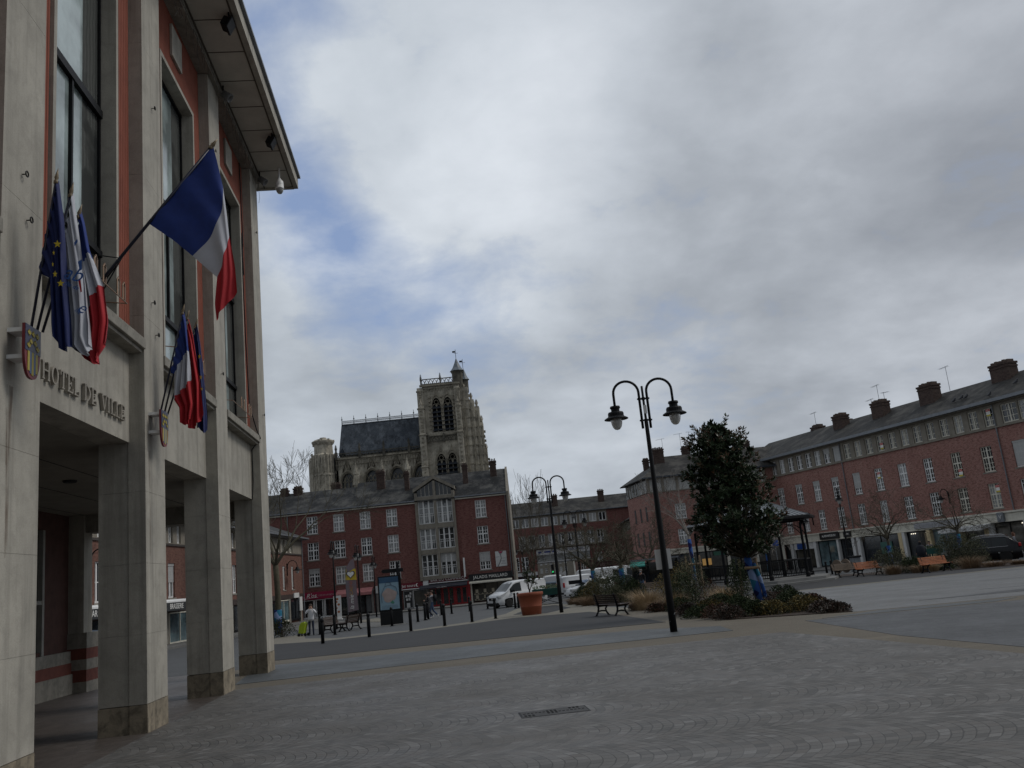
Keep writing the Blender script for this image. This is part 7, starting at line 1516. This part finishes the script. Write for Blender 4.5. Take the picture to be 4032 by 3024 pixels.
    for wx in wheels:
        for side in (1, -1):
            w = MB(); w.lathe([(wr * .68, -.1), (wr * .97, -.1), (wr, -.06), (wr, .06), (wr * .97, .1), (wr * .68, .1)], 26); w.xf(Matrix.Translation((wx - L / 2, side * (W / 2 - .11), wr)) @ Matrix.Rotation(pi / 2, 4, 'X')); o = part('wheel', w, TYRE, t, True)
            w = MB(); w.lathe([(.001, .055), (wr * .2, .06), (wr * .22, .03), (wr * .55, .05), (wr * .66, .085), (wr * .68, .06)], 26)
            for k in range(7):
                a = 2 * pi * k / 7; w.add([(wr * .18 * cos(a - .3), wr * .18 * sin(a - .3), .075), (wr * .64 * cos(a - .12), wr * .64 * sin(a - .12), .09), (wr * .64 * cos(a + .12), wr * .64 * sin(a + .12), .09), (wr * .18 * cos(a + .3), wr * .18 * sin(a + .3), .075)], [(0, 1, 2, 3)])
            w.xf(Matrix.Translation((wx - L / 2, side * (W / 2 - .10), wr)) @ Matrix.Rotation(-side * pi / 2, 4, 'X')); part('rim', w, ALLOY, o)
            w = MB(); w.lathe([(wr * .2, .02), (wr * .67, .025)], 20); w.xf(Matrix.Translation((wx - L / 2, side * (W / 2 - .10), wr)) @ Matrix.Rotation(-side * pi / 2, 4, 'X')); part('brake_recess', w, PLAST, o)
    def lampbox(nm, y0, y1, z0, z1, xe, d, mat):
        for side in (1, -1):
            w = MB(); w.box(xe - d, xe + d, min(side * y0, side * y1), max(side * y0, side * y1), z0, z1); part(nm, w, mat, t, bev=.02)
    if tails: lampbox('tail_light', *tails, -L / 2 + .05, .075, TAILR)
    if heads: lampbox('headlight', *heads, L / 2 - .17, .16, HEADL)
    w = MB(); w.box(-L / 2 - .02, -L / 2 + .1, -W / 2 * .82, W / 2 * .82, .3, .48); w.box(L / 2 - .1, L / 2 + .015, -W / 2 * .7, W / 2 * .7, .27, .42); part('bumper', w, PLAST, t, bev=.02)
    w = MB()
    for xe in (-L / 2 - .03, L / 2 + .02): w.box(xe - .008, xe + .008, -.26, .26, .48 if xe < 0 else .32, .6 if xe < 0 else .43)
    part('number_plate', w, WHITE, t)
    mx = extra.get('mirror', L * .66) if extra else L * .66
    for side in (1, -1):
        zb = lerp_tab(belt, mx); w = MB(); w.box(mx - L / 2 - .06, mx - L / 2 + .06, side * (W / 2 + .02) if side > 0 else side * (W / 2 + .2), side * (W / 2 + .2) if side > 0 else side * (W / 2 + .02), zb + .02, zb + .2); part('mirror', w, PLAST, t, bev=.03)
    return t, sec, L, W
# the white delivery van, nose towards the town hall
HV = atan2(65.5 - 71, -2.9 - 1.0)
vx, vy = gx(2040, 67.6), 67.6
t, sec, L, W = vehicle('delivery_van', 'white panel van parked behind the bollards and the terracotta planter', 'van', (vx, vy, gz(vy)), radians(215), CARW, 4.42, 1.83,
    [(0, 1.70), (.12, 1.86), (2.2, 1.90), (2.75, 1.84), (3.0, 1.74), (3.62, 1.22), (3.75, 1.14), (4.2, 1.0), (4.34, .9), (4.42, .72)], [(0, 1.08), (3.2, 1.06), (3.7, 1.02), (4.42, .5)], .80, (.85, 3.55), .32, [(2.35, 3.38, .06, .9)], [(2.95, 3.7, .86)], (.68, .84, .75, 1.2), (.52, .8, .74, .9), extra={'mirror': 3.15})
w = MB(); w.box(L / 2 - .12, L / 2 + .045, -.46, .46, .6, .78); part('grille', w, PLAST, t, bev=.03); w = MB(); w.lathe([(.001, 0), (.09, 0), (.09, .012), (.001, .014)], 14); w.xf(Matrix.Translation((L / 2 + .05, 0, .70)) @ Matrix.Rotation(pi / 2, 4, 'Y')); part('emblem', w, CHROME, t)
w = MB(); w.box(L / 2 - .25, L / 2 + .05, -.74, .74, .2, .42); part('lower_bumper', w, PLAST, t)
for s_ in (1, -1): w = MB(); w.box(-.2, -.02, s_ * W / 2 * 1.0 - .012, s_ * W / 2 * 1.0 + .012, .92, .95); part('door_handle', w, CARW, t)
for s_ in (1, -1): w = MB(); w.box(-1.9, .1, s_ * W / 2 * 1.005 - .01, s_ * W / 2 * 1.005 + .012, .52, .57); part('side_rub_strip', w, PLAST, t)
# black SUV at the right edge
sx, sy = gx(3874, 56.5), 56.5
t, sec, L, W = vehicle('parked_suv', 'shiny black estate car parked at the right edge, tail towards the photo edge', 'car', (sx, sy, gz(sy)), radians(152), CARB, 4.45, 1.85,
    [(0, 1.0), (.1, 1.12), (.55, 1.52), (.8, 1.64), (1.9, 1.69), (2.6, 1.63), (3.25, 1.2), (3.4, 1.1), (4.2, .96), (4.38, .8), (4.45, .6)], [(0, .98), (3.2, .98), (3.6, .96), (4.45, .5)], .72, (.92, 3.55), .36, [(.75, 1.55, .08, .9), (1.6, 2.2, .06, .92), (2.26, 3.05, .06, .9)], [(.14, .62, .8), (2.65, 3.3, .85)], (.52, .9, .92, 1.12), (.5, .86, .72, .9))
for s_ in (1, -1):
    w = MB(); w.ring([(x - L / 2, s_ * (sec(x)[4][0] + .014), sec(x)[4][1] + .01) for x in (.7, 1.4, 2.2, 3.0, 3.2)], .014, 5); w.ring([(x - L / 2, s_ * (sec(x)[5][0] + .012), sec(x)[5][1]) for x in (.62, .8, 1.2, 1.8, 2.4, 2.8, 3.2)], .013, 5); part('chrome_strip', w, CHROME, t)
    w = MB(); w.ring([(x - L / 2, s_ * .58, lerp_tab(top_, x) + dz) for x, dz in ((.75, .03), (.9, .08), (1.8, .085), (2.5, .06), (2.6, .02))] if False else [(.75 - L / 2, s_ * .6, 1.63), (.95 - L / 2, s_ * .6, 1.72), (1.9 - L / 2, s_ * .6, 1.755), (2.45 - L / 2, s_ * .6, 1.70), (2.6 - L / 2, s_ * .6, 1.64)], .018, 6); part('roof_rail', w, CHROME, t)
# the row of cars and vans in the middle distance
def hatch(label, px, Y, rz, paint, s=1., grp='cars in the street and parking row'):
    v, *_ = vehicle('parked_car', label, 'car', (gx(px, Y), Y, gz(Y)), rz, paint, 3.95, 1.72, [(0, .9), (.08, 1.0), (.3, 1.38), (.6, 1.46), (1.7, 1.48), (2.2, 1.40), (2.85, 1.0), (3.0, .96), (3.75, .8), (3.9, .65), (3.95, .5)], [(0, .9), (2.9, .9), (3.2, .86), (3.95, .45)], .74, (.72, 3.2), .31, [(.5, 1.35, .06, .9), (1.42, 2.6, .06, .9)], [(.1, .42, .82), (2.2, 2.9, .85)], (.5, .82, .75, .98), (.42, .8, .62, .8), grp); return v
def panelvan(label, px, Y, rz, paint, L=4.9, H=1.95, txt=None, name='work_van'):
    v, sec, L, W = vehicle(name, label, 'van', (gx(px, Y), Y, gz(Y)), rz, paint, L, 1.9, [(0, H - .1), (.08, H), (L * .6, H + .02), (L * .68, H - .1), (L * .82, 1.2), (L * .95, 1.0), (L, .7)], [(0, 1.1), (L * .78, 1.08), (L, .5)], .86, (L * .2, L * .8), .33, [(L * .58, L * .76, .05, .85)], [(L * .69, L * .81, .85)], (.76, .9, .9, 1.3), (.5, .84, .7, .9), 'vans in the street and parking row')
    if txt: e_ = text(txt, .3, M('van_letters', (.10, .12, .15), .5), v, (-L / 2 - .035, 0, 1.35), .004); e_.rotation_euler = (pi / 2, 0, -pi / 2)
    return v
hatch('white car nose-on beside the back bed, right of the third lamp post', 2325, 72, radians(203), CARW)
panelvan('white small van with dark side windows behind the white car', 2300, 80, radians(20), CARW, 4.4, 1.85)
panelvan('pale van with lettered back doors beyond the second lamp post', 2180, 92, radians(92), CARW, 5.0, 2.1, 'BUCCDI')
panelvan('long white van parked between the two pollarded trees, nearer the left tree', 2395, 88, radians(12), CARG if False else CARW, 5.6, 2.3); panelvan('white van with roof bars just left of the shelter', 2450, 92, radians(14), CARW, 5.4, 2.35)
hatch('silver car facing the square in the street under the arch', 2222, 108, radians(265), CARG); hatch('white car behind the silver one under the arch', 2228, 124, radians(268), CARW); hatch('red car further up the street', 2252, 138, radians(92), CARR); hatch('white car further up the street beside the red one', 2262, 152, radians(268), CARW); hatch('white car at the far end of the street', 2285, 165, radians(268), CARW); hatch('dark blue car parked behind the white van near the jeweller', 2140, 88, radians(200), CARD); hatch('orange-red car glimpsed at the far right of the street', 2300, 160, radians(92), CARR); hatch('dark car behind the pollarded trees', 2420, 84, radians(190), CARB)
hatch('pale-roofed dark car seen through the first arch by the cafe', 352, 40.5, radians(85), CARD)
# ------------------------------------------------------------------ people
SKIN = M('skin', (.38, .22, .16), .6, .08, 8); HAIRB = M('brown_hair', (.045, .025, .015), .7, .3, 8); HAIRG = M('grey_hair', (.18, .17, .16), .7, .3, 8); JEAN = M('blue_jeans', (.045, .075, .14), .85, .2, 6); DKTR = M('dark_trousers', (.014, .015, .022), .85, .2, 6); WJ = M('white_jacket', (.60, .60, .62), .8, .06, 4); BJ = M('black_jacket', (.010, .010, .013), .8, .2, 4); NJ = M('navy_coat', (.013, .015, .024), .85, .2, 4); SHOEW = M('white_shoe', (.58, .57, .56), .6); SHOEB = M('black_shoe', (.012, .012, .012), .6); GREYTOP = M('grey_top', (.22, .22, .24), .85, .1, 4); MASKM = M('surgical_mask', (.30, .42, .50), .8, .05, 5)
def person(label, x, y, rz, H, J, tops, hair=HAIRB, hair_long=False, extras=()):
    """J: joints in metres for a 1.75 m figure, facing -y; tops = (torso, legs, shoes) materials"""
    t = thing('person', label, 'person', (x, y, gz(y)), rz); s = H / 1.75; t.scale = (s, s, s)
    V, R, E, T = [], [], [], []
    def chain(names, tag_, start=None):
        prev = start
        for nm, p, r in names:
            V.append(Vector(p)); R.append(r); i = len(V) - 1
            if prev is not None: E.append((prev, i)); T.append(tag_)
            prev = i
        return prev
    J0 = dict(pel=(0, 0, .95), waist=(0, 0, 1.1), chest=(0, 0, 1.32), neck=(0, 0, 1.50), head=(0, -.02, 1.58), crown=(0, -.01, 1.70)); J0.update(J)
    pel = chain([('p', J0['pel'], .145)], 1); ch = chain([('w', J0['waist'], .125), ('c', J0['chest'], .15)], 0, pel); nk = chain([('n', J0['neck'], .06)], 3, ch); chain([('h', J0['head'], .088), ('h2', J0['crown'], .082)], 3, nk)
    for sd in ('L', 'R'):
        k = 1 if sd == 'L' else -1
        sh = J0.get('sh' + sd, (k * .19, 0, 1.42)); el, wr_, hd = J0['el' + sd], J0['wr' + sd], J0['hd' + sd]
        e = chain([('s', sh, .068), ('e', el, .05), ('w', wr_, .036)], 0, ch); w0 = Vector(wr_); h0 = Vector(hd); d = (h0 - w0).normalized(); hp = chain([('h', tuple(w0 + d * .07), .034)], 3, e)
        s1 = d.orthogonal().normalized()
        for q in range(4): b_ = w0 + d * .10 + s1 * (.03 - .02 * q); chain([('f', tuple(b_), .010), ('f2', tuple(b_ + d * (.045 - .004 * abs(q - 1.4))), .009), ('f3', tuple(b_ + d * (.085 - .012 * abs(q - 1.4)) + s1.cross(d) * .02), .008)], 3, hp)
        chain([('t', tuple(w0 + d * .05 + s1 * .045), .011), ('t2', tuple(w0 + d * .085 + s1 * .06), .009)], 3, hp)
        hip, kn, an, to = J0.get('hip' + sd, (k * .1, 0, .9)), J0['kn' + sd], J0['an' + sd], J0['to' + sd]
        a = chain([('hi', hip, .098), ('k', kn, .066), ('an', an, .048)], 1, pel); chain([('hl', (an[0], an[1] + .03, max(.035, an[2] - .06)), .045), ('to', to, .036)], 2, a)
    bm = bmesh.new(); ly = bm.verts.layers.skin.verify()
    vs = [bm.verts.new(v) for v in V]
    for v, r in zip(vs, R): v[ly].radius = (r, r * (.8 if r > .1 else 1))
    vs[0][ly].use_root = True
    for a, b in E: bm.edges.new((vs[a], vs[b]))
    me = bpy.data.meshes.new('skeleton'); bm.to_mesh(me); bm.free(); o = bpy.data.objects.new('skeleton', me); COL.objects.link(o)
    md = o.modifiers.new('skin', 'SKIN'); md.use_smooth_shade = True; md.branch_smoothing = .4; sb = o.modifiers.new('sub', 'SUBSURF'); sb.levels = sb.render_levels = 1
    out = bpy.data.meshes.new_from_object(o.evaluated_get(bpy.context.evaluated_depsgraph_get())); bpy.data.objects.remove(o)
    out.name = 'body'; out.materials.clear()
    for m_ in (*tops, SKIN): out.materials.append(m_)
    segs = [(V[a], V[b], tg) for (a, b), tg in zip(E, T)]
    for p in out.polygons:
        c = p.center; best, bt_ = 9, 0
        for a, b, tg in segs:
            ab = b - a; f = max(0, min(1, (c - a).dot(ab) / max(1e-6, ab.length_squared))); dd = (a + ab * f - c).length
            if dd < best: best, bt_ = dd, tg
        p.material_index = bt_
    obj('body', out, t)
    h = MB(); hc = (Vector(J0['head']) + Vector(J0['crown'])) / 2 + Vector((0, .015, .025)); h.lathe([(.001, .105), (.06, .092), (.094, .05), (.104, 0), (.10, -.04 if not hair_long else -.16), (.05, -.05 if not hair_long else -.2)], 14)
    h.v = [(hc.x + v[0], hc.y + v[1] * 1.05 + (.012 if v[1] > 0 else .028), hc.z + v[2]) for v in h.v]; part('hair', h, hair, t, True)
    f = MB(); fx = Vector(J0['head']) + Vector((0, -.085, .035)); f.lathe([(.004, .03), (.012, 0), (.016, -.02), (.005, -.028)], 8, tuple(fx)); part('nose', f, SKIN, t, True)
    f = MB()
    for k in (-1, 1): f.lathe([(.001, -.009), (.011, 0), (.001, .009)], 8, (fx.x + k * .032, fx.y + .008, fx.z + .025))
    part('eyes', f, BLACK, t); f = MB(); f.box(fx.x - .024, fx.x + .024, fx.y - .0, fx.y + .02, fx.z - .058, fx.z - .048); part('mouth', f, M('lips', (.3, .12, .1), .6), t)
    for k in (-1, 1): f = MB(); f.lathe([(.006, -.03), (.02, 0), (.012, .03)], 8, (fx.x + k * .088, fx.y + .085, fx.z + .005)); part('ear', f, SKIN, t, True)
    for nm, mb_, mt in extras: part(nm, mb_, mt, t, True)
    return t
walkA = dict(knL=(.1, -.16, .52), anL=(.1, -.14, .1), toL=(.1, -.3, .04), knR=(-.1, .04, .5), anR=(-.1, .3, .2), toR=(-.1, .24, .06))
stand = dict(knL=(.1, -.02, .5), anL=(.11, .02, .09), toL=(.13, -.14, .04), knR=(-.1, -.02, .5), anR=(-.11, .02, .09), toR=(-.13, -.14, .04))
hem = MB(); hem.lathe([(.13, 1.48), (.18, 1.38), (.178, 1.15), (.17, .95), (.18, .8), (.16, .81)], 16); hem.v = [(a, b * .75, c) for a, b, c in hem.v]
person('person in a white hooded jacket with hands raised to the face, beside a lime trolley', -12.25, 49.45, radians(12), 1.66, dict(stand, elL=(.3, -.14, 1.22), wrL=(.1, -.18, 1.47), hdL=(.04, -.15, 1.57), elR=(-.3, -.14, 1.22), wrR=(-.1, -.18, 1.47), hdR=(-.04, -.15, 1.57)), (WJ, M('dark_jeans', (.022, .032, .06), .85), SHOEB), HAIRB, extras=[('jacket_hem', hem, WJ)])
pack = MB(); pack.box(-.17, .17, .1, .3, 1.05, 1.48)
carry = dict(elL=(.24, -.02, 1.16), wrL=(.16, -.22, 1.2), hdL=(.08, -.28, 1.24), elR=(-.24, .04, 1.15), wrR=(-.22, -.12, 1.0), hdR=(-.2, -.2, .95))
up = dict(elL=(.26, -.16, 1.3), wrL=(.16, -.34, 1.42), hdL=(.12, -.4, 1.5), elR=(-.24, -.02, 1.16), wrR=(-.2, -.22, 1.2), hdR=(-.16, -.3, 1.24))
scarf = MB(); scarf.lathe([(.07, 1.44), (.11, 1.48), (.1, 1.53), (.07, 1.55)], 12)
person('person in blue jeans and pale top with a dark backpack, walking', gx(1706, 58.3), 58.3, radians(-78), 1.76, dict(walkA, **up), (GREYTOP, JEAN, SHOEW), HAIRB, extras=[('backpack', pack, BJ)])
coat = MB(); coat.lathe([(.19, 1.4), (.21, 1.2), (.21, .85), (.22, .62), (.19, .63)], 16); coat.v = [(a, b * .75, c) for a, b, c in coat.v]
bag = MB(); bag.lathe([(.12, .62), (.17, .66), (.17, .95), (.1, 1.02)], 10, (.2, -.1, 0))
person('person with long hair, black jacket and shoulder bag walking beside the red shopfront', gx(1690, 57.6), 57.6, radians(-72), 1.66, dict(walkA, **carry), (BJ, DKTR, SHOEW), HAIRB, True, extras=[('shoulder_bag', bag, BJ)])
mask = MB(); mask.lathe([(.02, -.05), (.065, -.04), (.07, 0), (.04, .02)], 10, (0, -.055, 1.585))
person('man in black jacket and jeans with a face mask by the shelter', gx(2534, 62), 62, radians(-28), 1.78, dict(walkA, elL=(.27, .02, 1.17), wrL=(.27, -.1, .95), hdL=(.27, -.14, .86), elR=(-.27, .04, 1.17), wrR=(-.25, .08, .93), hdR=(-.25, .08, .84)), (BJ, JEAN, SHOEB), HAIRG, extras=[('face_mask', mask, MASKM)])
coat2 = MB(); coat2.lathe([(.12, 1.5), (.27, 1.38), (.3, 1.1), (.31, .7), (.28, .69)], 16); coat2.v = [(a, b * .75, c) for a, b, c in coat2.v]; hood = MB(); hood.lathe([(.1, 1.5), (.12, 1.6), (.11, 1.7), (.05, 1.76), (.001, 1.77)], 14)
person('man in a bulky dark hooded coat before the right-hand shops', gx(3638, 66), 66, radians(170), 1.8, dict(walkA, elL=(.3, .02, 1.17), wrL=(.3, -.1, .95), hdL=(.3, -.14, .86), elR=(-.3, .04, 1.17), wrR=(-.3, .08, .93), hdR=(-.3, .08, .84)), (NJ, DKTR, SHOEW), HAIRB, extras=[('coat', coat2, NJ), ('hood', hood, NJ)])
def dummy(label, x, y, rz, tops, H=1.75, hair=HAIRB, hl=False): return person(label, x, y, rz, H, dict(stand, elL=(.28, .0, 1.16), wrL=(.22, -.14, .96), hdL=(.2, -.2, .9), elR=(-.28, .0, 1.16), wrR=(-.27, -.02, .92), hdR=(-.27, -.02, .83)), tops, hair, hl)
dummy('person in a grey top standing in the lit shop entrance on the right', gx(3672, 78), 78, radians(-15), (GREYTOP, DKTR, SHOEB))
dummy('person with auburn hair standing beyond the roof of the black car', gx(4010, 63), 63, radians(60), (GREYTOP, JEAN, SHOEB), 1.78, M('auburn_hair', (.13, .05, .025), .7), True); dummy('person in dark clothes beyond the black car, left of the auburn-haired one', gx(3980, 64), 64, radians(200), (BJ, DKTR, SHOEB), 1.66)
# lime shopping trolley
LIME = M('lime_cloth', (.38, .50, .02), .6, .1, 4); t = thing('shopping_trolley', 'lime green wheeled shopping trolley held by the person in white', 'shopping trolley', (-12.72, 49.4, gz(49.4)), radians(-15)); t.scale = (.85, .85, .85)
p = MB(); p.prism([(-.24, .2), (.14, .16), (.3, .78), (.22, .9), (-.02, .86), (-.16, .66)], .36, lambda a, b, q: (a, -.18 + q, b)); part('bag', p, LIME, t, bev=.03)
p = MB(); p.ring([(-.1, -.16, .1), (.42, -.16, .98), (.5, -.16, 1.0)], .014, 6); p.ring([(-.1, .16, .1), (.42, .16, .98), (.5, .16, 1.0)], .014, 6); p.ring([(.5, -.16, 1.0), (.5, .16, 1.0)], .018, 6); p.ring([(-.1, -.16, .1), (.3, -.16, .12)], .012, 5); part('frame', p, ALLOY, t)
for x, y in ((-.18, -.2), (-.18, .2), (.28, -.2), (.28, .2)): p = MB(); p.lathe([(.04, -.02), (.1, -.02), (.1, .02), (.04, .02)], 16); p.xf(Matrix.Translation((x, y, .1)) @ RX90); part('wheel', p, TYRE, t)
